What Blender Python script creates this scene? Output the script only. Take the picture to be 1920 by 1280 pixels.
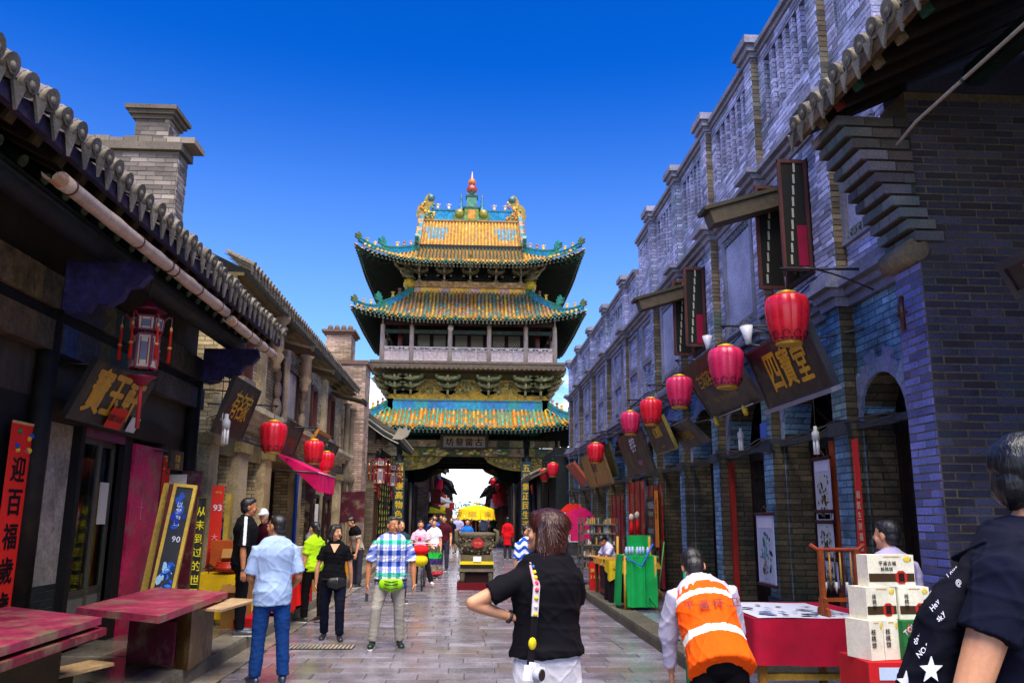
import bpy, math, random
import numpy as np
from mathutils import Vector as V, Matrix, noise as mnoise
random.seed(7)
R_ = random.random
def U_(a, b): return a + (b - a) * random.random()
SC = bpy.context.scene
COL = SC.collection
for o in list(bpy.data.objects): bpy.data.objects.remove(o)

# ------------------------------------------------------------------ camera
FPX, CAMH = 1550.0, 1.62
_th = math.atan(328 / FPX); _ps = math.atan(80 * math.cos(_th) / FPX); _ro = math.radians(0.4)
CF = V((math.sin(_ps) * math.cos(_th), math.cos(_ps) * math.cos(_th), math.sin(_th)))
_R = V((math.cos(_ps), -math.sin(_ps), 0)); _U = _R.cross(CF)
CR = math.cos(_ro) * _R + math.sin(_ro) * _U
CU = -math.sin(_ro) * _R + math.cos(_ro) * _U
CC = V((0, 0, CAMH))
cam = bpy.data.cameras.new('camera'); camo = bpy.data.objects.new('camera', cam); COL.objects.link(camo)
cam.sensor_width = 36; cam.lens = FPX / 1920 * 36; cam.clip_start = .05; cam.clip_end = 3000
camo.matrix_world = Matrix(((CR.x, CU.x, -CF.x, CC.x), (CR.y, CU.y, -CF.y, CC.y), (CR.z, CU.z, -CF.z, CC.z), (0, 0, 0, 1)))
SC.camera = camo
def at(px, py, x=None, y=None, z=None):
    """the point of the street that shows at this spot of the photograph, on a known wall, depth or level"""
    d = CF * FPX + CR * (px - 960) + CU * (640 - py)
    t = (x / d.x) if x is not None else (y / d.y) if y is not None else ((z - CAMH) / d.z)
    return CC + d * t

# ------------------------------------------------------------------ world and sun
SUNV = V((0.06, -0.42, 0.9)).normalized()
W = bpy.data.worlds.new('World'); SC.world = W; W.use_nodes = True
nt = W.node_tree; nt.nodes.clear()
def N(nt, t, **k):
    n = nt.nodes.new(t)
    for a, b in k.items():
        if a.startswith('i_'): n.inputs[a[2:].replace('_', ' ')].default_value = b
        else: setattr(n, a, b)
    return n
sky = N(nt, 'ShaderNodeTexSky', sky_type='NISHITA', sun_disc=False)
sky.sun_elevation = math.asin(SUNV.z); sky.sun_rotation = math.atan2(SUNV.x, SUNV.y)
sky.altitude = 700; sky.air_density = 1.0; sky.dust_density = 0.4; sky.ozone_density = 3.0
hs = N(nt, 'ShaderNodeHueSaturation'); hs.inputs['Saturation'].default_value = 1.42; hs.inputs['Value'].default_value = 1.0; hs.inputs['Hue'].default_value = .508
gm = N(nt, 'ShaderNodeGamma'); gm.inputs['Gamma'].default_value = 1.35
s1 = N(nt, 'ShaderNodeVectorMath', operation='SCALE'); s1.inputs['Scale'].default_value = .25; s2_ = N(nt, 'ShaderNodeVectorMath', operation='SCALE'); s2_.inputs['Scale'].default_value = 4.0
nt.links.new(hs.outputs[0], s1.inputs[0]); nt.links.new(s1.outputs[0], gm.inputs[0]); nt.links.new(gm.outputs[0], s2_.inputs[0])
nt.links.new(sky.outputs[0], hs.inputs['Color'])
tc = N(nt, 'ShaderNodeTexCoord'); sp = N(nt, 'ShaderNodeSeparateXYZ'); nt.links.new(tc.outputs['Generated'], sp.inputs[0])
# low clouds along the whole horizon
mp = N(nt, 'ShaderNodeMapping'); mp.inputs['Scale'].default_value = (4.5, 4.5, 13); nt.links.new(tc.outputs['Generated'], mp.inputs[0])
nz = N(nt, 'ShaderNodeTexNoise'); nz.inputs['Scale'].default_value = 1.6; nz.inputs['Detail'].default_value = 7; nz.inputs['Roughness'].default_value = .55
nt.links.new(mp.outputs[0], nz.inputs['Vector'])
hb = N(nt, 'ShaderNodeMapRange'); hb.inputs[1].default_value = .045; hb.inputs[2].default_value = .26; hb.inputs[3].default_value = .62; hb.inputs[4].default_value = -.25
nt.links.new(sp.outputs['Z'], hb.inputs[0])
ad = N(nt, 'ShaderNodeMath', operation='ADD'); nt.links.new(nz.outputs[0], ad.inputs[0]); nt.links.new(hb.outputs[0], ad.inputs[1])
cr = N(nt, 'ShaderNodeMapRange', interpolation_type='SMOOTHSTEP'); cr.inputs[1].default_value = .58; cr.inputs[2].default_value = .86
nt.links.new(ad.outputs[0], cr.inputs[0])
mx = N(nt, 'ShaderNodeMixRGB'); mx.inputs[2].default_value = (9.2, 9.5, 10.2, 1)
nt.links.new(cr.outputs[0], mx.inputs[0]); 
hz = N(nt, 'ShaderNodeMapRange', interpolation_type='SMOOTHSTEP'); hz.inputs[1].default_value = .02; hz.inputs[2].default_value = .52; hz.inputs[3].default_value = .5; hz.inputs[4].default_value = 0
nt.links.new(sp.outputs['Z'], hz.inputs[0])
hm = N(nt, 'ShaderNodeMixRGB'); hm.inputs[2].default_value = (2.3, 3.4, 4.4, 1); nt.links.new(hz.outputs[0], hm.inputs[0]); nt.links.new(s2_.outputs[0], hm.inputs[1]); nt.links.new(hm.outputs[0], mx.inputs[1])
bg = N(nt, 'ShaderNodeBackground'); bg.inputs['Strength'].default_value = .08
nt.links.new(mx.outputs[0], bg.inputs[0])
wo = N(nt, 'ShaderNodeOutputWorld'); nt.links.new(bg.outputs[0], wo.inputs[0])
sl = bpy.data.lights.new('sun', 'SUN'); sl.energy = 2.9; sl.angle = math.radians(56); sl.color = (1, .90, .74)
so = bpy.data.objects.new('sun', sl); COL.objects.link(so); so.location = (30, -30, 50)
so.rotation_euler = (-SUNV).to_track_quat('-Z', 'Y').to_euler()
SC.view_settings.view_transform = 'Standard'; SC.view_settings.look = 'None'
SC.view_settings.gamma = 1; SC.view_settings.exposure = 1.7; SC.view_settings.use_curve_mapping = False
SC.cycles.max_bounces = 5; SC.cycles.diffuse_bounces = 3; SC.cycles.glossy_bounces = 2; SC.cycles.transmission_bounces = 3
SC.cycles.transparent_max_bounces = 6; SC.cycles.use_denoising = True

# ------------------------------------------------------------------ colours and materials
def lin(v): return v / 12.92 if v <= .04045 else ((v + .055) / 1.055) ** 2.4
def h(s, k=1.0):
    return tuple(min(1, lin(int(s[i:i + 2], 16) / 255) * k) for i in (0, 2, 4))
def mixc(a, b, t): return tuple(x + (y - x) * t for x, y in zip(a, b))
def vary(c, s=.12):
    k = 1 + U_(-s, s); return tuple(min(1, max(0, x * k * (1 + U_(-s, s) * .35))) for x in c)
MATS = {}
def mat(name, rough=.8, metal=0, spec=.3, var=.35, vscale=3.0, fine=.15, fscale=60, bump=.2, bscale=40, stain=None, rnd=0, warm=None, coat=0, stretch=(1, 1, 1), sss=0, trans=0, brick=None, emit=0):
    """procedural material on the mesh's own colour: cloudy wear, fine grain, optional per-piece variation, stains, relief"""
    if name in MATS: return MATS[name]
    m = bpy.data.materials.new(name); MATS[name] = m; m.use_nodes = True
    t = m.node_tree; t.nodes.clear(); L = t.links.new
    out = N(t, 'ShaderNodeOutputMaterial'); b = N(t, 'ShaderNodeBsdfPrincipled'); L(b.outputs[0], out.inputs[0])
    a = N(t, 'ShaderNodeAttribute', attribute_name='col'); cur = a.outputs['Color']
    g = N(t, 'ShaderNodeNewGeometry'); mpn = N(t, 'ShaderNodeMapping'); mpn.inputs['Scale'].default_value = stretch
    oi = N(t, 'ShaderNodeObjectInfo')
    tcn = N(t, 'ShaderNodeTexCoord'); L(g.outputs['Position'], mpn.inputs[0]); P = mpn.outputs[0]
    def noise(sc, det=4, ro=.6):
        n = N(t, 'ShaderNodeTexNoise'); n.inputs['Scale'].default_value = sc; n.inputs['Detail'].default_value = det; n.inputs['Roughness'].default_value = ro
        L(P, n.inputs['Vector']); return n.outputs[0]
    def rng(x, lo, hi, a0=.3, a1=.7):
        n = N(t, 'ShaderNodeMapRange'); n.inputs[1].default_value = a0; n.inputs[2].default_value = a1; n.inputs[3].default_value = lo; n.inputs[4].default_value = hi
        L(x, n.inputs[0]); return n.outputs[0]
    def mul(col, fac):
        n = N(t, 'ShaderNodeVectorMath', operation='SCALE'); L(col, n.inputs[0]); L(fac, n.inputs['Scale']); return n.outputs[0]
    def mixn(col, c2, fac):
        n = N(t, 'ShaderNodeMixRGB'); L(fac, n.inputs[0]); L(col, n.inputs[1])
        n.inputs[2].default_value = (*c2, 1); return n.outputs[0]
    n1 = noise(vscale, 5)
    cur = mul(cur, rng(n1, 1 - var, 1 + var))
    n2 = noise(fscale, 3, .7)
    cur = mul(cur, rng(n2, 1 - fine, 1 + fine))
    ri = None
    if rnd:
        s = N(t, 'ShaderNodeMath', operation='ADD'); L(g.outputs['Random Per Island'], s.inputs[0]); L(oi.outputs['Random'], s.inputs[1])
        fr = N(t, 'ShaderNodeMath', operation='FRACT'); L(s.outputs[0], fr.inputs[0]); ri = fr.outputs[0]
        cur = mul(cur, rng(ri, 1 - rnd, 1 + rnd, 0, 1))
        if warm:
            s2 = N(t, 'ShaderNodeMath', operation='MULTIPLY'); s2.inputs[1].default_value = 7.31; L(ri, s2.inputs[0])
            f2 = N(t, 'ShaderNodeMath', operation='FRACT'); L(s2.outputs[0], f2.inputs[0])
            cur = mixn(cur, warm[0], rng(f2.outputs[0], 0, warm[1], .55, 1))
    if stain:
        n3 = noise(stain[2], 6, .65)
        cur = mixn(cur, stain[0], rng(n3, 0, stain[1], .5, .68))
    hgt = n2
    if brick:   # far walls: courses as colour and relief (too small to tell apart)
        sx = N(t, 'ShaderNodeSeparateXYZ'); L(g.outputs['Position'], sx.inputs[0]); cx = N(t, 'ShaderNodeCombineXYZ')
        sm = N(t, 'ShaderNodeMath', operation='ADD'); L(sx.outputs['X'], sm.inputs[0]); L(sx.outputs['Y'], sm.inputs[1])
        L(sm.outputs[0], cx.inputs[0]); L(sx.outputs['Z'], cx.inputs[1])
        bt = N(t, 'ShaderNodeTexBrick'); L(cx.outputs[0], bt.inputs['Vector']); bt.inputs['Scale'].default_value = 1
        bt.inputs['Brick Width'].default_value = brick[0]; bt.inputs['Row Height'].default_value = brick[1]; bt.inputs['Mortar Size'].default_value = .008
        bt.inputs['Color1'].default_value = (.6, .6, .62, 1); bt.inputs['Color2'].default_value = (1.3, 1.3, 1.28, 1); bt.inputs['Mortar'].default_value = (.34, .34, .34, 1)
        mm = N(t, 'ShaderNodeMixRGB', blend_type='MULTIPLY'); mm.inputs[0].default_value = 1; L(cur, mm.inputs[1]); L(bt.outputs['Color'], mm.inputs[2]); cur = mm.outputs[0]
        iv = N(t, 'ShaderNodeMath', operation='SUBTRACT'); iv.inputs[0].default_value = 1; L(bt.outputs['Fac'], iv.inputs[1])
        ad_ = N(t, 'ShaderNodeMath', operation='MULTIPLY_ADD'); L(n2, ad_.inputs[0]); ad_.inputs[1].default_value = .3; L(iv.outputs[0], ad_.inputs[2]); hgt = ad_.outputs[0]
    L(cur, b.inputs['Base Color'])
    b.inputs['Metallic'].default_value = metal; b.inputs['Specular IOR Level'].default_value = spec
    L(rng(n1, max(.03, rough - .1), min(1, rough + .1)), b.inputs['Roughness'])
    if coat: b.inputs['Coat Weight'].default_value = coat; b.inputs['Coat Roughness'].default_value = .15
    if sss: b.inputs['Subsurface Weight'].default_value = sss; b.inputs['Subsurface Radius'].default_value = (.012, .005, .003); b.inputs['Subsurface Scale'].default_value = 1
    if bump:
        bp = N(t, 'ShaderNodeBump'); bp.inputs['Strength'].default_value = bump; bp.inputs['Distance'].default_value = .006
        if not brick and bscale != fscale: hgt = noise(bscale, 4, .65)
        L(hgt, bp.inputs['Height']); L(bp.outputs[0], b.inputs['Normal'])
    if trans:
        tl = N(t, 'ShaderNodeBsdfTranslucent'); L(cur, tl.inputs[0]); ms = N(t, 'ShaderNodeMixShader'); ms.inputs[0].default_value = trans
        L(b.outputs[0], ms.inputs[1]); L(tl.outputs[0], ms.inputs[2]); L(ms.outputs[0], out.inputs[0])
    return m
BRICK_R = mat('grey_violet_brick', .85, rnd=.48, warm=(h('6a5e50', .6), .5), var=.45, vscale=1.2, fine=.4, fscale=70, bump=.5, stain=(h('3a8a90', .5), .45, 1.3))
BRICK_RF = mat('grey_violet_brickwork', .85, var=.5, vscale=1.0, fine=.45, fscale=40, bump=.5, brick=(.3, .075), stain=(h('3a8a90', .5), .5, 1.1))
BRICK_T = mat('worn_blue_wash_brickwork', .85, var=.45, vscale=.9, fine=.35, fscale=30, bump=.5, brick=(.3, .075), stain=(h('4a4436', .5), .75, 1.7))
JAMB = mat('shade_toned_brickwork', .85, var=.45, vscale=1.2, fine=.35, fscale=30, bump=.6, brick=(.3, .075), stain=(h('17453c', .6), .6, 1.8))  # brown that stands in for the shade on jambs and pilaster sides
BRICK_D = mat('dark_old_brick', .8, rnd=.4, warm=(h('4a3a22', .6), .5), var=.4, vscale=2, fine=.35, fscale=60, bump=.6, stain=(h('174a44', .6), .45, 2))
BRICK_L = mat('warm_grey_brick', .9, rnd=.3, warm=(h('c9b8a8', .9), .6), var=.3, vscale=2, fine=.3, fscale=70, bump=.6)
BRICK_LF = mat('warm_grey_brickwork', .9, var=.4, vscale=1.1, fine=.35, fscale=45, bump=.5, brick=(.3, .075), stain=(h('8a7a2a', .5), .5, .9))
STONE = mat('weathered_stone', .85, var=.35, vscale=1.6, fine=.3, fscale=30, bump=.5, bscale=25)
STONEW = mat('stained_stone', .85, var=.4, vscale=1.1, fine=.35, fscale=26, bump=.6, bscale=18, stain=(h('5a4a18', .6), .6, 1.6))
PAVER = mat('worn_paving', .18, spec=.8, rnd=.3, warm=(h('8a7866', .6), .55), var=.35, vscale=2.2, fine=.3, fscale=26, bump=.35, bscale=30)
WOOD = mat('old_wood', .7, var=.35, vscale=2, fine=.35, fscale=24, bump=.5, bscale=24, stretch=(5, 1.2, 5))
WOODZ = mat('old_wood_upright', .7, var=.35, vscale=2, fine=.35, fscale=24, bump=.5, bscale=24, stretch=(5, 5, 1))
PAINT = mat('worn_paint', .5, spec=.45, var=.3, vscale=2.5, fine=.18, fscale=30, bump=.2, stain=(h('8a7a50', .5), .35, 4))
LACQ = mat('faded_red_lacquer', .45, spec=.4, var=.4, vscale=3, fine=.3, fscale=26, bump=.25, stain=(h('9a8a6a', .8), .75, 3.4))
PTIMB = mat('painted_timber', .7, var=.5, vscale=4, fine=.45, fscale=14, bump=.5, bscale=20, stain=(h('3a3208', .6), .6, 6))
GLAZE = mat('glazed_tile', .3, spec=.5, var=.35, vscale=5, fine=.3, fscale=18, bump=.3, stain=(h('6a4a2a', .5), .35, 7))
TILE = mat('grey_roof_tile', .85, var=.4, vscale=4, fine=.35, fscale=40, bump=.5, rnd=.25, stain=(h('7a6a48', .6), .5, 5))
CLOTH = mat('woven_cloth', .92, spec=.15, var=.16, vscale=5, fine=.12, fscale=160, bump=.25, bscale=200)
DRAPE = mat('draped_cloth', .85, spec=.2, var=.22, vscale=4, fine=.14, fscale=120, bump=.25, bscale=120)
SKIN = mat('skin', .5, spec=.4, var=.1, vscale=12, fine=.06, fscale=120, bump=.06, bscale=150, sss=.15)
HAIR = mat('hair', .38, spec=.5, var=.3, vscale=14, fine=.4, fscale=90, bump=.7, bscale=90, stretch=(1, 1, .12))
METAL = mat('painted_metal', .4, spec=.5, var=.2, vscale=6, fine=.1, bump=.1)
GOLD = mat('gilded_lettering', .45, spec=.5, metal=.25, var=.25, vscale=9, fine=.15, bump=.2)
INK = mat('lettering_paint', .6, var=.15, vscale=12, fine=.1, bump=0)
PAPER = mat('paper', .75, var=.08, vscale=6, fine=.05, bump=.08)
PICT = mat('ink_painting', .75, var=.1, vscale=6, fine=.08, bump=.05)
CARD = mat('cardboard', .85, var=.18, vscale=4, fine=.1, bump=.15)
LANT = mat('lantern_silk', .3, spec=.7, var=.1, vscale=8, fine=.08, fscale=90, bump=.15, trans=.18)
PLAST = mat('plastic', .35, spec=.5, var=.06, vscale=8, fine=.04, bump=.03)
BAMBOO = mat('bamboo', .5, var=.2, vscale=6, fine=.2, fscale=40, bump=.2, stain=(h('b07a6a', .8), .4, 9))
LEAF = mat('foliage', .7, var=.4, vscale=2, fine=.3, bump=.1, rnd=.4)
def glassmat():
    m = bpy.data.materials.new('shop_glass'); m.use_nodes = True; t = m.node_tree; t.nodes.clear()
    o = N(t, 'ShaderNodeOutputMaterial'); a = N(t, 'ShaderNodeBsdfGlossy'); a.inputs['Roughness'].default_value = .05; a.inputs['Color'].default_value = (.8, .9, .9, 1)
    b = N(t, 'ShaderNodeBsdfTransparent'); b.inputs['Color'].default_value = (.75, .85, .82, 1); x = N(t, 'ShaderNodeMixShader')
    f = N(t, 'ShaderNodeFresnel'); f.inputs['IOR'].default_value = 1.5
    t.links.new(f.outputs[0], x.inputs[0]); t.links.new(b.outputs[0], x.inputs[1]); t.links.new(a.outputs[0], x.inputs[2]); t.links.new(x.outputs[0], o.inputs[0]); return m
GLASS = glassmat()

# ------------------------------------------------------------------ mesh builder
class MB:
    def __init__(s): s.v = []; s.f = []; s.c = []; s.sm = []
    def add(s, vs, fs, col, smooth=False):
        n = len(s.v); s.v.extend([tuple(p) for p in vs])
        for f in fs: s.f.append([i + n for i in f]); s.c.append(col); s.sm.append(smooth)
        return s
    def box(s, a, b, col, M=None):
        x0, y0, z0 = a; x1, y1, z1 = b
        p = [(x0, y0, z0), (x1, y0, z0), (x1, y1, z0), (x0, y1, z0), (x0, y0, z1), (x1, y0, z1), (x1, y1, z1), (x0, y1, z1)]
        if M is not None: p = [M @ V(q) for q in p]
        return s.add(p, [(0, 3, 2, 1), (4, 5, 6, 7), (0, 1, 5, 4), (1, 2, 6, 5), (2, 3, 7, 6), (3, 0, 4, 7)], col)
    def cbox(s, c, d, col, M=None): return s.box([c[i] - d[i] / 2 for i in range(3)], [c[i] + d[i] / 2 for i in range(3)], col, M)
    def bar(s, p, q, w, t, col, up=(0, 0, 1)):
        """a square bar from p to q, w wide across, t thick along up"""
        p, q = V(p), V(q); d = (q - p).normalized(); u = V(up); sd = d.cross(u)
        if sd.length < 1e-4: sd = d.cross(V((1, 0, 0)))
        sd.normalize(); u = sd.cross(d); a = sd * w / 2; b = u * t / 2
        P = [p - a - b, p + a - b, p + a + b, p - a + b, q - a - b, q + a - b, q + a + b, q - a + b]
        return s.add(P, [(3, 2, 1, 0), (4, 5, 6, 7), (0, 1, 5, 4), (1, 2, 6, 5), (2, 3, 7, 6), (3, 0, 4, 7)], col)
    def quad(s, a, b, c, d, col): return s.add([a, b, c, d], [(0, 1, 2, 3)], col)
    def tube(s, pts, rad, col, n=8, cap=True, smooth=True, cols=None, arc=None, sq=1.0):
        """tube along pts; arc=(a0,a1) makes an open half shell"""
        pts = [V(p) for p in pts]; rad = [rad] * len(pts) if not hasattr(rad, '__len__') else rad
        base = len(s.v); up = None; full = arc is None; m = n if full else n + 1
        for i, p in enumerate(pts):
            d = (pts[min(i + 1, len(pts) - 1)] - pts[max(i - 1, 0)]).normalized()
            if up is None: up = V((0, 0, 1)) if abs(d.z) < .9 else V((0, 1, 0))
            sd = d.cross(up).normalized(); u2 = sd.cross(d).normalized()
            if abs(d.z) >= .9 : up = u2
            for k in range(m):
                a = 2 * math.pi * k / n if full else arc[0] + (arc[1] - arc[0]) * k / n
                q = p + (sd * math.cos(a) + u2 * math.sin(a) * sq) * rad[i]; s.v.append(tuple(q))
        for i in range(len(pts) - 1):
            c = cols[i] if cols else col
            for k in range(n):
                k2 = (k + 1) % m if full else k + 1
                s.f.append([base + i * m + k, base + i * m + k2, base + (i + 1) * m + k2, base + (i + 1) * m + k]); s.c.append(c); s.sm.append(smooth)
        if cap and full:
            s.f.append([base + k for k in range(n)][::-1]); s.c.append(cols[0] if cols else col); s.sm.append(False)
            e = base + (len(pts) - 1) * m; s.f.append([e + k for k in range(n)]); s.c.append(cols[-1] if cols else col); s.sm.append(False)
        return s
    def lathe(s, prof, col, c=(0, 0, 0), n=14, cols=None, smooth=True, flute=0, M=None, sy=1):
        """prof = [(r,z)...] turned about z"""
        base = len(s.v)
        for r, z in prof:
            for k in range(n):
                a = 2 * math.pi * k / n; rr = r * (1 - flute * (k % 2)); p = V((c[0] + rr * math.cos(a), c[1] + rr * sy * math.sin(a), c[2] + z))
                s.v.append(tuple(M @ p if M is not None else p))
        for i in range(len(prof) - 1):
            cc = cols[i] if cols else col
            for k in range(n):
                k2 = (k + 1) % n
                s.f.append([base + i * n + k, base + i * n + k2, base + (i + 1) * n + k2, base + (i + 1) * n + k]); s.c.append(cc); s.sm.append(smooth)
        s.f.append([base + k for k in range(n)][::-1]); s.c.append(cols[0] if cols else col); s.sm.append(False)
        e = base + (len(prof) - 1) * n; s.f.append([e + k for k in range(n)]); s.c.append(cols[-1] if cols else col); s.sm.append(False)
        return s
    def ball(s, c, r, col, n=10, m=7, M=None):
        r = (r, r, r) if not hasattr(r, '__len__') else r; vs = []; fs = []
        for j in range(m + 1):
            t = math.pi * j / m
            for k in range(n):
                a = 2 * math.pi * k / n; p = V((c[0] + r[0] * math.sin(t) * math.cos(a), c[1] + r[1] * math.sin(t) * math.sin(a), c[2] + r[2] * math.cos(t)))
                vs.append(M @ p if M is not None else p)
        for j in range(m):
            for k in range(n):
                k2 = (k + 1) % n; fs.append((j * n + k, (j + 1) * n + k, (j + 1) * n + k2, j * n + k2))
        return s.add(vs, fs, col, True)
    def prism(s, poly, O, u, v, w, col, side=None):
        """outline poly (2D, counter-clockwise seen from -w) at O, spanned by u,v, thickness vector w"""
        O, u, v, w = V(O), V(u), V(v), V(w); n = len(poly)
        a = [O + u * p[0] + v * p[1] for p in poly]; b = [p + w for p in a]
        s.add(a + b, [list(range(n))[::-1], list(range(n, 2 * n))], col)
        s.add(a + b, [(i, (i + 1) % n, (i + 1) % n + n, i + n) for i in range(n)], side or col); return s
    def sweep(s, prof, O, d, u, v, col):
        """profile (2D in u,v) run along vector d"""
        return s.prism(prof, O, u, v, d, col)
    def grid(s, fn, nu, nv, col, smooth=True):
        base = len(s.v)
        for j in range(nv + 1):
            for i in range(nu + 1): s.v.append(tuple(fn(i / nu, j / nv)))
        for j in range(nv):
            for i in range(nu):
                q = base + j * (nu + 1) + i
                s.f.append([q, q + 1, q + nu + 2, q + nu + 1]); s.c.append(col((i + .5) / nu, (j + .5) / nv) if callable(col) else col); s.sm.append(smooth)
        return s
    def mesh(s, name, m):
        me = bpy.data.meshes.new(name); me.from_pydata(s.v, [], s.f)
        cnt = np.array([len(f) for f in s.f]); c = np.ones((len(s.f), 4), np.float32); c[:, :3] = np.array(s.c, np.float32).reshape(-1, 3)
        at_ = me.color_attributes.new('col', 'FLOAT_COLOR', 'CORNER'); at_.data.foreach_set('color', np.repeat(c, cnt, axis=0).ravel())
        me.polygons.foreach_set('use_smooth', np.array(s.sm, bool)); me.materials.append(m); me.update(); return me
    def build(s, name, m, parent=None, local=False, kind=None):
        o = bpy.data.objects.new(name, s.mesh(name, m)); COL.objects.link(o); adopt(o, parent, local)
        if kind: o['kind'] = kind
        return o
def wmat(o):
    M = o.matrix_basis.copy()
    return (wmat(o.parent) @ o.matrix_parent_inverse @ M) if o.parent else M
def adopt(o, parent, local=False):
    if parent is not None:
        o.parent = parent
        if not local: o.matrix_parent_inverse = wmat(parent).inverted()
def thing(name, label, cat, loc=(0, 0, 0), rz=0, group=None):
    o = bpy.data.objects.new(name, None); COL.objects.link(o); o.empty_display_size = .2
    o.location = loc; o.rotation_euler = (0, 0, rz); return tag(o, label, cat, group)
def tag(o, label, cat, group=None):
    o['label'] = label; o['category'] = cat
    if group: o['group'] = group
    return o
def struct(o): o['kind'] = 'structure'; return o
def kids(o): return [c for c in bpy.data.objects if c.parent == o]
def copy_tree(o, label=None, kc=None, parent=None):
    c = o.copy(); COL.objects.link(c)
    if parent is not None: c.parent = parent
    if label: c['label'] = label
    for ch in (kc if kc is not None else list(o.children)):
        d = copy_tree(ch, None, None, c)
    return c
def inst(me, name, parent, M):
    """one more piece sharing mesh data, placed by world matrix M under its parent"""
    o = bpy.data.objects.new(name, me); COL.objects.link(o); o.matrix_basis = M; adopt(o, parent); return o
def frame(O, u, v, n): return Matrix(((u.x, v.x, n.x, O.x), (u.y, v.y, n.y, O.y), (u.z, v.z, n.z, O.z), (0, 0, 0, 1)))
X_, Y_, Z_ = V((1, 0, 0)), V((0, 1, 0)), V((0, 0, 1))

# a scratch scene in which text and figures are turned into plain meshes
TMP = bpy.data.scenes.new('scratch')
def evaluate(o):
    TMP.collection.objects.link(o); vl = TMP.view_layers[0]; vl.update(); dg = vl.depsgraph; dg.update()
    me = bpy.data.meshes.new_from_object(o.evaluated_get(dg)); TMP.collection.objects.unlink(o); return me
_GL = {}
def glyph(ch, bold=0.0):
    k = (ch, bold)
    if k not in _GL:
        cu = bpy.data.curves.new('g', 'FONT'); cu.body = ch; cu.size = 1; cu.resolution_u = 2; cu.offset = bold; o = bpy.data.objects.new('g', cu)
        me = evaluate(o); vs = np.array([v.co[:] for v in me.vertices]) if len(me.vertices) else np.zeros((0, 3)); fs = [list(p.vertices) for p in me.polygons]
        if len(vs):
            lo, hi = vs.min(0), vs.max(0); w = hi - lo
            vs = vs - (lo + hi) / 2
        else: w = np.array((.3, 0, 0))
        _GL[k] = (vs, fs, w); bpy.data.objects.remove(o); bpy.data.curves.remove(cu); bpy.data.meshes.remove(me)
    return _GL[k]
def lettering(mb, text, O, u, v, size, col, bold=.02, vertical=False, pitch=1.05, shear=0.0, wide=1.0, depth=0.0):
    """flat characters centred on O: across along u, or one under another along -v"""
    O, u, v = V(O), V(u).normalized(), V(v).normalized(); n = u.cross(v)
    gs = [glyph(c, 0.0) for c in text]; cjk = any(ord(c) > 0x2e80 for c in text)
    adv = [(size * pitch if (cjk or vertical) else (g[2][0] + .1) * size) for g in gs]; tot = sum(adv); p = -tot / 2
    for g, a, ch in zip(gs, adv, text):
        c = O + ((-v) if vertical else u) * (p + a / 2); p += a
        if not len(g[0]): continue
        k = size / max(.01, g[2][:2].max()) * .92 if cjk else size
        dz = 0 if cjk else (-.0 if ch.isupper() or ch.isdigit() else -.05 * size)
        jit = .06 * shear
        sh = [(0, 0)] if bold < .008 else [(-bold, 0), (bold, 0), (0, bold * .6), (0, -bold * .6)]
        for i, (ox, oy) in enumerate(sh):   # a heavier stroke: the same outline laid down a few times
            mb.add([c + u * ((q[0] + ox + shear * q[1]) * k * wide) + v * ((q[1] + oy) * k + dz) + n * (depth + .0004 * i) for q in g[0]], g[1], col)
    return mb
# ------------------------------------------------------------------ ground, road, pavements
KL, KR = -2.72, 2.41
g = MB(); g.box((-400, -60, -.5), (400, 900, -.06), h('7a7468', .5)); struct(g.build('ground', STONE))
def unit_piece(name, m, col, bev=.06):
    b = MB(); e = .5; i = .5 - bev
    top = [(-i, -i, 1), (i, -i, 1), (i, i, 1), (-i, i, 1)]; mid = [(-e, -e, .75), (e, -e, .75), (e, e, .75), (-e, e, .75)]; bot = [(-e, -e, 0), (e, -e, 0), (e, e, 0), (-e, e, 0)]
    b.add(top + mid + bot, [(0, 1, 2, 3), (4, 5, 1, 0), (5, 6, 2, 1), (6, 7, 3, 2), (7, 4, 0, 3), (8, 9, 5, 4), (9, 10, 6, 5), (10, 11, 7, 6), (11, 8, 4, 7)], col)
    return b.mesh(name, m)
road = MB(); road.box((KL, -8, -.06), (KR, 400, -.012), h('4a4644', .5)); road = struct(road.build('road', STONE))
pm = unit_piece('paving_stone', PAVER, h('928e9c', .62), .03)
rest = MB(); cnt = 0; y = 4.2; row = 0
while y < 60:
    d = U_(.27, .36); x = KL + .3 + (row % 2) * -.28; w0 = 0
    while x < KR - .02:
        w = U_(.46, .68); x1 = min(KR, x + w)
        if KR - x1 < .2: x1 = KR
        xa = max(KL + .27, x)
        if x1 - xa > .06:
            z = U_(-.002, .004); M = Matrix.Translation(((xa + x1) / 2, y + d / 2, -.012)) @ Matrix.Rotation(U_(-.004, .004), 4, 'X') @ Matrix.Rotation(U_(-.004, .004), 4, 'Y') @ Matrix.Diagonal((x1 - xa - .008, d - .008, .012 + z, 1))
            if y > 7.2 and cnt < 290: inst(pm, 'paving_stone', road, M); cnt += 1
            else:
                rest.add([M @ v.co for v in pm.vertices], [tuple(p.vertices) for p in pm.polygons], h('928e9c', .62))
        x = x1
    y += d; row += 1
rest.build('paving_stones', PAVER, road, kind='stuff')
bd = unit_piece('border_slab', PAVER, h('a89e90', .6), .02)
y = 5.
while y < 40:
    l = U_(.9, 1.4); inst(bd, 'border_slab', road, Matrix.Translation((KL + .13, y + l / 2, -.012)) @ Matrix.Diagonal((.255, l - .01, .014, 1))); y += l
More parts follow.
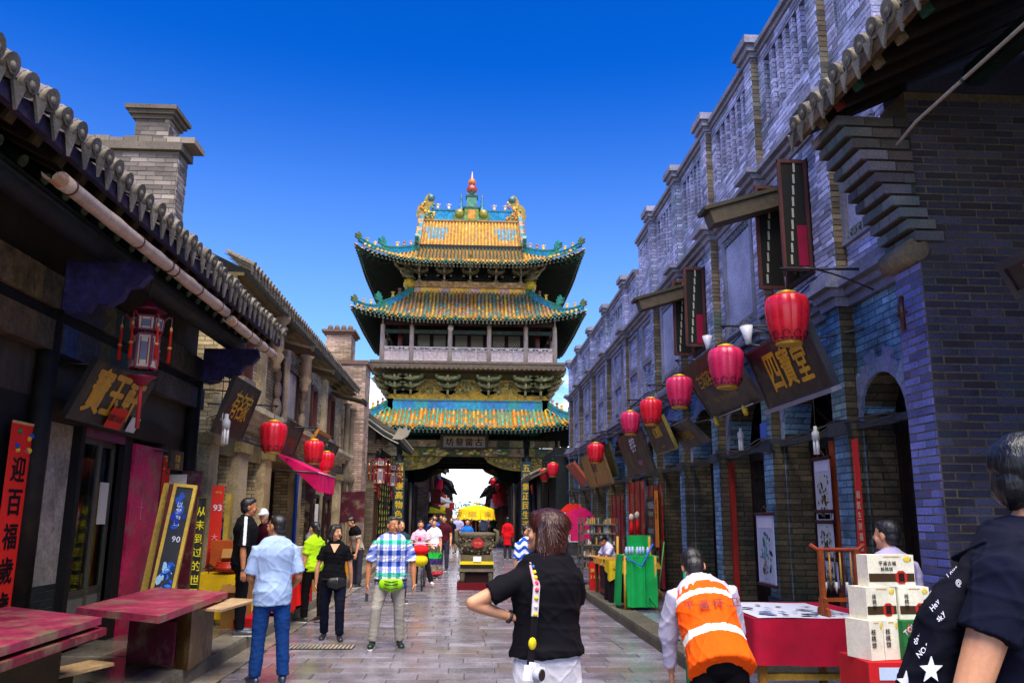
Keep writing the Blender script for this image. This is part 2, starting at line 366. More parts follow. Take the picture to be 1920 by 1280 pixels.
# iron drain grate let into the stones
gr = thing('drain_grate', 'slotted stone drain grate set in the paving beside the woman in black', 'grate', at(600, 1213, z=0))
b = MB(); gx, gy = gr.location.x, gr.location.y; b.box((gx - .42, gy - .17, .0035), (gx + .42, gy + .17, .007), h('3a3632', .6)); b.build('frame', STONE, gr)
for i in range(17):
    b = MB(); x = gx - .4 + i * .05; b.box((x - .014, gy - .15, .0075), (x + .014, gy + .15, .013), h('a09684', .7)); b.build('slat', STONE, gr)
def pavement(name, x0, x1, y0, y1, col, kc, hgt=.15, side=1):
    p = MB(); p.box((x0, y0, -.05), (x1, y1, hgt - .02), h('5a5650', .5)); p = struct(p.build(name, STONE))
    km = unit_piece('kerb_stone', STONE, kc, .02); sm = unit_piece('paving_slab', PAVER, col, .015); xk = x0 if side > 0 else x1
    y = y0; n = 0; late = MB()
    while y < y1:
        l = min(U_(.9, 1.5), y1 - y)
        if y1 - y - l < .3: l = y1 - y
        a, c = (xk - .012, xk + .33) if side > 0 else (xk - .33, xk + .012)
        inst(km, 'kerb_stone', p, Matrix.Translation(((a + c) / 2, y + l / 2, -.01)) @ Matrix.Diagonal((c - a, l - .008, hgt + .015 + U_(-.004, .004), 1)))
        xs = x0 + .34 if side > 0 else x0; xe = x1 if side > 0 else x1 - .34; w = (xe - xs) / 2
        for k in range(2): inst(sm, 'paving_slab', p, Matrix.Translation((xs + w * (k + .5), y + l / 2, hgt - .03)) @ Matrix.Diagonal((w - .008, l - .008, .03 + U_(-.003, .004), 1)))
        y += l
    return p
pavement('pavement_left', -4.62, KL, 3.5, 38, h('8f8878', .6), h('8a8274', .55), side=-1)
pavement('pavement_right', KR, 4.6, 9.0, 38, h('8688a0', .62), h('77715f', .5), side=1)
lo = pavement('pavement_right_low', KR, 4.6, 3.0, 9.0, h('7f83a0', .62), h('77715f', .5), hgt=.045, side=1)

# ------------------------------------------------------------------ brick helper
def brick_field(parent, O, u, v, n, w, hgt, bw, bh, m, col, holes=(), maxobj=0, gap=.009, proud=.014, first=0, name='brick'):
    um = unit_piece(name, m, col, .02); lst = []; r = 0; z = 0
    while z < hgt - bh * .4:
        x = -(bw / 2 if (r + first) % 2 else 0) - bw * .1
        while x < w:
            a, c = max(0, x), min(w, x + bw); z1 = min(hgt, z + bh)
            segs = [(a, c)]
            for (h0, g0, h1, g1) in holes:
                if z + bh * .5 > g0 and z + bh * .5 < g1:
                    ns = []
                    for (p, q) in segs:
                        if q <= h0 or p >= h1: ns.append((p, q))
                        else:
                            if p < h0: ns.append((p, h0))
                            if q > h1: ns.append((h1, q))
                    segs = ns
            for (p, q) in segs:
                if q - p > .03: lst.append((p, q, z, z1))
            x += bw
        z += bh; r += 1
    def dist(b): return (O + u * ((b[0] + b[1]) / 2) + v * ((b[2] + b[3]) / 2) - CC).length / max(.05, (b[1] - b[0])) ** .25
    lst.sort(key=dist); late = MB(); k = 0
    for (p, q, z, z1) in lst:
        M = frame(O, u, v, n) @ Matrix.Translation(((p + q) / 2, (z + z1) / 2, -.004)) @ Matrix.Rotation(U_(-.004, .004), 4, 'Z') @ Matrix.Diagonal((q - p - gap, z1 - z - gap, proud + U_(-.003, .004), 1))
        if k < maxobj: inst(um, name, parent, M); k += 1
        else: late.add([M @ x.co for x in um.vertices], [tuple(f.vertices) for f in um.polygons], col)
    if late.f: late.build('brickwork', m, parent, kind='stuff')
def holed(mb, x0, x1, ya, yb, za, zb, holes, col):
    """a wall slab between x0 and x1 over y,z with rectangular holes (y0,z0,y1,z1)"""
    ys = sorted({ya, yb, *[t for q in holes for t in (q[0], q[2]) if ya < t < yb]}); zs = sorted({za, zb, *[t for q in holes for t in (q[1], q[3]) if za < t < zb]})
    for a, c in zip(ys, ys[1:]):
        for e, f in zip(zs, zs[1:]):
            my, mz = (a + c) / 2, (e + f) / 2
            if not any(q[0] < my < q[2] and q[1] < mz < q[3] for q in holes): mb.box((x0, a, e), (x1, c, f), col)
def spandrel(mb, x0, x1, yc, r, z0, z1, col, n=10):
    """fill above a round arch: centre yc, spring z0, up to z1"""
    for k in range(n):
        a, c = yc - r + 2 * r * k / n, yc - r + 2 * r * (k + 1) / n
        za = z0 + math.sqrt(max(0, r * r - (a - yc) ** 2)); zc = z0 + math.sqrt(max(0, r * r - (c - yc) ** 2))
        p = [(x0, a, za), (x0, c, zc), (x0, c, z1), (x0, a, z1), (x1, a, za), (x1, c, zc), (x1, c, z1), (x1, a, z1)]
        mb.add(p, [(0, 3, 2, 1), (4, 5, 6, 7), (0, 1, 5, 4), (2, 3, 7, 6)], col)
BRN = h('665a44', .7); TANB = h('8a7a60', .68)  # shade and warm light of the camera-facing sides, as colour
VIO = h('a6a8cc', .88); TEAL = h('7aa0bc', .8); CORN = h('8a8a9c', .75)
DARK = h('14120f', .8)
def cornice(mb, ya, yb, z, x, prof, col, breaks=(), bw=.34, bx=.14):
    """prof = [(out, z0, z1)]: stacked courses along y, with returns round the pilasters"""
    for o, a, c in prof: mb.box((x - o, ya, z + a), (x + .05, yb, z + c), col)
    for y in breaks:
        for o, a, c in prof: mb.box((x - o - bx, y - bw / 2 - o * .6, z + a - .002), (x - o + .01, y + bw / 2 + o * .6, z + c + .002), col)

# ------------------------------------------------------------------ right: the long violet-grey brick house
XW, XF = 4.18, 4.02
def brick_house(label, ya, yb, pil, ztop, near, bays):
    T = thing('brick_house', label, 'building', (XW, ya, 0))
    holes = []; arches = []
    for (a, c), kind in bays:
        m = (a + c) / 2; w = (c - a) - .4
        arches.append((m, w)); holes.append((m - w / 2, .15, m + w / 2, 2.62))
        if kind == 'window': holes.append((m - .42, 4.55, m + .42, 6.05))
    wl = MB(); ar = MB()
    lowh = [(q[0], q[1], q[2], q[3]) for q in holes]
    r_ = {}
    alls = list(lowh)
    for m, w in arches: alls.append((m - w / 2, 2.6, m + w / 2, 2.62 + w / 2))
    holed(wl, XW, XW + .35, ya, yb, 0, 4.0, [q for q in alls if q[1] < 4], TEAL)
    for m, w in arches: spandrel(wl, XW + .002, XW + .34, m, w / 2, 2.62, 2.62 + w / 2 + .001, TEAL)
    lw = wl; wl = MB()
    holed(wl, XW, XW + .35, ya, yb, 4.0, 6.5, [q for q in alls if q[1] > 4], VIO)
    holed(wl, XW + .12, XW + .35, ya, yb, 6.5, ztop - .1, [], VIO)
    lw = lw.build('lower_wall', BRICK_T, T); lw['label'] = 'blue washed lower wall with arched openings'
    wl = wl.build('upper_wall', BRICK_RF, T); wl['label'] = 'violet grey upper brick wall'
    for m, w in arches:   # lining of each opening, the shade in there put into its brown
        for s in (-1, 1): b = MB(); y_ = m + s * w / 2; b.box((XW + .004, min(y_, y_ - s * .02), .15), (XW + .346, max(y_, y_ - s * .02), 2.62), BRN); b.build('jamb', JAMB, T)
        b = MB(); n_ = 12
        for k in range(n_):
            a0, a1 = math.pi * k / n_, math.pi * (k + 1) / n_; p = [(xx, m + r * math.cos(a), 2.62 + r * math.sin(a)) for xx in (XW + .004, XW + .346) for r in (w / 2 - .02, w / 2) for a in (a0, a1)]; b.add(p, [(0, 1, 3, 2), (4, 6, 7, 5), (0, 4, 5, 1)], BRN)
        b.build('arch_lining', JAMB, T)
    # room behind the openings
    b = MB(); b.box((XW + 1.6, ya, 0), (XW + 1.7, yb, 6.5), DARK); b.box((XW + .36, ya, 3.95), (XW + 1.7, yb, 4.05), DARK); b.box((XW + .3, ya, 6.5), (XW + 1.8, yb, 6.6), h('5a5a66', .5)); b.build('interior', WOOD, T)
    for y in (ya + .02, yb - .02):
        b = MB(); b.box((XW + .35, y - .02, 0), (XW + 4, y + .02, ztop - .3), VIO); b.build('side_wall', BRICK_RF, T)
    for y in pil:   # pilasters through both storeys and the parapet
        b = MB(); b.box((XF + .002, y - .176, .62), (XW - .001, y - .169, 3.9), BRN); b.build('pilaster_side', JAMB, T)  # thin side skin, darker to paint in the shade on that face
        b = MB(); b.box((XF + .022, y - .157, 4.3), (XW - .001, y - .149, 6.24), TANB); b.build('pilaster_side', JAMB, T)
        b = MB(); b.box((XF, y - .17, .15), (XW - .001, y + .17, 4.0), TEAL); b.box((XF - .06, y - .24, .15), (XW - .002, y + .24, .5), h('5f5f66', .5)); b.box((XF - .03, y - .2, .5), (XW - .003, y + .2, .62), h('6a6a74', .5))
        b.build('pilaster', BRICK_T, T)
        b = MB(); b.box((XF + .02, y - .15, 4.3), (XW - .001, y + .15, 6.3), VIO); pu = b.build('pilaster', BRICK_RF, T)
        b = MB(); b.box((XF + .02, y - .15, 6.52), (XW + .1, y + .15, ztop - .25), VIO); pp = b.build('parapet_post', BRICK_RF, T)
        if near and y < 14:
            brick_field(pu, V((XF + .02, y + .15, 4.3)), -Y_, Z_, -X_, .3, 2.0, .3, .068, BRICK_R, VIO)
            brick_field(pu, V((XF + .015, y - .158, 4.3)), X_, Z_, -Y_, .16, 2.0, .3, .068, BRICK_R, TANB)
            brick_field(pp, V((XF + .02, y + .15, 6.52)), -Y_, Z_, -X_, .3, ztop - 6.8, .3, .068, BRICK_R, VIO)
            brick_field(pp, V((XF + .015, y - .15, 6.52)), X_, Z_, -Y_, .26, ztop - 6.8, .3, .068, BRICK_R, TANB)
        b = MB()
        for o, a, c in ((.05, -.28, -.2), (.1, -.2, -.1), (.15, -.1, .02)): b.box((XF - o + .04, y - .15 - o, ztop + a), (XW + .1 + o, y + .15 + o, ztop + c), CORN)
        b.box((XF + .02, y - .12, ztop + .02), (XW + .06, y + .12, ztop + .09), CORN); b.build('post_cap', STONE, T)
    b = MB(); cornice(b, ya, yb, 4.0, XW, [(.06, -.1, .0), (.12, 0, .09), (.2, .09, .16), (.14, .16, .28)], CORN, pil); b.build('lower_cornice', STONE, T)
    b = MB(); cornice(b, ya, yb, 6.3, XW, [(.05, -.06, .03), (.12, .03, .1), (.2, .1, .17)], CORN, pil); b.build('upper_cornice', STONE, T)
    b = MB(); b.box((XW - .06, ya, 2.55), (XW - .001, yb, 2.62), h('4a5058', .5))
    for y in pil: b.box((XF - .05, y - .21, 2.5), (XF + .02, y + .21, 2.64), h('4a5058', .5))
    b.build('string_course', STONE, T)
    # parapet between the posts: solid foot, slotted balustrade, rail and coping
    ends = [ya] + list(pil) + [yb]; zs0, zs1 = 7.12, ztop - .42
    for a, c in zip(ends, ends[1:]):
        a, c = a + .15, c - .15
        if c - a < .5: continue
        b = MB(); b.box((XW - .03, a, 6.5), (XW + .119, c, zs0), VIO); b.box((XW - .03, a, zs1), (XW + .119, c, ztop - .25), VIO)
        b.box((XW - .03, a, zs0), (XW + .119, a + .22, zs1), VIO); b.box((XW - .03, c - .22, zs0), (XW + .119, c, zs1), VIO)
        pw = b.build('parapet_panel', BRICK_RF, T)
        if near and a < 13.4:
            w = c - a; brick_field(pw, V((XW - .031, c, 6.5)), -Y_, Z_, -X_, w, zs1 + .17 - 6.5, .28, .068, BRICK_R, VIO, holes=[(.22, zs0 - 6.5, w - .22, zs1 - 6.5)])
        n = 6; s = (c - a - .44) / n
        for k in range(n + 1):
            if k in (0, n): continue
            y = a + .22 + s * k; b = MB(); b.box((XW - .025, y - .055, zs0), (XW + .119, y + .055, zs1), VIO); b.build('baluster', BRICK_RF, pw)
        b = MB(); 
        for o, e, f in ((.04, -.25, -.18), (.09, -.18, -.1)): b.box((XW - .03 - o, a, ztop + e), (XW + .13 + o, c, ztop + f), CORN)
        b.build('coping', STONE, T)
    for (m, w), ((a, c), kind) in zip(arches, bays):
        # rough quoin blocks up the jambs and round the arch
        if m < 22:
            nv = 11
            for k in range(nv):
                a0, a1 = math.pi * (k + .02) / nv, math.pi * (k + .98) / nv; ri, ro = w / 2 - .01, w / 2 + (.15 if k % 2 else .24) + U_(-.02, .03)
                b = MB(); b.prism([(-ri * math.cos(a0), ri * math.sin(a0)), (-ri * math.cos(a1), ri * math.sin(a1)), (-ro * math.cos(a1), ro * math.sin(a1)), (-ro * math.cos(a0), ro * math.sin(a0))], (XW - .03, m, 2.62), -Y_, Z_, (.032, 0, 0), vary(h('8a92b4', .65), .22)); b.build('voussoir', STONE, T)
        # timber shop door set back in the opening
        d = thing_part('door', T); x = XW + .36; cD = random.choice([h('3a1408', .5), h('24100a', .5), h('301a10', .5)])
        f = MB()
        for yy in (m - w / 2 + .05, m, m + w / 2 - .05): f.box((x - .03, yy - .045, .16), (x + .05, yy + .045, 2.55), cD)
        f.box((x - .04, m - w / 2, 2.5), (x + .06, m + w / 2, 2.66), h('1a1210', .6)); f.build('frame', WOODZ, d)
        for s in (-1, 1):
            p = MB(); p.box((x + .02, m + s * w / 4 - w / 4 + .06, .18), (x + .04, m + s * w / 4 + w / 4 - .06, .95), vary(cD, .3))
            p.build('door_panel', WOODZ, d)
            gp = MB(); yy0, yy1 = m + s * w / 4 - w / 4 + .05, m + s * w / 4 + w / 4 - .05
            for q in range(1, 4): gp.box((x + .01, yy0 + (yy1 - yy0) * q / 4 - .012, .95), (x + .03, yy0 + (yy1 - yy0) * q / 4 + .012, 2.5), cD)
            for q in range(1, 6): gp.box((x + .012, yy0, .95 + 1.55 * q / 6 - .012), (x + .028, yy1, .95 + 1.55 * q / 6 + .012), cD)
            gp.build('lattice', WOODZ, d)
        b = MB()
        for q in range(5):
            an = math.pi * (q + 1) / 6; b.bar((x, m, 2.66), (x, m + w / 2 * .97 * math.cos(an), 2.64 + w / 2 * .97 * math.sin(an)), .03, .03, cD)
        b.build('fanlight', WOODZ, d)
        g_ = MB(); g_.quad((x + .045, m - w / 2, .95), (x + .045, m + w / 2, .95), (x + .045, m + w / 2, 2.5), (x + .045, m - w / 2, 2.5), (.1, .1, .1)); g_.build('pane', GLASS, d)
        if kind == 'window': shuttered_window(T, m)
        elif kind == 'panel': fret_panel(T, m, 4.6, 1.35, min(1.2, c - a - .75), h('b8bce0', .62))
        elif kind == 'small': fret_panel(T, m + .1, 4.75, .9, .62, h('b8bce0', .62))
        elif kind == 'blind':
            for z0, z1 in ((4.5, 5.15), (5.3, 6.1)):
                p = MB(); y0, y1 = m - .5, m + .5
                for q in ((y0 - .07, z0 - .07, y1 + .07, z0), (y0 - .07, z1, y1 + .07, z1 + .07), (y0 - .07, z0, y0, z1), (y1, z0, y1 + .07, z1)): p.box((XW - .06, q[0], q[1]), (XW - .001, q[2], q[3]), CORN)
                wn = p.build('blind_window', STONE, T)
    if near:
        hs_ = []
        for (a, c), kind in bays:
            m = (a + c) / 2
            if kind == 'window': hs_.append((yb - m - .42, 0, yb - m + .42, 1.78))
            if kind == 'panel': ww = min(1.2, c - a - .75) + .3; hs_.append((yb - m - ww / 2, .18, yb - m + ww / 2, 1.82))
            if kind == 'small': hs_.append((yb - m - .1 - .46, .33, yb - m - .1 + .46, 1.52))
        for y in pil: hs_.append((yb - y - .15, -.1, yb - y + .15, 3))
        hs_.append((-.1, -.1, yb - 14.2, 3))
        brick_field(wl, V((XW, yb, 4.28)), -Y_, Z_, -X_, yb - ya, 1.98, .28, .068, BRICK_R, VIO, holes=hs_, maxobj=290)
    return T
def thing_part(name, parent):
    o = bpy.data.objects.new(name, None); COL.objects.link(o); o.empty_display_size = .1; adopt(o, parent); return o
def fret_panel(T, m, z0, hh, ww, col):
    p = MB(); p.box((XW - .015, m - ww / 2, z0), (XW - .001, m + ww / 2, z0 + hh), col); pn = p.build('fret_panel', STONE, T); pn['label'] = 'pale plaster panel with fretwork border'
    f = MB()
    for a, c, e, g2 in ((m - ww / 2 - .12, m + ww / 2 + .12, z0 - .16, z0 - .12), (m - ww / 2 - .12, m + ww / 2 + .12, z0 + hh + .12, z0 + hh + .16)): f.box((XW - .06, a, e), (XW - .001, c, g2), CORN)
    for s in (-1, 1): f.box((XW - .05, m + s * (ww / 2 + .06) - .05, z0 - .12), (XW - .001, m + s * (ww / 2 + .06) + .05, z0 + hh + .12), CORN)
    f.build('frame', STONE, pn)
    for zz in (z0 - .12, z0 + hh):
        k = int(ww / .1); f = MB()
        f.box((XW - .02, m - ww / 2 - .01, zz), (XW - .002, m + ww / 2 + .01, zz + .12), h('3a4048', .5))
        for i in range(k):
            y = m - ww / 2 + ww * (i + .5) / k; f.box((XW - .045, y - .012, zz + .01), (XW - .018, y + .012, zz + .11), h('8f95a8', .6)); f.box((XW - .044, y - .03, zz + .03 + .04 * (i % 2)), (XW - .019, y + .035, zz + .05 + .04 * (i % 2)), h('8f95a8', .6))
        f.build('fretwork', STONE, pn)
def shuttered_window(T, m):
    w = thing_part('window', T); RW = h('744038', .5); z0, z1 = 4.55, 6.05
    f = MB()
    for y in (m - .39, m + .39): f.box((XW - .02, y - .04, z0), (XW + .12, y + .04, z1), h('2a1a14', .6))
    f.box((XW - .02, m - .42, z1 - .07), (XW + .12, m + .42, z1), h('2a1a14', .6)); f.box((XW - .04, m - .45, z0), (XW + .12, m + .45, z0 + .06), h('3a2a20', .6)); f.box((XW + .02, m - .04, z0), (XW + .1, m + .04, z1), h('3a3018', .7)); f.build('frame', WOODZ, w)
    for s in (-1, 1):   # casements swung out over the street
        y = m + s * .42; b = MB(); xo = XW - .4
        for zz in (z0 + .02, z1 - .08): b.box((xo, y - .018, zz), (XW - .03, y + .018, zz + .045), RW)
        for xx in (xo, XW - .075): b.box((xx, y - .019, z0 + .02), (xx + .042, y + .019, z1 - .035), RW)
        cs = b.build('casement', WOODZ, w)
        b = MB(); b.box((xo + .05, y - .006, z0 + .06), (XW - .075, y + .006, z1 - .08), h('1c1c14', .6)); b.build('panel', WOODZ, cs)
        b = MB()
        for k in range(9): zz = z0 + .1 + k * .15; b.box((xo + .1 + .012 * k, y - .012, zz), (xo + .125 + .012 * k, y + .012, zz + .12), h('b8b8a0', .8))
        b.build('paper_strip', PAPER, cs)
        if s < 0: b = MB(); b.box((xo + .2, y - .014, z0 + .08), (XW - .08, y + .014, z0 + .6), h('a01840', .7)); b.build('curtain', DRAPE, cs)
    b = MB(); M = Matrix.Translation((XW - .02, m + .3, z1 - .26)) @ Matrix.Rotation(math.radians(-17), 4, 'Y')
    b.box((-1.1, -.14, -.1), (.03, .14, .12), h('5e5240', .6), M); hb_ = b.build('hood_board', WOOD, w)
    b = MB(); b.box((-1.17, -.17, .1), (.03, .17, .15), h('4a4434', .6), M); b.build('hood_cap', WOOD, hb_)
    # dried creeper hanging down the frame
    b = MB()
    for k in range(130):
        z = U_(z0 + .1, z1 + .15); y = m + U_(-.1, .1); b.quad(*[V((XW - .06 + U_(-.03, .03), y + a, z + c)) for a, c in ((0, 0), (U_(.02, .05), U_(-.02, .02)), (U_(.01, .05), U_(.02, .05)), (-.01, .03))], vary(h('6a5a28', .5), .4))
    b.build('dry_creeper', LEAF, w, kind='stuff')
NP = [8.78, 11.02, 13.4, 15.6, 17.85]
nb = list(zip([7.42] + NP, NP + [19.78]))
NB = brick_house('long two storey violet grey brick house with slotted parapet right of the street', 7.42, 19.8, NP, 8.52, True, list(zip(nb, ['small', 'window', 'panel', 'window', 'panel', 'blind'])))
FP = [21.2, 24.25, 27.33, 30.44, 33.4]
fb = list(zip([19.84] + FP[:-1], FP))
FB = brick_house('lower violet brick house with blind windows next to the tower', 19.82, 33.7, FP, 7.88, False, list(zip(fb, ['blind'] * 5)))
for y, c, lb in ((8.62 + .75, 'b04a1c', 0), (13.2, 'a8281c', 0)):
    b = MB(); b.box((XW - .02, y - .06, .16), (XW + .06, y + .06, 2.5), h(c, .7)); b.build('door_post', WOODZ, NB)
b = MB(); p = at(1430, 820, x=XF - .02); b.box((XF - .012, p.y - .11, p.z - .2), (XF - .001, p.y + .11, p.z + .2), h('1c5ac8', .9)); tag(b.build('blue_plate', METAL), 'blue enamel plate on the second right pilaster', 'plate')
# cables slung along the string courses
for (ya, yb, z, x, lb) in ((7.5, 13.3, 2.66, XF - .06, 'sagging bundle of black cables along the brick house string course'), (8.9, 20, 4.32, XF - .12, 'black electric cables strung along the main cornice of the brick house')):
    b = MB()
    for k in range(3):
        pts = []; n = 40
        for i in range(n + 1):
            t = i / n; y = ya + (yb - ya) * t; ph = (y - 8.78) / 2.3; pts.append((x + .02 * k + .02 * math.sin(7 * t + k), y, z - .06 * abs(math.sin(ph * math.pi)) * (1 + .5 * k) + .02 * math.sin(23 * t + k * 2)))
        b.tube(pts, .011, (.01, .01, .012), 5)
    tag(b.build('cable', PLAST), lb, 'cable')

# ------------------------------------------------------------------ right foreground: dark shop with deep eaves
SH = thing('corner_shop', 'dark old brick shop with deep tiled eaves at the right edge', 'building', (4.1, 6.9, 0))
DB = h('4c4a60', .85)
b = MB(); b.box((4.02, 6.92, 0), (8, 7.38, 5.55), h('786a50', .75)); gw = b.build('gable_wall', STONE, SH)
brick_field(gw, V((4.02, 6.92, 0)), X_, Z_, -Y_, 1.15, 5.5, .3, .072, BRICK_D, DB, maxobj=180, proud=.007, gap=.013)
brick_field(gw, V((4.02, 7.38, 0)), -Y_, Z_, -X_, .46, 4.3, .3, .072, BRICK_D, h('7a80c0', .8), maxobj=110, proud=.007, gap=.013, first=1)  # street face of the same wall, skylight put into its bluer colour
b = MB(); b.tube([(3.99, 6.9, 4.0), (3.99, 7.42, 4.0)], .11, h('8a7a60', .7), 12); b.build('corbel_roll', STONE, SH)
for i in range(11):   # corbelled gable end stepping out under the eaves, brick by brick
    x = 3.97 - .064 * i; z = 4.06 + .11 * i; kb = MB(); kb.box((x + .02, 6.9, z), (4.03, 7.4, z + .11), h('4a4236', .6)); kb = kb.build('corbel', STONE, SH)
    for q in range(3):
        b = MB(); b.box((x, 6.87 + q * .19, z + .012), (x + .26, 7.05 + q * .19, z + .098), vary(h('807a80', .8), .25)); b.build('corbel_brick', BRICK_R, kb)
    xx = x + .27
    while xx < 4.0: b = MB(); b.box((xx, 6.88, z + .012), (min(4.02, xx + .27), 6.95, z + .098), vary(h('6a6468', .75), .25)); b.build('corbel_brick', BRICK_R, kb); xx += .28
b = MB(); b.box((4.06, 6.93, 5.56), (8, 7.37, 6.6), DB); b.build('upper_gable', BRICK_D, SH)
b = MB(); b.tube([(3.94, 7.16, 3.3), (3.93, 7.16, 3.52), (3.94, 7.15, 3.62)], [.022, .03, .02], h('5a2a18', .5), 8); b.tube([(3.94, 7.1, 3.46), (3.94, 7.23, 3.46)], .02, h('5a2a18', .5), 6); b.build('iron_anchor', METAL, SH)
sl_ = .48; EX, EZ = 3.2, 5.3
def rz(x): return EZ + (x - EX) * sl_
soff = MB()
for i in range(14):
    x0 = EX + .02 + i * .2; soff.add([(x0, 1.0, rz(x0)), (x0 + .192, 1.0, rz(x0 + .192)), (x0 + .192, 7.5, rz(x0 + .192)), (x0, 7.5, rz(x0)), (x0, 1.0, rz(x0) + .03), (x0 + .192, 1.0, rz(x0 + .192) + .03), (x0 + .192, 7.5, rz(x0 + .192) + .03), (x0, 7.5, rz(x0) + .03)], [(0, 3, 2, 1), (4, 5, 6, 7), (3, 0, 4, 7), (1, 2, 6, 5)], vary(h('2a241c', .5), .3))
soff = soff.build('soffit', WOOD, SH)
for i in range(17):
    y = 1.3 + i * .36; b = MB(); b.bar((EX + .1, y, rz(EX + .1) - .06), (5.6, y, rz(5.6) - .06), .09, .09, vary(h('3a2c20', .5), .3)); b.bar((EX + .06, y, rz(EX + .06) - .06), (EX + .1, y, rz(EX + .1) - .06), .1, .1, random.choice([h('9a8a68', .6), h('8a3020', .5), h('3a7a60', .5)])); b.build('rafter', WOOD, SH)
b = MB(); b.box((EX - .03, 1, EZ - .06), (EX + .02, 7.5, EZ + .05), h('7a5a30', .5)); b.build('fascia', PTIMB, SH)
b = MB(); b.bar((4.7, 1, 5.72), (4.7, 6.9, 5.72), .16, .18, h('2f4a44', .5)); b.build('purlin', PTIMB, SH)
b = MB(); b.box((5.3, 1, 0), (5.4, 6.92, 6.0), h('1a1613', .6)); b.build('shop_front', WOODZ, SH)
def tile_mesh(r=.085, l=.7, col=h('7e7888', .6)):
    """one row's eave end: cover tile with round face, and the pointed drip tile beside it (runs along +x)"""
    b = MB(); dcol = h('8f8676', .6)
    b.tube([(0, 0, 0), (l, 0, l * .48)], [r, r * .96], col, 10, cap=False, arc=(-.15, math.pi + .15))
    b.tube([(-.015, 0, 0), (.03, 0, .014)], r * 1.05, dcol, 12); b.tube([(-.022, 0, 0), (-.014, 0, .0)], r * .72, h('6a6458', .6), 10)
    b.ball((-.02, 0, 0), (.018, r * .4, r * .4), dcol, 8, 5)
    for i in range(4):
        b.tube([(.03 + i * l / 4, 0, (.03 + i * l / 4) * .48), (.05 + i * l / 4, 0, (.05 + i * l / 4) * .48)], r * 1.07, col, 10, arc=(-.1, math.pi + .1), cap=False)
    a = r * 1.32
    b.prism([(-.8 * a, .02), (0, -1.75 * a), (.8 * a, .02), (.45 * a, -.12 * a), (0, -.2 * a), (-.45 * a, -.12 * a)], (-.005, a, -.035), Y_, Z_, (.022, 0, 0), dcol)
    b.quad((0, r * .8, -.05), (l, r * .8, l * .48 - .05), (l, a * 2 - r * .8, l * .48 - .05), (0, a * 2 - r * .8, -.05), h('5a5650', .5))
    return b.mesh('tile', TILE)
tm = tile_mesh()
for i in range(27):
    y = 7.4 - i * .235; k = 1 + U_(-.05, .05)
    inst(tm, 'eave_tile', SH, Matrix.Translation((EX - .04 + U_(-.015, .015), y, EZ + .13 + U_(-.012, .012))) @ Matrix.Rotation(U_(-.06, .06), 4, 'X') @ Matrix.Scale(k, 4))
b = MB(); b.add([(EX, .9, EZ + .06), (6, .9, rz(6) + .06), (6, 7.5, rz(6) + .06), (EX, 7.5, EZ + .06)], [(0, 1, 2, 3)], h('5a5660', .5)); b.build('roof', TILE, SH)
pl = MB(); a, c = V((3.4, 6.02, 4.62)), V((3.4, 1.5, 4.66)); pl.tube([a + V((.0, .0, -.05)), a + V((0, -.3, 0)), c], .014, h('b8a890', .7), 7)
for t in (.2, .4, .6): pl.tube([a.lerp(c, t), a.lerp(c, t + .006)], .018, h('2a5a60', .6), 7)
tag(pl.build('hanging_pole', BAMBOO), 'thin pale pole slung under the eaves of the corner shop', 'pole')
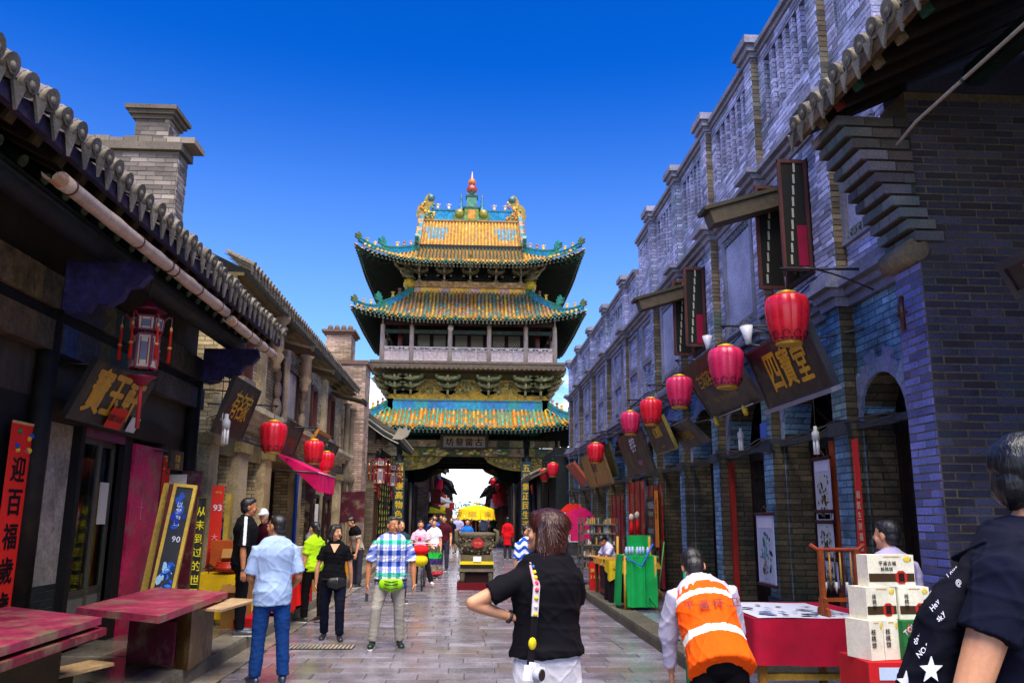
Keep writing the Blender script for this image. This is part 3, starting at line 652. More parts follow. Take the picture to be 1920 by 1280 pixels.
# ------------------------------------------------------------------ the market tower over the street
TX, TY = -.11, 46.46
TW = thing('market_tower', 'three tiered timber tower with glazed yellow and green roofs straddling the street', 'tower', (TX, TY, 0))
GRN, BLU, YEL, ORG, TAN = h('2f8f7a', .7), h('2a88a8', .75), h('e8b43a', .85), h('e08a2a', .8), h('b8a07a', .7)
def side_pt(side, s, d, z):
    return V((TX + s, TY - d, z)) if side == 0 else V((TX + d, TY + s, z)) if side == 1 else V((TX - s, TY + d, z)) if side == 2 else V((TX - d, TY - s, z))
def tier(name, label, W, D, topW, topD, zt, ze, rise, vb, pal, nrow, sides=(0, 1, 2, 3), parent=None, hip=True, under=h('3a9078', .85)):
    rf = parent or thing_part(name, TW)
    if label: rf['label'] = label
    def pos(s, v, side, off=0):
        v = min(1, max(0, v))
        q = min(1, abs(s) / W); d = topD + (D - topD) * v + .22 * q ** 5 * v
        z = zt + (ze - zt) * (1 - (1 - v) ** 1.45) + rise * max(0, (q - .25) / .75) ** 2.6 * v ** 1.5
        return side_pt(side, s * (1 + .03 * q ** 4 * v), d, z + off)
    def v0(s): return 0 if abs(s) <= topW else vb + (1 - vb) * (abs(s) - topW) / (W - topW)
    for side in sides:
        pan = MB(); ns = 40
        pan.grid(lambda a, c: pos((a * 2 - 1) * W, v0((a * 2 - 1) * W) + (1 - v0((a * 2 - 1) * W)) * c, side), ns, 8, lambda a, c: mixc(pal[0], h('3a3020', .5), .5))
        pan = pan.build('roof_bed', GLAZE, rf)
        un = MB(); un.grid(lambda a, c: pos((a * 2 - 1) * W, v0((a * 2 - 1) * W) + (1 - v0((a * 2 - 1) * W)) * c, side, -.14), ns, 8, under); un.build('soffit', PTIMB, rf)
        late = MB(); rows = []
        rf_ = MB()
        for i in range(nrow):
            s = -W + 2 * W * (i + .5) / nrow; a = v0(s)
            if a > .96: continue
            n = max(3, int((1 - a) * (D - topD) / .28)); pts = [pos(s, a + (1 - a) * k / n, side, .03) for k in range(n + 1)]
            b = MB() if side == 0 else late
            kk = random.randrange(len(pal)) if R_() < .55 else None
            cols = [vary(pal[kk] if kk is not None and R_() < .75 else random.choice(pal), .18) for _ in range(n)]
            if vb > 0 and side == 0 and abs(s) < topW:
                for k in range(n):
                    t = k / n
                    if .08 < t < .30 and (abs(abs(s) - 2.0) < .75 - abs(t - .12) * 2.2): cols[k] = vary(h('5a9ab0', .8), .2)
                    elif R_() < .72: cols[k] = vary(pal[0], .15)
            r = W / nrow * .62
            b.tube(pts, r, None, 6, cap=False, cols=cols, arc=(-.1, math.pi + .1))
            d_ = (pts[-1] - pts[-2]).normalized(); e = pts[-1]
            ec = vary(random.choice([YEL, YEL, ORG, GRN, h('d8b060', .8)]), .15)
            b.tube([e - d_ * .02, e + d_ * .035], r * 1.2, ec, 8)
            nx = pos(min(W, s + W / nrow), 1, side, -.03); tv = (pos(min(W, s + W / nrow * 1.9), 1, side, -.03) - pos(s + W / nrow * .1, 1, side, -.03))
            b.add([nx - tv * .5, nx + tv * .5, nx + V((0, 0, -r * 2.0)) + d_ * .02], [(0, 1, 2), (2, 1, 0)], vary(random.choice([GRN, h('5a9a80', .7), YEL]), .2))
            if side == 0: b.build('tile_row', GLAZE, rf)
            # rafters under the eave, round below, square above
            for off, back, rr, cc in ((-.17, .0, .045, h('1c4a3c', .5)), (-.27, .12, .055, h('143028', .5))):
                q0, q1 = pos(s, max(a, .25), side, off - .05), pos(s, 1 - back * .5, side, off)
                rf_.bar(q0, q1, rr * 1.6, rr * 1.6, cc); dd = (q1 - q0).normalized(); rf_.bar(q1, q1 + dd * .02, rr * 1.7, rr * 1.7, h('9aa08a', .6) if off > -.3 else h('4a6a60', .6))
        if late.f: late.build('tile_rows', GLAZE, rf, kind='stuff')
        rf_.build('rafters', PTIMB, rf, kind='stuff')
    if hip:
        for sx, side in ((1, 0), (-1, 0), (1, 2), (-1, 2)):
            pts = [pos(sx * (topW + (W - topW) * t), vb + (1 - vb) * t, side, .12) for t in [k / 8 for k in range(9)]]
            b = MB(); m = 5
            for k in range(8):
                hh = .32 if k < m else .16; b.bar(pts[k] + V((0, 0, hh / 2 - .1)), pts[k + 1] + V((0, 0, hh / 2 - .1)), .2, hh, vary(h('1f8ab0', .75) if k % 4 else GRN, .1))
                b.bar(pts[k] + V((0, 0, hh - .08)), pts[k + 1] + V((0, 0, hh - .08)), .26, .06, GRN)
            b.build('hip_ridge', GLAZE, rf)
            beast(rf, pts[m] + V((0, 0, .28)), (pts[m + 1] - pts[m]), .5, GRN); beast(rf, pts[-1] + V((0, 0, .0)), (pts[-1] - pts[-2]), .42, h('6a7a3a', .6))
            for k, cc in ((1, h('c0a08a', .7)), (2, h('a06a4a', .7)), (3, YEL), (6, YEL), (7, h('c8902a', .8))): figurine(rf, pts[k] + V((0, 0, .24 if k < m else .1)), .42 if k < m else .36, cc)
    return rf
def beast(rf, p, d, sz, col):
    """a dragon head facing out along the ridge, with open jaw, horns and crest"""
    d = V((d.x, d.y, 0)).normalized(); w = d.cross(Z_); b = MB()
    out = [(-.5, 0), (.1, 0), (.5, .12), (.62, .3), (.4, .3), (.2, .26), (.45, .42), (.6, .62), (.35, .6), (.2, .72), (.12, 1.0), (0, .74), (-.18, .9), (-.2, .6), (-.42, .55), (-.34, .3)]
    b.prism([(x * sz, y * sz) for x, y in out], p - w * sz * .14, d, Z_, w * sz * .28, col); b.ball(p + d * sz * .2 + Z_ * sz * .5, sz * .1, YEL, 6, 5)
    b.build('ridge_beast', GLAZE, rf)
def figurine(rf, p, sz, col):
    b = MB(); b.tube([p, p + V((0, 0, sz * .45))], [sz * .2, sz * .14], col, 6); b.ball(p + V((0, 0, sz * .62)), sz * .15, col, 6, 5)
    b.tube([p + V((0, 0, sz * .4)), p + V((sz * .28, 0, sz * .75))], [sz * .08, sz * .02], col, 5); b.tube([p + V((0, 0, sz * .4)), p + V((-sz * .28, 0, sz * .7))], [sz * .08, sz * .02], col, 5)
    b.build('ridge_figure', GLAZE, rf)
YP = [h('dca238', .68), h('d89430', .68), h('e0b450', .68), h('d09a68', .68), h('c0a460', .6)]
MP = [h('c8a070', .7), h('b88a68', .7), h('d09038', .75), h('7aa090', .65), h('5a9a90', .65), h('d8b050', .75), h('b0a080', .65)]
LP = [h('e09028', .8), h('d88a38', .8), h('58b090', .7), h('48a080', .7), h('d0a838', .75), h('80a070', .65), h('3a9a8a', .7)]
# top roof: hip and gable
TOPW, VB = 2.9, .56
R1 = tier('top_roof', 'yellow glazed hip and gable roof with dragon ridge', 5.52, 5.72, TOPW, .22, 18.5, 14.45, .82, VB, YP, 58, sides=(0, 2))
dB = .22 + (5.72 - .22) * VB; zB = 18.5 + (14.45 - 18.5) * (1 - (1 - VB) ** 1.45)
tier('top_roof', None, 5.52, 5.72, dB, TOPW + .1, zB, 14.45, .82, 0, YP, 58, sides=(1, 3), parent=R1, hip=False)
for s in (-1, 1):   # gable triangles, barge boards and descending ridges
    b = MB(); x = TX + s * (TOPW + .05); b.prism([(-dB, zB - .1), (dB, zB - .1), (.2, 18.4), (-.2, 18.4)], (x, TY, 0), Y_, Z_, (-s * .15, 0, 0), h('6a3a2a', .5)); b.build('gable', PTIMB, R1)
    for e in (-1, 1):
        pts = []
        for k in range(9):
            v = VB * k / 8 * 1.02; d = .22 + (5.72 - .22) * v; z = 18.5 + (14.45 - 18.5) * (1 - (1 - v) ** 1.45); pts.append(V((TX + s * (TOPW + .02), TY + e * d, z + .22)))
        b = MB()
        for k in range(8): b.bar(pts[k], pts[k + 1], .26, .46, vary(h('b89a7a', .7) if k % 2 else h('3a90a8', .7), .15)); b.bar(pts[k] + V((0, 0, .25)), pts[k + 1] + V((0, 0, .25)), .34, .07, h('8a7a5a', .6))
        b.build('descending_ridge', GLAZE, R1)
        for k in range(1, 8):
            figurine(R1, pts[k] + V((s * .1, 0, .26)), .3, random.choice([GRN, h('a86a4a', .7), BLU, YEL]))
        beast(R1, pts[-1] + V((0, 0, .1)), V((0, e, 0)), .7, h('3a8a7a', .7))
RZ = 18.62
b = MB(); b.box((TX - 2.95, TY - .3, RZ - .28), (TX + 2.95, TY + .3, RZ + .02), h('b8923a', .7)); b.box((TX - 2.95, TY - .34, RZ - .12), (TX + 2.95, TY + .34, RZ - .05), h('8a5a2a', .6)); b.build('ridge_base', GLAZE, R1)
for k in range(6):
    if k in (2, 3): continue
    x0 = TX - 2.4 + k * .8; b = MB(); b.box((x0 + .01, TY - .16, RZ + .02), (x0 + .79, TY + .16, RZ + .62), vary(h('1a90c0', .8), .12)); b.box((x0, TY - .2, RZ + .62), (x0 + .8, TY + .2, RZ + .7), h('1a7a90', .7)); b.build('ridge_panel', GLAZE, R1)
for s in (-1, 1):   # curled ridge dragons
    b = MB(); out = [(-.55, 0), (.75, 0), (.85, .35), (.55, .62), (.4, .8), (.45, 1.1), (.72, 1.35), (.75, 1.75), (.45, 1.98), (.12, 1.86), (-.02, 1.6), (-.1, 1.3), (-.4, 1.2), (-.62, .9), (-.7, .4)]
    u = V((-s, 0, 0)); b.prism([(x * .7, y * .85) for x, y in out], V((TX + s * 2.75, TY - .18, RZ)), u, Z_, (0, .36, 0), h('a89028', .7)); b.ball((TX + s * 2.4, TY - .12, RZ + 1.4), (.24, .2, .24), h('4a7a80', .6), 10, 7)
    for k in range(22): b.ball((TX + s * (2.5 + U_(-.45, .5)), TY - .2, RZ + U_(.15, 1.2)), (U_(.05, .13), .06, U_(.05, .13)), random.choice([YEL, ORG, GRN, h('a04a3a', .7), h('3a7a60', .6)]), 7, 5)
    b.build('ridge_dragon', GLAZE, R1)
    b = MB(); b.box((TX + s * .75 - .3, TY - .24, RZ), (TX + s * .75 + .3, TY + .24, RZ + .45), h('6a8a3a', .6)); b.ball((TX + s * .7, TY - .2, RZ + .45), (.3, .2, .3), h('9a9a2a', .6), 8, 6)
    b.lathe([(.14, .5), (.16, .7), (.1, .8), (.12, 1.0), (.08, 1.15), (.09, 1.35), (.05, 1.5), (.02, 1.85)], None, (TX + s * .62, TY, RZ), 8, cols=[ORG, h('c88a5a', .7), BLU, h('6a90a8', .7), BLU, h('4a6a9a', .7), h('3a5a6a', .6)]); b.build('small_spire', GLAZE, R1)
    for x in (1.35, 2.0): figurine(R1, V((TX + s * x, TY, RZ + .7)), .55, h('d0b8a0', .8))
b = MB(); b.box((TX - .42, TY - .32, RZ), (TX + .42, TY + .32, RZ + .75), h('7a9a30', .7)); b.box((TX - .2, TY - .34, RZ + .1), (TX + .2, TY - .31, RZ + .65), ORG); b.box((TX - .5, TY - .36, RZ + .75), (TX + .5, TY + .36, RZ + .84), h('3a5a3a', .6))
b.box((TX - .3, TY - .26, RZ + .84), (TX + .3, TY + .26, RZ + 1.55), h('5a9a78', .7)); b.box((TX - .36, TY - .3, RZ + 1.5), (TX + .36, TY + .3, RZ + 1.6), h('3a5a4a', .6))
b.lathe([(.2, 1.6), (.15, 1.75), (.3, 1.85), (.34, 2.02), (.28, 2.2), (.14, 2.3), (.22, 2.38), (.25, 2.52), (.16, 2.68), (.06, 2.8), (.035, 3.1), (.01, 3.2)], None, (TX, TY, RZ), 16, cols=[h('6a8a80', .6), h('5a8a80', .6)] + [h('a83a28', .7)] * 4 + [h('d8702a', .8)] * 3 + [h('d8b0a0', .8)] * 2); b.build('finial', GLAZE, R1)
# middle and lower roofs
R2 = tier('middle_roof', 'middle skirt roof in mixed ochre and green tiles', 5.58, 5.75, 3.1, 3.15, 13.45, 11.45, .5, 0, MP, 56)
R3 = tier('lower_roof', 'lowest skirt roof in orange and green tiles', 5.75, 5.95, 4.15, 3.95, 7.05, 5.9, .5, 0, LP, 56)
def ring(name, m, z0, z1, half, t, colf, parent=TW):
    b = MB()
    for side in range(4):
        n = 12
        for k in range(n):
            s0, s1 = -half + 2 * half * k / n, -half + 2 * half * (k + 1) / n; p = [side_pt(side, s, d, z) for s in (s0, s1) for d in (half - t, half) for z in (z0, z1)]
            b.add(p, [(0, 1, 5, 4), (2, 6, 7, 3), (1, 3, 7, 5), (0, 4, 6, 2)] + ([(0, 2, 3, 1)] if k == 0 else []) + ([(4, 5, 7, 6)] if k == n - 1 else []), colf(k) if callable(colf) else colf)
    return b.build(name, m, parent)
ring('ridge_band', GLAZE, 6.95, 7.42, 4.1, .25, lambda k: vary(random.choice([h('1a90b0', .8), h('2a9aa0', .7), h('1a7ab0', .8)]), .15), R3)
ring('ridge_cap', GLAZE, 7.42, 7.5, 4.16, .35, h('5a8a6a', .6), R3)
ring('ridge_band', GLAZE, 13.3, 13.68, 3.2, .2, lambda k: vary(YEL if k % 3 else h('d0a8a0', .7), .12), R2)
ring('ridge_beam', PTIMB, 13.68, 14.0, 3.34, .3, h('c8a070', .7), R2)
for s in (-1, 1):
    for e in (-1, 1): b = MB(); b.lathe([(.12, 0), (.26, .05), (.3, .25), (.26, .42), (.12, .48)], h('d0b020', .8), (TX + s * 3.3, TY + e * 3.3, 13.6), 10); b.build('corner_boss', GLAZE, R2)
# upper body wall behind the brackets, gallery core, bracket storey
def core(name, half, z0, z1, col, m=PTIMB):
    b = MB(); b.box((TX - half, TY - half, z0), (TX + half, TY + half, z1), col); return b.build(name, m, TW)
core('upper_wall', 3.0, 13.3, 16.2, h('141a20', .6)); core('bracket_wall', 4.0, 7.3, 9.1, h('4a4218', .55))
def bracket_mesh(name, tiers, L, out, hgt, col):
    b = MB(); c2 = mixc(col, (.02, .03, .03), .3); b.lathe([(.1, 0), (.16, .1), (.16, .16)], col, (0, 0, 0), 4)
    for k in range(tiers):
        z = .16 + hgt * k; l = L * (.55 + .45 * (k + 1) / tiers) / 2; o = out * (k + 1) / tiers; y = -out * k / tiers
        for q in range(2):
            yy = y if q else 0
            for s in (-1, 1): b.add([(0, yy - .05, z), (s * l, yy - .05, z + hgt * .45), (s * l, yy - .05, z + hgt * .75), (0, yy - .05, z + hgt * .6), (0, yy + .05, z), (s * l, yy + .05, z + hgt * .45), (s * l, yy + .05, z + hgt * .75), (0, yy + .05, z + hgt * .6)], [(0, 1, 2, 3), (7, 6, 5, 4), (0, 4, 5, 1), (2, 6, 7, 3), (1, 5, 6, 2)], col)
            for s in (-1, 1): b.cbox((s * l, yy, z + hgt * .8), (.13, .15, .09), col)
        b.add([(-.055, .1, z), (.055, .1, z), (-.055, -o, z + .02), (.055, -o, z + .02), (-.03, -o - .22, z + hgt * .65), (.03, -o - .22, z + hgt * .65), (-.055, .1, z + hgt * .6), (.055, .1, z + hgt * .6), (-.055, -o, z + hgt * .7), (.055, -o, z + hgt * .7)], [(0, 1, 3, 2), (2, 3, 5, 4), (6, 8, 9, 7), (8, 4, 5, 9), (0, 2, 8, 6), (1, 7, 9, 3), (2, 4, 8), (3, 9, 5)], mixc(col, (.6, .55, .4), .35))
    return b.mesh(name, PTIMB)
bm = bracket_mesh('bracket', 4, 1.05, 1.05, .3, h('a09c80', .8)); bm2 = bracket_mesh('bracket', 3, 1.15, .85, .34, h('8a8a58', .75))
def ring_brackets(me, half, z, ss, sc=1.0):
    for side in range(4):
        for s in ss:
            o = side_pt(side, s, half, z); inst(me, 'bracket_set', TW, Matrix.Translation(o) @ Matrix.Rotation(side * math.pi / 2, 4, 'Z') @ Matrix.Scale(sc, 4))
ring_brackets(bm, 3.02, 14.0, (-2.75, -1.4, 0, 1.4, 2.75)); ring_brackets(bm2, 4.02, 7.55, (-3.75, -2.95, -1.05, 1.05, 2.95, 3.75))
for s in (-1, 1):
    for e in (-1, 1):
        for k in range(4):
            b = MB(); d = V((s, e, 0)).normalized(); p = V((TX + s * 3.0, TY + e * 3.0, 14.25 + .32 * k)); q = p + d * (.7 + .42 * k); b.tube([p, q, q + d * .28 + V((0, 0, .14)), q + d * .42 + V((0, 0, .34))], [.09, .09, .07, .02], h('a09a78', .8), 6); b.build('corner_arm', PTIMB, TW)
            b = MB(); p = V((TX + s * 4.0, TY + e * 4.0, 7.7 + .33 * k)); q = p + d * (.4 + .25 * k); b.tube([p, q, q + d * .2 + V((0, 0, .16))], [.1, .1, .04], h('6a6038', .6), 6); b.build('corner_arm', PTIMB, TW)
for s in (-2, 0, 2):   # painted boards between the bracket sets
    b = MB(); pts = [(-.85, 0), (.85, 0), (.6, .5), (.3, .82), (-.3, .82), (-.6, .5)]; b.prism(pts, (TX + s, TY - 4.03, 7.72), X_, Z_, (0, -.04, 0), h('a8882a', .65))
    for k in range(26): b.ball((TX + s + U_(-.5, .5), TY - 4.075, 7.72 + U_(.08, .7)), (U_(.04, .12), .015, U_(.03, .09)), random.choice([h('b0a878', .7), h('7a7a4a', .6), h('c09a2a', .7), h('5a6a4a', .6)]), 6, 4)
    b.build('painted_board', PTIMB, TW)
b = MB(); b.box((TX - 4.1, TY - 4.16, 7.5), (TX + 4.1, TY - 4.0, 7.72), h('b08a1a', .65)); b.build('lintel', PTIMB, TW)
# deck with its scalloped edge and the gallery
D0 = 4.95
b = MB(); b.box((TX - D0, TY - D0, 8.98), (TX + D0, TY + D0, 9.3), h('8a7a66', .6)); b.box((TX - D0 - .06, TY - D0 - .06, 9.22), (TX + D0 + .06, TY + D0 + .06, 9.34), h('7a6a58', .6)); b.build('deck', WOOD, TW)
b = MB()
for side in range(4):
    for k in range(40):
        s = -D0 + 2 * D0 * (k + .5) / 40; w = D0 / 40; b.prism([(-w, 0), (-w, -.1), (-w * .4, -.18), (w * .4, -.18), (w, -.1), (w, 0)], side_pt(side, s, D0 + .05, 9.1), side_pt(side, 1, 0, 0) - side_pt(side, 0, 0, 0), Z_, (side_pt(side, 0, -.05, 0) - side_pt(side, 0, 0, 0)), h('6a5a48', .6))
b.build('deck_valance', WOOD, TW)
GC = [-4.46, -2.96, -.98, 1.04, 2.95, 4.46]
for side in range(4):
    for s in GC:
        p = side_pt(side, s, 4.46, 9.3)
        if side in (1, 3) and abs(s) > 4.4: continue
        b = MB(); b.tube([p, p + V((0, 0, 2.5))], [.13, .11], h('bca89a', .9), 10); b.lathe([(.2, -.1), (.2, .04), (.16, .1)], h('a89a92', .7), (p.x, p.y, p.z), 10); b.build('gallery_column', WOODZ, TW)
    for a, c in zip(GC, GC[1:]):
        rl = thing_part('railing', TW); RC = h('c8bab2', .95)
        b = MB()
        for z, t in ((9.42, .06), (9.98, .05), (10.12, .07)): b.bar(side_pt(side, a, 4.5, z), side_pt(side, c, 4.5, z), .07, t, RC)
        b.build('rail', WOOD, rl); n = 3
        for k in range(n):
            s0, s1 = a + (c - a) * k / n, a + (c - a) * (k + 1) / n
            b = MB(); b.bar(side_pt(side, s0 + .04, 4.48, 9.7), side_pt(side, s1 - .04, 4.48, 9.7), .025, .5, vary(h('c0aca8', .95), .12)); b.build('rail_panel', WOOD, rl)
            b = MB(); b.bar(side_pt(side, s0, 4.5, 9.42), side_pt(side, s0, 4.5, 10.1), .06, .06, RC, up=(1, 1, 0)); b.build('baluster', WOODZ, rl)
            b = MB(); b.cbox(side_pt(side, (s0 + s1) / 2, 4.5, 10.05), (.2, .2, .09), RC); b.build('rail_boss', WOOD, rl)
ring('gallery_beam', PTIMB, 11.3, 11.62, 4.56, .2, lambda k: vary(h('5a4038', .55), .3)); ring('gallery_tie', PTIMB, 10.85, 11.05, 4.5, .1, lambda k: vary(h('3a4a42', .5), .3))
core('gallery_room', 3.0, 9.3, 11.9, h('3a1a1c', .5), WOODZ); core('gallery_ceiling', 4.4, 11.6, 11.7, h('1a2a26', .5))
for s in (-2, 0, 2):
    w_ = thing_part('lattice_window', TW); y = TY - 3.03
    for e in (-.42, .42):
        x = TX + s + e; b = MB(); b.box((x - .34, y - .02, 10.0), (x + .34, y + .02, 11.1), h('d8d4bc', .7)); pn = b.build('paper_pane', PAPER, w_)
        b = MB()
        for k in range(-7, 8):
            for dx in (1, -1):
                pts = []
                for t in (0, 1):
                    z = 10.0 + 1.1 * t; xx = x + k * .13 + dx * (z - 10.55) * .62; pts.append((xx, z))
                (xa, za), (xc, zc) = pts; lo_, hi_ = x - .33, x + .33
                def cl(xa, za, xc, zc):
                    if xa == xc: return (xa, za, xc, zc)
                    t0, t1 = sorted(((lo_ - xa) / (xc - xa), (hi_ - xa) / (xc - xa))); t0, t1 = max(0, t0), min(1, t1)
                    return None if t0 >= t1 else (xa + (xc - xa) * t0, za + (zc - za) * t0, xa + (xc - xa) * t1, za + (zc - za) * t1)
                q = cl(xa, za, xc, zc)
                if q: b.bar((q[0], y - .035, q[1]), (q[2], y - .035, q[3]), .025, .028, h('2a1414', .6), up=(0, 1, 0))
        for zz in (9.97, 11.12): b.box((x - .38, y - .06, zz - .04), (x + .38, y - .02, zz + .04), h('2a1010', .6))
        for xx in (x - .36, x + .36): b.box((xx - .04, y - .06, 9.97), (xx + .04, y - .02, 11.12), h('2a1010', .6))
        b.build('lattice', WOODZ, w_)
    b = MB(); b.box((TX + s - .82, y - .05, 9.35), (TX + s + .82, y - .01, 9.95), h('3a1216', .6)); b.build('lower_panel', WOODZ, w_)
for s in (-3.6, 3.6):
    b = MB(); b.tube([(TX + s, TY - 3.7, 9.3), (TX + s, TY - 3.7, 11.6)], .13, h('7a2a26', .6), 10); b.build('inner_column', PAINT, TW)
bl = MB(); p = at(845, 613, y=41.9); bl.lathe([(.02, .14), (.05, .1), (.14, .06), (.15, -.12), (.1, -.2), (.03, -.24)], h('e8e4dc', .8), p, 12); bl.tube([p + V((0, 0, .12)), p + V((0, .2, .28))], .02, h('c8c4bc', .7), 6); tag(bl.build('loudspeaker', PLAST), 'white round loudspeaker hung on a column of the tower gallery', 'speaker')
# ground storey: columns, beams, braces, couplets, passage
for e, yy in ((-1, 42.0), (1, 50.9)):
    for x in (-4.75, -3.48, 2.89, 4.4):
        cb = MB(); big = abs(x) < 4; cb.tube([(x, yy, 0), (x, yy, 5.4)], [.26 if big else .2, .24 if big else .18], h('141c1a', .6), 14); cb.lathe([(.42, 0), (.44, .2), (.34, .34), (.28, .38)], h('8a8478', .6), (x, yy, 0), 14); cb.build('column', PAINT, TW)
    b = MB(); k = 0; x = -4.9
    while x < 4.55:
        w = U_(.35, .9); x1 = min(4.6, x + w); b.box((x, yy - .16, 5.02), (x1, yy + .16, 5.36), vary(random.choice([h('7a6a2a', .6), h('5a5a30', .6), h('a08a60', .65), h('8a7040', .6)]), .25)); b.box((x, yy - .2, 4.56), (x1, yy + .2, 4.98), vary(random.choice([h('9a8030', .65), h('6a6a34', .6), h('a88a58', .65), h('5a6238', .6)]), .25)); x = x1
    b.build('painted_beam', PTIMB, TW)
    b = MB()
    for k in range(40): b.ball((U_(-2.2, 1.8), yy - .2 * (1 if e < 0 else -1), 4.77 + U_(-.12, .12)), (U_(.06, .16), .02, U_(.03, .07)), random.choice([h('e0c030', .8), h('c8a838', .7), h('d8c890', .8), h('7a7a30', .6)]), 6, 4)
    b.build('carved_relief', PTIMB, TW)
    for s, x0, ln in ((1, -3.25, 2.0), (-1, 2.66, 2.0), (1, 3.1, 1.1), (-1, -3.7, .8)):   # carved braces under the beam
        out = [(0, 0), (0, -.72), (ln * .25, -.68), (ln * .5, -.6), (ln * .7, -.45), (ln * .85, -.3), (ln * .92, -.12), (ln, 0)]
        b = MB(); b.prism(out, (x0, yy - .08, 4.56), (s, 0, 0), Z_, (0, .14, 0), h('8a7a34', .6))
        for k in range(int(22 * ln)):
            t = R_(); u = t * ln * .9; zz = -.72 * (1 - t) * R_() * .95 - .05; b.ball((x0 + s * u, yy - .08, 4.56 + zz), (U_(.05, .13), .04, U_(.03, .07)), random.choice([h('b09428', .7), h('9a8a58', .6), h('6a6a34', .6), h('c0a050', .7)]), 6, 4)
        b.build('carved_brace', PTIMB, TW)
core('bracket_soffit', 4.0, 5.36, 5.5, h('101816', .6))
for x, half in ((-4.75, .1), (4.4, .1)): b = MB(); b.box((x - half, 42.2, 0), (x + half, 50.7, 4.6), h('2a1c18', .5)); b.build('side_wall', BRICK_D, TW)
for x in (-3.48, 2.89):
    b = MB(); b.box((x - .3, 42.0, 4.5), (x + .3, 50.9, 5.1), h('0e1614', .6)); b.build('side_beam', PTIMB, TW)
for yy in (45, 48, 50.85): b = MB(); b.box((-3.4, yy - .15, 4.42), (2.8, yy + .15, 4.9), h('0e1614', .6)); b.build('cross_beam', PTIMB, TW)
for s, x0 in ((1, -3.3), (-1, 2.7)):   # heavy corner brackets on the far side frame the sky
    b = MB(); b.prism([(0, 0), (0, -.9), (.55, -.86), (.85, -.7), (.98, -.45), (1.02, -.25), (1.3, -.02), (1.3, 0)], (x0, 50.6, 4.5), (s, 0, 0), Z_, (0, .2, 0), h('0e1614', .6)); b.build('carved_brace', PTIMB, TW)
    for k, yy in enumerate((43.2, 45.5, 48.0)): b = MB(); b.tube([(x0 + s * .35, yy, .1), (x0 + s * .35, yy, 3.3)], .07, h('8a7a68', .6), 8); b.box((x0 - .06, yy - .05, .1), (x0 + .06, yy + 1.6, 3.4), h('2a1614', .6)); b.build('inner_post', WOODZ, TW)
for x, txt, lab in ((-3.42, '百尺樓高物色余', 'dark couplet board with gold characters on the left tower column'), (2.86, '五行氣正民生遂', 'dark couplet board with gold characters on the right tower column')):
    t = thing('couplet_board', lab, 'sign', (x, 41.66, 1.0)); b = MB(); b.box((x - .25, 41.66, .75), (x + .25, 41.74, 4.3), h('1c4850' if x > 0 else '1a3a38', .6)); b.build('board', PAINT, t)
    b = MB(); lettering(b, txt, (x, 41.654, 2.62), X_, Z_, .4, h('d8b020', .85), .03, True, 1.14); b.build('lettering', GOLD, t, kind='stuff')
p0, p1 = at(826, 818, y=41.75), at(915, 839, y=41.75)
t = thing('name_plaque', 'carved plaque with four dark red characters over the tower passage', 'sign', (p0.x, 41.75, p1.z)); cxp = (p0.x + p1.x) / 2; zc = (p0.z + p1.z) / 2
M = Matrix.Translation((cxp, 41.72, zc)) @ Matrix.Rotation(math.radians(-8), 4, 'X'); b = MB(); b.box((-1.05, -.03, -.28), (1.05, .05, .28), h('b0a078', .7), M); b.build('panel', WOOD, t)
b = MB()
for q in ((-1.2, -.38, 1.2, -.28), (-1.2, .28, 1.2, .38), (-1.2, -.28, -1.05, .28), (1.05, -.28, 1.2, .28)): b.box((q[0], -.08, q[1]), (q[2], .06, q[3]), h('5a4a38', .6), M)
b.build('frame', WOOD, t)
b = MB(); lettering(b, '坊發當古', M @ V((0, -.036, 0)), X_, M.to_3x3() @ Z_, .42, h('5a1420', .7), .03, False, 1.15); b.build('lettering', INK, t, kind='stuff')
for s in (-1, 1):
    b = MB(); p = V((TX + s * 5.6, TY - 5.7, 11.9)); b.lathe([(.02, .12), (.07, .08), (.1, -.06), (.02, -.1)], h('8a7a4a', .6), p, 8); b.build('wind_bell', METAL, TW)
# ------------------------------------------------------------------ left foreground: timber shop with deep eaves
LS = thing('timber_shop', 'dark timber shop with painted beams and tiled eaves on the left', 'building', (-4.3, 8, 0))
LX, LZ = -3.1, 4.33
def lz(x): return LZ + (LX - x) * .5
LY0, LY1 = 1.5, 13.25
for i in range(11):
    x0 = LX - .02 - i * .22; b = MB(); x1 = x0 - .212; b.add([(x0, LY0, lz(x0)), (x1, LY0, lz(x1)), (x1, LY1, lz(x1)), (x0, LY1, lz(x0)), (x0, LY0, lz(x0) + .03), (x1, LY0, lz(x1) + .03), (x1, LY1, lz(x1) + .03), (x0, LY1, lz(x0) + .03)], [(0, 1, 2, 3), (7, 6, 5, 4), (0, 4, 5, 1), (3, 2, 6, 7), (0, 3, 7, 4)], vary(h('2c2820', .5), .3)); b.build('soffit_board', WOOD, LS)
for i in range(32):
    y = LY0 + .3 + i * .37; b = MB(); c = vary(h('3a2c1c', .55), .3); b.bar((LX - .16, y, lz(LX - .16) - .06), (-5.2, y, lz(-5.2) - .06), .1, .1, c); b.bar((LX - .13, y, lz(LX - .13) - .06), (LX - .16, y, lz(LX - .16) - .06), .104, .104, h('6a5a38', .6)); b.build('rafter', WOOD, LS)
    b = MB(); b.tube([(LX - .55, y + .18, lz(LX - .55) - .2), (-5.0, y + .18, lz(-5.0) - .2)], .055, h('16342e', .5), 8); b.tube([(LX - .53, y + .18, lz(LX - .53) - .2), (LX - .552, y + .18, lz(LX - .552) - .2)], .058, h('6a7a5a', .6), 8); b.build('rafter', PTIMB, LS)
b = MB(); b.box((LX - .04, LY0, LZ - .05), (LX + .02, LY1, LZ + .06), h('4a3a5a', .5)); b.build('fascia', PTIMB, LS)
tmL = tm
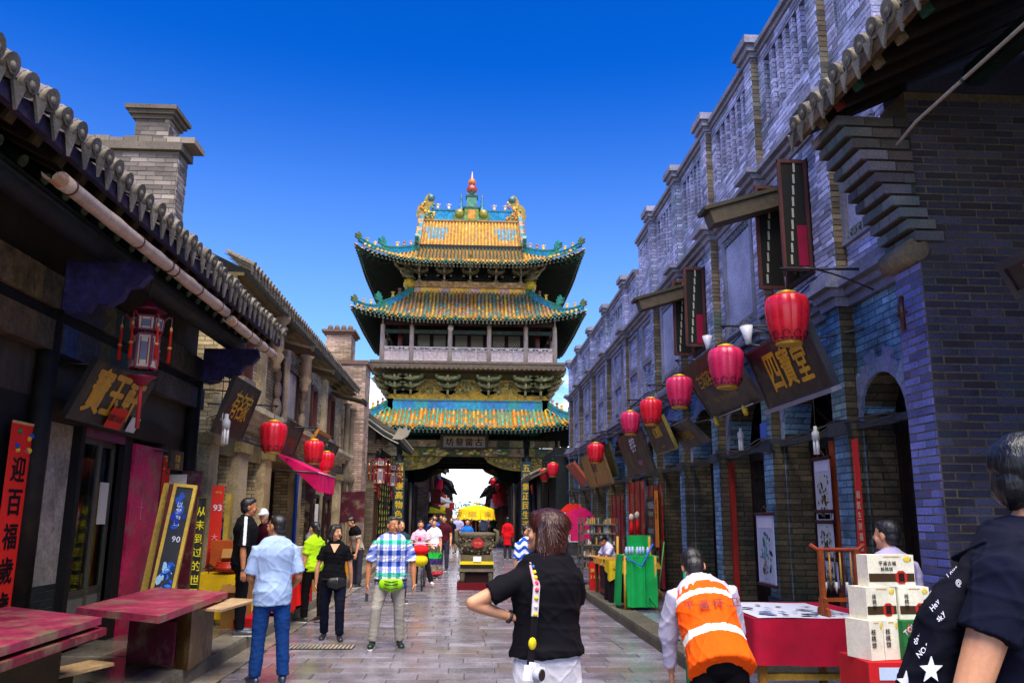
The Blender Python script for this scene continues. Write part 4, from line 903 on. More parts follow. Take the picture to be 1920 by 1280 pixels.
for i in range(48):
    y = LY1 - i * .24; k = 1 + U_(-.06, .06)
    inst(tm, 'eave_tile', LS, Matrix.Translation((LX + .06 + U_(-.02, .02), y, LZ + .15 + U_(-.015, .015))) @ Matrix.Rotation(math.pi + U_(-.05, .05), 4, 'Z') @ Matrix.Rotation(U_(-.05, .05), 4, 'X') @ Matrix.Scale(k, 4))
b = MB(); b.add([(LX, LY0, LZ + .07), (LX, LY1, LZ + .07), (-6.8, LY1, lz(-6.8) + .07), (-6.8, LY0, lz(-6.8) + .07)], [(0, 1, 2, 3)], h('6a6660', .5)); b.build('roof', TILE, LS)
# painted beams, purlin, posts, scroll brackets
PX = -4.2
BLUE = h('2a4a98', .8); TEALD = h('2a6a62', .8)
b = MB(); y = LY0
while y < 13.0:
    l = U_(.18, .6); c = vary(random.choice([h('3a3c48', .8), h('2c3e66', .8), h('2c4e4a', .8), h('3a3040', .8), h('4a4236', .8), h('5a4e38', .8), h('4a4236', .8)]), .35); b.box((PX - .09, y, 3.62), (PX + .09, min(13, y + l), 3.95), c); b.box((PX - .07, y, 3.2), (PX + .07, min(13, y + l), 3.5), vary(c, .3)); y += l
b.build('painted_beam', PTIMB, LS)
b = MB(); b.tube([(LX - .62, LY0, 4.24), (LX - .62, 13.1, 4.24)], .13, h('1e2a34', .5), 12); b.build('purlin', PTIMB, LS)
b = MB(); b.box((PX - .05, LY0, 3.5), (PX + .04, 13, 3.62), h('0c0c10', .6)); b.build('beam_gap_board', WOOD, LS)
for y in (8.3, 12.75):
    b = MB(); b.tube([(PX, y, .15), (PX, y, 3.95)], [.11, .1], h("1a1612", .5), 12); b.lathe([(.17, 0), (.19, .14), (.13, .22)], h('6a655a', .6), (PX, y, .15), 12); b.build('post', PTIMB, LS)
    b = MB(); out = [(0, 0), (.95, 0), (.98, -.12), (.86, -.24), (.72, -.26), (.66, -.38), (.5, -.46), (.36, -.42), (.28, -.52), (.1, -.55), (0, -.5)]
    b.prism(out, (PX + .1, y - .05, 4.12), (.85, 0, 0), Z_, (0, .12, 0), h('35306a', .75)); b.build('scroll_bracket', PTIMB, LS)
    pass
WX = -4.3
b = MB(); b.box((WX - .2, LY0, 2.75), (WX, 13.0, 5.4), h('4a4238', .7)); b.box((WX - .2, LY0, .15), (WX, 8.36, 2.75), h('2a2622', .5)); b.box((WX - .2, 11.84, .15), (WX - .001, 13.0, 2.75), h('3a342a', .7)); b.build('wall', WOODZ, LS)
b = MB(); b.box((WX - .05, 8.3, 2.56), (WX + .08, 11.9, 2.78), h('3a3018', .5)); b.build('lintel', PTIMB, LS)
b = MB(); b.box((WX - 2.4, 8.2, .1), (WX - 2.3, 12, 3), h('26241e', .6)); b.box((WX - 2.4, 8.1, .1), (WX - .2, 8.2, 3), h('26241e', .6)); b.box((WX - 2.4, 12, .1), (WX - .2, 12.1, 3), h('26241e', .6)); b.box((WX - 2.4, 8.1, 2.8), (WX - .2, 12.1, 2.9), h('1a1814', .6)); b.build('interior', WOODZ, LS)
# plastered window bay with brick foot
b = MB(); b.box((WX - .12, 8.5, .15), (WX - .06, 9.36, 2.56), h('a09884', .95)); wp = b.build('plaster_panel', STONEW, LS); wp['label'] = 'stained grey plaster panel over dark brick foot'
brick_field(wp, V((WX - .06, 8.5, .15)), Y_, Z_, X_, .86, .75, .2, .085, BRICK_D, h('2a302c', .55), maxobj=60)
b = MB()
for yy in (8.4, 9.4): b.box((WX - .06, yy - .05, .15), (WX + .04, yy + .05, 2.56), h('15130f', .6))
b.tube([(WX + .07, 8.47, .2), (WX + .07, 8.47, 2.5)], .018, h('6a5a20', .6), 6); b.build('window_post', WOODZ, LS)
# sliding glass doors
dr = thing_part('sliding_door', LS)
for k, (a, c, x) in enumerate(((9.46, 9.98, WX - .03), (9.92, 10.5, WX - .09))):
    b = MB()
    for yy in (a, c): b.box((x - .02, yy - .035, .2), (x + .02, yy + .035, 2.45), h('5a5848', .6))
    for zz in (.2, .72, 2.4): b.box((x - .021, a, zz), (x + .021, c, zz + .07), h('4a4a40', .6))
    b.build('door_frame', METAL, dr); b = MB(); b.box((x - .01, a, .27), (x + .01, c, .72), h('8a867a', .6)); b.build('kick_panel', METAL, dr)
    b = MB(); b.quad((x, a, .76), (x, c, .76), (x, c, 2.42), (x, a, 2.42), (.2, .2, .2)); b.build('pane', GLASS, dr)
b = MB(); b.box((WX - .02, 9.42, 2.46), (WX + .03, 10.55, 2.56), h('7a2050', .6)); b.build('door_header', PAINT, dr)
b = MB(); b.box((WX - .02, 10.08, 1.5), (WX + .0, 10.28, 1.98), h('d8d0bc', .8)); b.build('notice_paper', PAPER, dr)
b = MB(); M = Matrix.Translation((WX - .5, 9.98, .2)); b.lathe([(.16, 0), (.16, .7), (.1, .95), (.14, 1.15)], h('2a3a5a', .6), (WX - .55, 10.0, .2), 10); b.box((WX - .6, 9.85, 1.1), (WX - .45, 10.2, 1.35), h('c03a20', .7)); b.box((WX - .6, 10.0, .85), (WX - .44, 10.12, 1.3), h('c8b830', .7)); tag(b.build('goods_display', DRAPE), 'red and yellow goods on display behind the glass door', 'goods')
b = MB(); b.box((WX - .05, 10.58, .15), (WX + .02, 10.82, 2.56), h('16130f', .6)); b.build('door_jamb', WOODZ, LS)
b = MB(); b.box((WX - .02, 10.83, .15), (WX + .05, 11.8, 2.5), h('c41c54', .95)); b.box((WX + .05, 11.2, 1.55), (WX + .053, 11.21, 1.9), h('d8a0a0', .7)); b.box((WX + .05, 11.14, 1.7), (WX + .054, 11.28, 1.712), h('d8a0a0', .7)); rp = b.build('red_panel', LACQ, LS); rp['label'] = 'tall faded crimson lacquered wall panel'
# firewall with stepped chimney
CH = thing('chimney_gable', 'stepped grey brick gable wall with capped chimney rising above the left roof', 'wall', (-5.4, 13.5, 0)); LB = h('8a8076', .62)
b = MB(); b.box((-6.9, 13.5, 0), (-4.97, 13.95, 7.72), h('5a5044', .5)); cw = b.build('wall', BRICK_L, CH)
brick_field(cw, V((-6.9, 13.5, 5.2)), X_, Z_, -Y_, 1.93, 2.47, .29, .082, BRICK_L, LB, maxobj=170, proud=.016)
brick_field(cw, V((-4.97, 13.5, 5.2)), Y_, Z_, X_, .45, 2.47, .23, .082, BRICK_L, LB, maxobj=60, proud=.016)
b = MB(); b.box((-6.9, 13.4, 7.7), (-4.9, 14.02, 7.84), h('7a7062', .6)); b.build('coping', STONE, CH)
for i in range(9): b = MB(); b.box((-6.85 + i * .24, 13.44, 7.845), (-6.85 + i * .24 + .23, 13.98, 7.92 + (.03 if i % 3 else 0)), vary(h('82786a', .6), .15)); b.build('coping_brick', BRICK_L, CH)
b = MB(); b.box((-5.74, 13.48, 7.84), (-5.17, 13.97, 8.32), h('5a5044', .5)); cs = b.build('chimney', BRICK_L, CH)
brick_field(cs, V((-5.74, 13.48, 7.9)), X_, Z_, -Y_, .57, .42, .26, .082, BRICK_L, LB, maxobj=30); brick_field(cs, V((-5.17, 13.48, 7.9)), Y_, Z_, X_, .49, .42, .24, .082, BRICK_L, LB, maxobj=20)
for o, z in ((.05, 8.28), (.1, 8.35), (.15, 8.42)): b = MB(); b.box((-5.74 - o, 13.48 - o, z), (-5.17 + o, 13.97 + o, z + .075), h('7a6e5e', .6)); b.build('cap_course', STONE, CH)
CH.location.x -= .1
# ------------------------------------------------------------------ left: stone and brick shop row
SR = thing('stone_shop_row', 'weathered two storey stone and brick shop row left of the street', 'building', (-4.3, 14, 0))
SW = h('b4a078', 1.0); SW2 = h('a08a58', .95)
op = [(14.0, .15, 15.1, 2.62), (15.9, .15, 17.1, 2.62), (17.75, .15, 20.2, 2.62), (21.1, .15, 23.4, 2.62), (24.3, .15, 26.8, 2.62), (27.5, .15, 28.7, 2.62), (15.4, 4.15, 16.0, 5.0), (22.3, 3.95, 23.0, 4.95), (25.2, 3.9, 26.0, 5.1)]
b = MB(); holed(b, -4.62, -4.3, 13.96, 29.2, 0, 5.55, op, SW); b = b.build('wall', BRICK_LF, SR)
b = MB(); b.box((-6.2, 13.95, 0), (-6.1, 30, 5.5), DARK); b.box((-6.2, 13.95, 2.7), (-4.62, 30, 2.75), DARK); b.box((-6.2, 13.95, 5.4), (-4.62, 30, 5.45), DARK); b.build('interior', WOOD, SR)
for y, w in ((13.7, .5), (15.5, .62), (17.42, .55), (20.65, .7), (23.85, .7), (27.1, .6), (29.0, .5)):
    b = MB(); b.box((-4.3, y - w / 2, .15), (-4.12, y + w / 2, 2.75), vary(SW, .15)); b.box((-4.3, y - w / 2 - .06, 2.72), (-4.06, y + w / 2 + .06, 2.9), vary(SW2, .1)); b.box((-4.3, y - w / 2 - .05, .15), (-4.06, y + w / 2 + .05, .5), vary(SW2, .1)); b.build('pier', STONEW, SR)
for (a, _, c, _) in op[:6]: b = MB(); b.box((-4.34, a - .05, 2.62), (-4.2, c + .05, 2.95), vary(h('8a7a50', .6), .2)); b.build('lintel', STONEW, SR)
b = MB(); cp = [(0, 3.2), (-.1, 3.2), (-.14, 3.3), (-.22, 3.34), (-.22, 3.42), (-.34, 3.48), (-.34, 3.58), (0, 3.62)]
for o, a, c in ((.1, 3.2, 3.3), (.2, 3.3, 3.4), (.3, 3.4, 3.5), (.38, 3.5, 3.6)): b.box((-4.3, 13.96, a), (-4.3 + o, 28.4, c), vary(h('b8a688', 1.0), .12))
b.build('ledge', STONEW, SR)
for y in (14.2, 16.85, 19.0, 21.6, 24.3): # upper piers with turned stone drops
    b = MB(); b.box((-4.3, y - .22, 3.62), (-4.2, y + .22, 5.5), vary(SW, .12)); b.build('upper_pier', STONEW, SR)
for y in (18.2, 21.0):
    for k, (z, r) in enumerate(((3.9, .17), (4.3, .14), (4.62, .11))): b = MB(); b.ball((-4.22, y, z), (r * .6, r, r * 1.45), vary(h('c8a888', .7), .1), 12, 9); b.build('stone_drop', STONE, SR)
    b = MB(); b.box((-4.3, y - .22, 3.6), (-4.0, y + .22, 3.68), SW); b.build('drop_shelf', STONE, SR)
for y in (17.2, 20.3):
    b = MB(); b.lathe([(.05, 4.55), (.1, 4.62), (.08, 4.7), (.16, 4.85), (.1, 4.95), (.14, 5.0), (.13, 5.35), (.2, 5.45), (.14, 5.52), (.24, 5.62), (.24, 5.7)], vary(h('b09878', .65), .1), (-4.05, y, 0), 12); b.build('turned_bracket', STONE, SR)
pn = MB(); pn.box((-4.32, 18.75, 3.85), (-4.28, 20.4, 4.95), h('c0b8b4', .75)); pn = pn.build('fret_panel', STONEW, SR); pn['label'] = 'white plaster panel framed by dark fretwork'
for z in (3.7, 4.95):
    b = MB(); b.box((-4.3, 18.65, z), (-4.24, 20.5, z + .16), h('3a3228', .6)); k = 0
    while k < 15: y = 18.7 + k * .12; b.box((-4.24, y, z + .02 + .06 * (k % 2)), (-4.215, y + .09, z + .08 + .06 * (k % 2)), h('9a8c78', .6)); k += 1
    b.build('fretwork', STONE, pn)
for y in (18.7, 20.45): b = MB(); b.box((-4.3, y - .05, 3.86), (-4.22, y + .05, 4.95), h('4a2a24', .6)); b.build('frame', WOODZ, pn)
for (a, z0, c, z1) in op[6:]:
    wn = thing_part('window', SR); b = MB()
    for yy in (a, c): b.box((-4.34, yy - .06, z0 - .06), (-4.22, yy + .06, z1 + .06), h('7a4a40', .6))
    b.box((-4.34, a, z1), (-4.22, c, z1 + .1), h('8a6a5a', .6)); b.box((-4.36, a - .12, z0 - .14), (-4.16, c + .12, z0 - .03), h('a09080', .6)); b.build('frame', STONE, wn)
for y, l in ((17.9, .95), (20.9, .9), (25.8, 1.0)):   # hood boards
    b = MB(); M = Matrix.Translation((-4.25, y, 5.28)) @ Matrix.Rotation(math.radians(14), 4, 'Y'); b.box((0, -.5, 0), (l, .5, .05), h('4a3c24', .5), M); b.box((l - .05, -.52, -.04), (l + .02, .52, .08), h('3a2e1c', .5), M); b.build('hood_board', WOOD, SR)
b = MB()
for o, a, c in ((.12, 5.5, 5.58), (.25, 5.58, 5.66), (.36, 5.66, 5.72)): b.box((-4.3, 13.96, a), (-4.3 + o, 28.6, c), h('8a7a4a', .6))
b.build('eave_cornice', STONEW, SR)
b = MB(); b.add([(-3.85, 13.96, 5.74), (-3.85, 28.7, 5.74), (-6.5, 28.7, 7.0), (-6.5, 13.96, 7.0)], [(0, 1, 2, 3)], h('6a6258', .5)); b.build('roof', TILE, SR)
st = tile_mesh(.065, .5, h('8a8070', .6))
for i in range(62): inst(st, 'eave_tile', SR, Matrix.Translation((-3.8, 14.05 + i * .235, 5.86 + U_(-.01, .01))) @ Matrix.Rotation(math.pi, 4, 'Z'))
FW = thing('brick_fire_wall', 'tall pinkish brick party wall with stepped top beside the tower', 'wall', (-4.2, 29.6, 0))
b = MB(); b.box((-7, 29.2, 0), (-3.72, 30.6, 6.9), h('b89c88', .95)); b.build('wall', BRICK_LF, FW)
b = MB(); b.box((-7, 29.14, 6.88), (-3.64, 30.66, 7.02), h('8a6a58', .6)); b.build('coping', STONE, FW)
b = MB(); b.box((-5.2, 29.3, 7.0), (-4.3, 30.4, 8.0), h('b89c88', .95)); b.build('stepped_block', BRICK_LF, FW)
for o, z in ((.08, 7.98), (.15, 8.06)): b = MB(); b.box((-5.2 - o, 29.3 - o, z), (-4.3 + o, 30.4 + o, z + .08), h('8a6a58', .6)); b.build('cap_course', STONE, FW)
for k in range(4): b = MB(); b.ball((-5.1 + k * .24, 29.5, 8.25), (.1, .1, .13), h('7a7068', .6), 8, 6); b.tube([(-5.1 + k * .24, 29.5, 8.1), (-5.1 + k * .24, 29.5, 8.2)], .06, h('7a7068', .6), 8); b.build('ball_finial', STONE, FW)
b = MB(); b.ball((-5.7, 29.5, 7.4), (.13, .13, .16), h('7a7068', .6), 8, 6); b.tube([(-5.7, 29.5, 7.0), (-5.7, 29.5, 7.3)], .07, h('7a7068', .6), 8); b.build('ball_finial', STONE, FW)
for x, y in ((-4.12, 28.0), (-4.12, 29.1)): b = MB(); b.lathe([(.16, .15), (.1, .4), (.09, 2.6), (.16, 2.7), (.2, 2.85), (.1, 3.0), (.09, 5.2), (.16, 5.3)], h('9a8a70', .6), (x, y, 0), 10); b.build('slender_column', STONEW, SR)
# ------------------------------------------------------------------ left: gable ended shop at the foot of the tower
GS = thing('gabled_shop', 'small gable ended shop with upturned tiled eaves at the tower foot', 'building', (-4, 31, 0))
y0, y1 = 30.9, 38.6; ex, ez = -2.62, 4.35
def gz(t): return 6.15 - 1.85 * t ** .8 + .25 * max(0, t - .75) ** 1.2 * 2
def gp(t): return (-4.9 + (ex + 4.9) * t, gz(t))
b = MB(); n = 12
pts = [gp(k / n) for k in range(n + 1)]
b.prism([(-7, 0), (-3.5, 0), (-3.5, 4.6)] + [p for p in reversed(pts) if p[0] < -3.6] + [(-7, 5.0)], (0, y0 + .3, 0), X_, Z_, (0, .3, 0), h('8a7a64', .6)); b.build('gable_wall', BRICK_LF, GS)
for k in range(8): b = MB(); x = -3.55 + k * .1; z = 3.9 + k * .085; b.box((x - .3, y0 + .2, z), (x + .1, y0 + .7, z + .07), vary(h('6a5c48', .6), .2)); b.build('corbel', STONE, GS)
b = MB(); b.grid(lambda a, c: (gp(a)[0], y0 + (y1 - y0) * c, gp(a)[1] + .12), 12, 4, h('6a6258', .5)); b.build('roof', TILE, GS)
b = MB(); b.grid(lambda a, c: (gp(a)[0], y0 + (y1 - y0) * c, gp(a)[1]), 12, 4, h('16241e', .5)); b.build('soffit', PTIMB, GS)
for off, cc, w in ((.05, h('b0a898', .7), .06), (-.04, h('3a4a40', .5), .1), (-.16, h('c8c0b0', .7), .035), (.2, h('6a6458', .6), .14)):
    b = MB()
    for k in range(n): b.bar((pts[k][0], y0 - .02, pts[k][1] + off), (pts[k + 1][0], y0 - .02, pts[k + 1][1] + off), .12, w, cc)
    b.build('verge_trim', STONE, GS)
for k in range(28): b = MB(); y = y0 + .2 + k * .27; q = gp(.55); b.bar((q[0], y, q[1] - .05), (gp(.97)[0], y, gp(.97)[1] - .05), .08, .08, h('14261f', .5)); b.bar((gp(.97)[0], y, gp(.97)[1] - .05), (gp(.985)[0], y, gp(.985)[1] - .05), .085, .085, h('5a6a58', .6)); b.build('rafter', PTIMB, GS)
for i in range(32): inst(st, 'eave_tile', GS, Matrix.Translation((ex + .05, y0 + .1 + i * .24, gz(1) + .14)) @ Matrix.Rotation(math.pi, 4, 'Z'))
for i in range(6): inst(st, 'verge_tile', GS, Matrix.Translation((pts[2 * i][0], y0 - .02, pts[2 * i][1] + .22)) @ Matrix.Rotation(math.pi / 2, 4, 'Z') @ Matrix.Scale(.9, 4))
b = MB(); b.prism([(-.25, -.1), (.1, -.12), (.32, .02), (.42, .25), (.3, .22), (.26, .38), (.12, .26), (0, .34), (-.1, .16)], (ex + .02, y0 - .1, gz(1) + .1), X_, Z_, (0, .2, 0), h('b0a894', .7)); b.build('eave_ornament', STONE, GS)
b = MB(); b.box((-3.72, y0 + .6, .15), (-3.6, y1, 4.3), h('2a1a12', .6)); b.build('shop_front', WOODZ, GS)
# lattice screen with paper panes
lt = thing_part('lattice_screen', GS); a, c = 33.4, 38.2
b = MB(); b.box((-3.58, a, .9), (-3.54, c, 3.9), h('d8cc50', .8)); b.build('paper_pane', PAPER, lt)
b = MB(); LC = h('15130c', .6); ny = 5; nz = 12
for k in range(ny + 1): yy = a + (c - a) * k / ny; b.box((-3.54, yy - .05, .9), (-3.5, yy + .05, 3.9), LC)
for k in range(nz + 1): zz = .9 + 3.0 * k / nz; b.box((-3.538, a, zz - .022), (-3.502, c, zz + .022), LC)
for k in range(0, nz, 4):
    for s in (0, 1):
        for e in (0, 1): p = V((-3.52, a + (c - a) * (s * 4 + .5) / ny, .9 + 3.0 * (k + 1 + e * 2) / nz)); b.bar(p + V((0, -.45, (.11 if (s + e) % 2 else -.11))), p + V((0, .45, (-.11 if (s + e) % 2 else .11))), .035, .04, LC)
b.build('lattice', WOODZ, lt)
b = MB(); lettering(b, '東福', (-3.495, (a + c) / 2, 2.6), Y_, Z_, .5, LC, .04, True, 2.0, wide=3.4); b.build('lettering', INK, lt, kind='stuff')
for y, cc in ((31.7, h('c04a1a', .7)), (32.9, h('a03a10', .7))):
    b = MB(); b.box((-3.6, y - .35, .2), (-3.55, y + .35, 3.2), vary(h('6a3a18', .6), .2)); b.box((-3.55, y - .3, 2.5), (-3.5, y + .3, 3.3), cc)
    for k in range(6): b.box((-3.5, y - .3, 2.52 + k * .13), (-3.47, y + .3, 2.56 + k * .13), h('e06a30', .8))
    b.build('door_leaf', WOODZ, GS)
# ------------------------------------------------------------------ right: low shop at the tower foot, and the street beyond
RS = thing('low_shop', 'low dark shop with a small tiled canopy beside the right tower column', 'building', (3.8, 34, 0))
b = MB(); b.box((3.55, 33.75, 0), (7, 40.5, 4.4), h('2a3030', .5)); b.build('wall', BRICK_D, RS); b = MB(); b.add([(2.5, 33.8, 3.2), (2.5, 39.5, 3.2), (3.6, 39.5, 3.75), (3.6, 33.8, 3.75), (2.5, 33.8, 3.1), (2.5, 39.5, 3.1), (3.6, 39.5, 3.65), (3.6, 33.8, 3.65)], [(0, 3, 2, 1), (4, 5, 6, 7), (0, 4, 7, 3), (0, 1, 5, 4), (1, 2, 6, 5)], h('6a6454', .6)); b.build('canopy', TILE, RS)
for i in range(23): inst(st, 'canopy_tile', RS, Matrix.Translation((2.48, 33.95 + i * .24, 3.3)) @ Matrix.Scale(.9, 4))
for y in (34.3, 36.8, 39.2): b = MB(); b.tube([(2.9, y, .15), (2.9, y, 3.3)], .1, h('2a2a26', .5), 8); b.build('post', WOODZ, RS)
b = MB(); b.box((3.5, 34.6, .3), (3.56, 36.4, 2.8), h('1a100c', .6)); b.box((3.5, 37, .3), (3.56, 39, 2.8), h('1a100c', .6)); b.build('door_leaf', WOODZ, RS)
def far_house(x, s, y0, y1, hw, label, col, roofc, eave=.8):
    T = thing('street_house', label, 'building', (x, y0, 0), 0, 'shop houses beyond the tower'); b = MB(); a, c = sorted((x, x + s * 5)); b.box((a, y0, 0), (c, y1, hw), col); b.build('wall', BRICK_LF if col[0] > .2 else BRICK_D, T)
    zz = hw - .1; xo = x - s * eave; b = MB(); pts = [(xo, zz - .25), (xo, zz - .15), (x + s * 2.5, zz + 1.3), (x + s * 2.5, zz + 1.1)]
    b.prism(pts, (0, y0 - .15, 0), X_, Z_, (0, y1 - y0 + .3, 0), roofc); b.build('roof', TILE, T)
    n = int((y1 - y0) / .5)
    rw = MB()
    for k in range(n): yy = y0 + .25 + k * .5; rw.tube([(xo - s * .02, yy, zz - .12), (x + s * 2.5, yy, zz + 1.34)], .1, vary(roofc, .2), 5)
    rw.build('tile_rows', TILE, T, kind='stuff')
    m = max(2, int((y1 - y0) / 2.2))
    for k in range(m):
        yy = y0 + (y1 - y0) * (k + .5) / m; xx = x - s * .03
        for z0, z1, nm in ((.2, 2.5, 'door'), (3.1, min(4.6, hw - .5), 'window')):
            if z1 - z0 < .5: continue
            b = MB(); p, q = sorted((xx, x + s * .02)); b.box((p, yy - .65, z0), (q, yy + .65, z1), h('2a1a14', .6)); d = b.build(nm, WOODZ, T)
            b = MB()
            for e in (-.62, 0, .62): p, q = sorted((xx - s * .04, xx)); b.box((p, yy + e - .05, z0), (q, yy + e + .05, z1), h('6a3a24', .6))
            b.build('frame', WOODZ, d)
    if R_() < .8:
        b = MB(); yy = y0 + U_(.8, 1.6); p, q = sorted((x - s * .75, x - s * .1)); b.box((p, yy, 2.4), (q, yy + .08, 3.3), random.choice([h('c01838', .8), h('a81020', .7), h('d8b030', .8), h('e8e0d8', .8)])); b.build('shop_sign', PAINT, T)
    return T
xs = -2.5; y = 52.5
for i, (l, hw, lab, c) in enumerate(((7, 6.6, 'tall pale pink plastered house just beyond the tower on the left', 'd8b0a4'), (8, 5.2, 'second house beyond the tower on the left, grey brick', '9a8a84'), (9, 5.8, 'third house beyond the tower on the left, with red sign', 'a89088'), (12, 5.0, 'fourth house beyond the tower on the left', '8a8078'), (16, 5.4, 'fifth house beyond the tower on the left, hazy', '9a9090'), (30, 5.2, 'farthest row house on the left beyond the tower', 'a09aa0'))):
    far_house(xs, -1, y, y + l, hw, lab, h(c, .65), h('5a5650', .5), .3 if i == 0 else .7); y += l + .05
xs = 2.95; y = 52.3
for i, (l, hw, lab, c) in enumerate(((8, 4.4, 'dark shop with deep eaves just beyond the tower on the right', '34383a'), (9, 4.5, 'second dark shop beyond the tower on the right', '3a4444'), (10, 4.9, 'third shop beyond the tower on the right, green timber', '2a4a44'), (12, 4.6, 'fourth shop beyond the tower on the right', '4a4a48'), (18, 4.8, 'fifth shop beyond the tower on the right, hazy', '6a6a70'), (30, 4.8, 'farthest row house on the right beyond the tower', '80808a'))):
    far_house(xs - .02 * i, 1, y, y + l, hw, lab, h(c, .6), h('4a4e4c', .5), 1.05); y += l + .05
for i in range(9):   # far street trees closing the view
    x = -9 + i * 2.4; yy = 175 + U_(-8, 8); T = thing('street_tree', ['low round green tree closing the far end of the street, leftmost', 'second low tree from the left at the far street end', 'third low tree at the far street end', 'fourth low tree at the far street end', 'middle low tree at the far street end', 'sixth low tree at the far street end', 'seventh low tree at the far street end', 'eighth low tree at the far street end', 'rightmost low tree at the far street end'][i], 'tree', (x, yy, 0), 0, 'trees at the far end')
    b = MB(); b.tube([(x, yy, 0), (x + .1, yy, 2)], [.25, .15], h('4a3a2a', .6), 7); b.build('trunk', WOODZ, T); b = MB()
    for k in range(260):
        d = V((U_(-1, 1), U_(-1, 1), U_(-1, 1)))
        if d.length > 1: continue
        p = V((x, yy, 3.2)) + V((d.x * 2, d.y * 2, d.z * 1.6)) ; s = U_(.2, .4); u = V((U_(-1, 1), U_(-1, 1), U_(-1, 1))).normalized(); w = u.cross(V((U_(-1, 1), U_(-1, 1), U_(-1, 1)))).normalized(); b.quad(p - u * s, p + w * s * .6, p + u * s, p - w * s * .6, vary(h('8ab4ac', .8), .25))  # leaf green paled to paint in the distance haze
    b.build('crown', LEAF, T, kind='stuff')
# ------------------------------------------------------------------ red silk lanterns
def lantern_proto(col):
    T = thing('red_lantern', 'x', 'lantern', (0, 0, 0), 0, 'red silk lanterns along the street')
    prof = [(.085, .238), (.14, .23), (.182, .207), (.203, .165), (.206, .1), (.197, .02), (.181, -.07), (.16, -.155), (.138, -.205)]
    n = 10; sub = 4
    for g_ in range(n):   # ten silk gores, each bulging a little between its ribs
        b = MB(); a0, a1 = 2 * math.pi * g_ / n, 2 * math.pi * (g_ + 1) / n
        def fn(u, v):
            t = v * (len(prof) - 1); i = min(len(prof) - 2, int(t)); f = t - i; r = prof[i][0] * (1 - f) + prof[i + 1][0] * f; z = prof[i][1] * (1 - f) + prof[i + 1][1] * f
            r *= 1 + .07 * math.sin(math.pi * u); a = a0 + (a1 - a0) * (1 - u); return (r * math.cos(a), r * math.sin(a), z)
        b.grid(fn, sub, 12, col); b.build('silk_gore', LANT, T, True)
    b = MB()
    for g_ in range(n):
        a = 2 * math.pi * g_ / n; b.tube([(r * 1.004 * math.cos(a), r * 1.004 * math.sin(a), z) for r, z in prof], .003, mixc(col, (.2, 0, 0), .4), 4)
    b.build('rib_frame', METAL, T, True)
    b = MB(); b.lathe([(.09, .235), (.1, .24), (.1, .26), (.06, .275), (.03, .275)], h('d8a820', .9), n=16); b.build('top_ring', GOLD, T, True)
    b = MB(); b.lathe([(.12, -.235), (.13, -.23), (.13, -.2), (.11, -.195)], h('d0a030', .9), n=16); b.build('bottom_ring', GOLD, T, True)
    b = MB()
    for g_ in range(n):   # dark scrolls round the foot
        a = 2 * math.pi * (g_ + .5) / n
        for k in range(9):
            q = 2 * math.pi * k / 9 * .85; rr = .034; z = -.155 + rr * math.sin(q); da = rr * math.cos(q) / .17; r = .165 + (z + .155) * .45
            q2 = 2 * math.pi * (k + 1) / 9 * .85; z2 = -.155 + rr * math.sin(q2); da2 = rr * math.cos(q2) / .17; r2 = .165 + (z2 + .155) * .45
            b.tube([((r + .008) * math.cos(a + da), (r + .008) * math.sin(a + da), z), ((r2 + .008) * math.cos(a + da2), (r2 + .008) * math.sin(a + da2), z2)], .005, (.02, .008, .01), 4)
    b.lathe([(.138, -.2), (.152, -.19), (.155, -.175)], (.03, .01, .012), n=20); b.build('scroll_trim', INK, T, True)
    b = MB(); b.tube([(0, 0, .27), (0, 0, .42)], .006, (.05, .05, .05), 5); b.tube([(0, 0, .42), (.02, 0, .46), (0, 0, .5)], .008, (.04, .04, .04), 5); b.build('hook', METAL, T, True)
    return T
RED, PNK = h('e01c30', 1.0), h('d82a5c', 1.0)
LPR = {0: lantern_proto(RED), 1: lantern_proto(PNK)}; used = {0: False, 1: False}
def lantern(px, py, x, k, sc, label, side):
    p = at(px, py, x=x); T = LPR[k] if not used[k] else copy_tree(LPR[k]); used[k] = True
    T.location = p; T.scale = (sc, sc, sc * 1.08); T.rotation_euler = (0, 0, U_(0, 1)); T['label'] = label
    b = MB(); xw = XW if side > 0 else -4.3; z = p.z + .5 * sc   # the iron arm it hangs from
    b.tube([(xw, p.y, z + .05), (p.x - side * .05, p.y, z + .03), (p.x, p.y, z)], .014, (.02, .02, .025), 6)
    pts = [(xw - side * (xw - p.x) * side * t, p.y, z - .22 * (1 - t) ** 2 + .02 * math.sin(t * 9)) for t in [i / 8 for i in range(9)]]; b.tube([(xw - (xw - p.x) * t * .8, p.y, z + .05 - .25 * (1 - t) ** 1.5) for t in [i / 8 for i in range(9)]], .01, (.02, .02, .025), 5)
    tag(b.build('lantern_arm', METAL), 'black iron arm holding the ' + label, 'bracket', 'iron lantern arms')
lantern(1477, 600, 3.2, 0, 1.02, 'largest red lantern in front of the four treasures board', 1)
lantern(1362, 690, 3.2, 1, 1.02, 'pink lantern hanging before the hotel board', 1)
lantern(1274, 736, 3.2, 1, .95, 'pink lantern left of the hotel board', 1)
lantern(1221, 773, 3.2, 0, .92, 'red lantern over the tall narrow black board', 1)
lantern(1182, 794, 3.2, 1, .9, 'pink lantern over the white lettered board', 1)
lantern(1117, 850, 3.2, 0, .98, 'red lantern over the tan board', 1)
lantern(1037, 881, 3.1, 0, 1.0, 'small far lantern beside the tower, right one', 1)
lantern(1021, 891, 3.1, 0, 1.0, 'small far lantern beside the tower, left one', 1)
lantern(512, 821, -3.2, 0, 1.0, 'red lantern above the pink awning on the left', -1)
lantern(588, 848, -3.2, 0, .95, 'red lantern in the middle of the left row', -1)
lantern(612, 866, -3.2, 0, .85, 'farthest red lantern of the left row', -1)
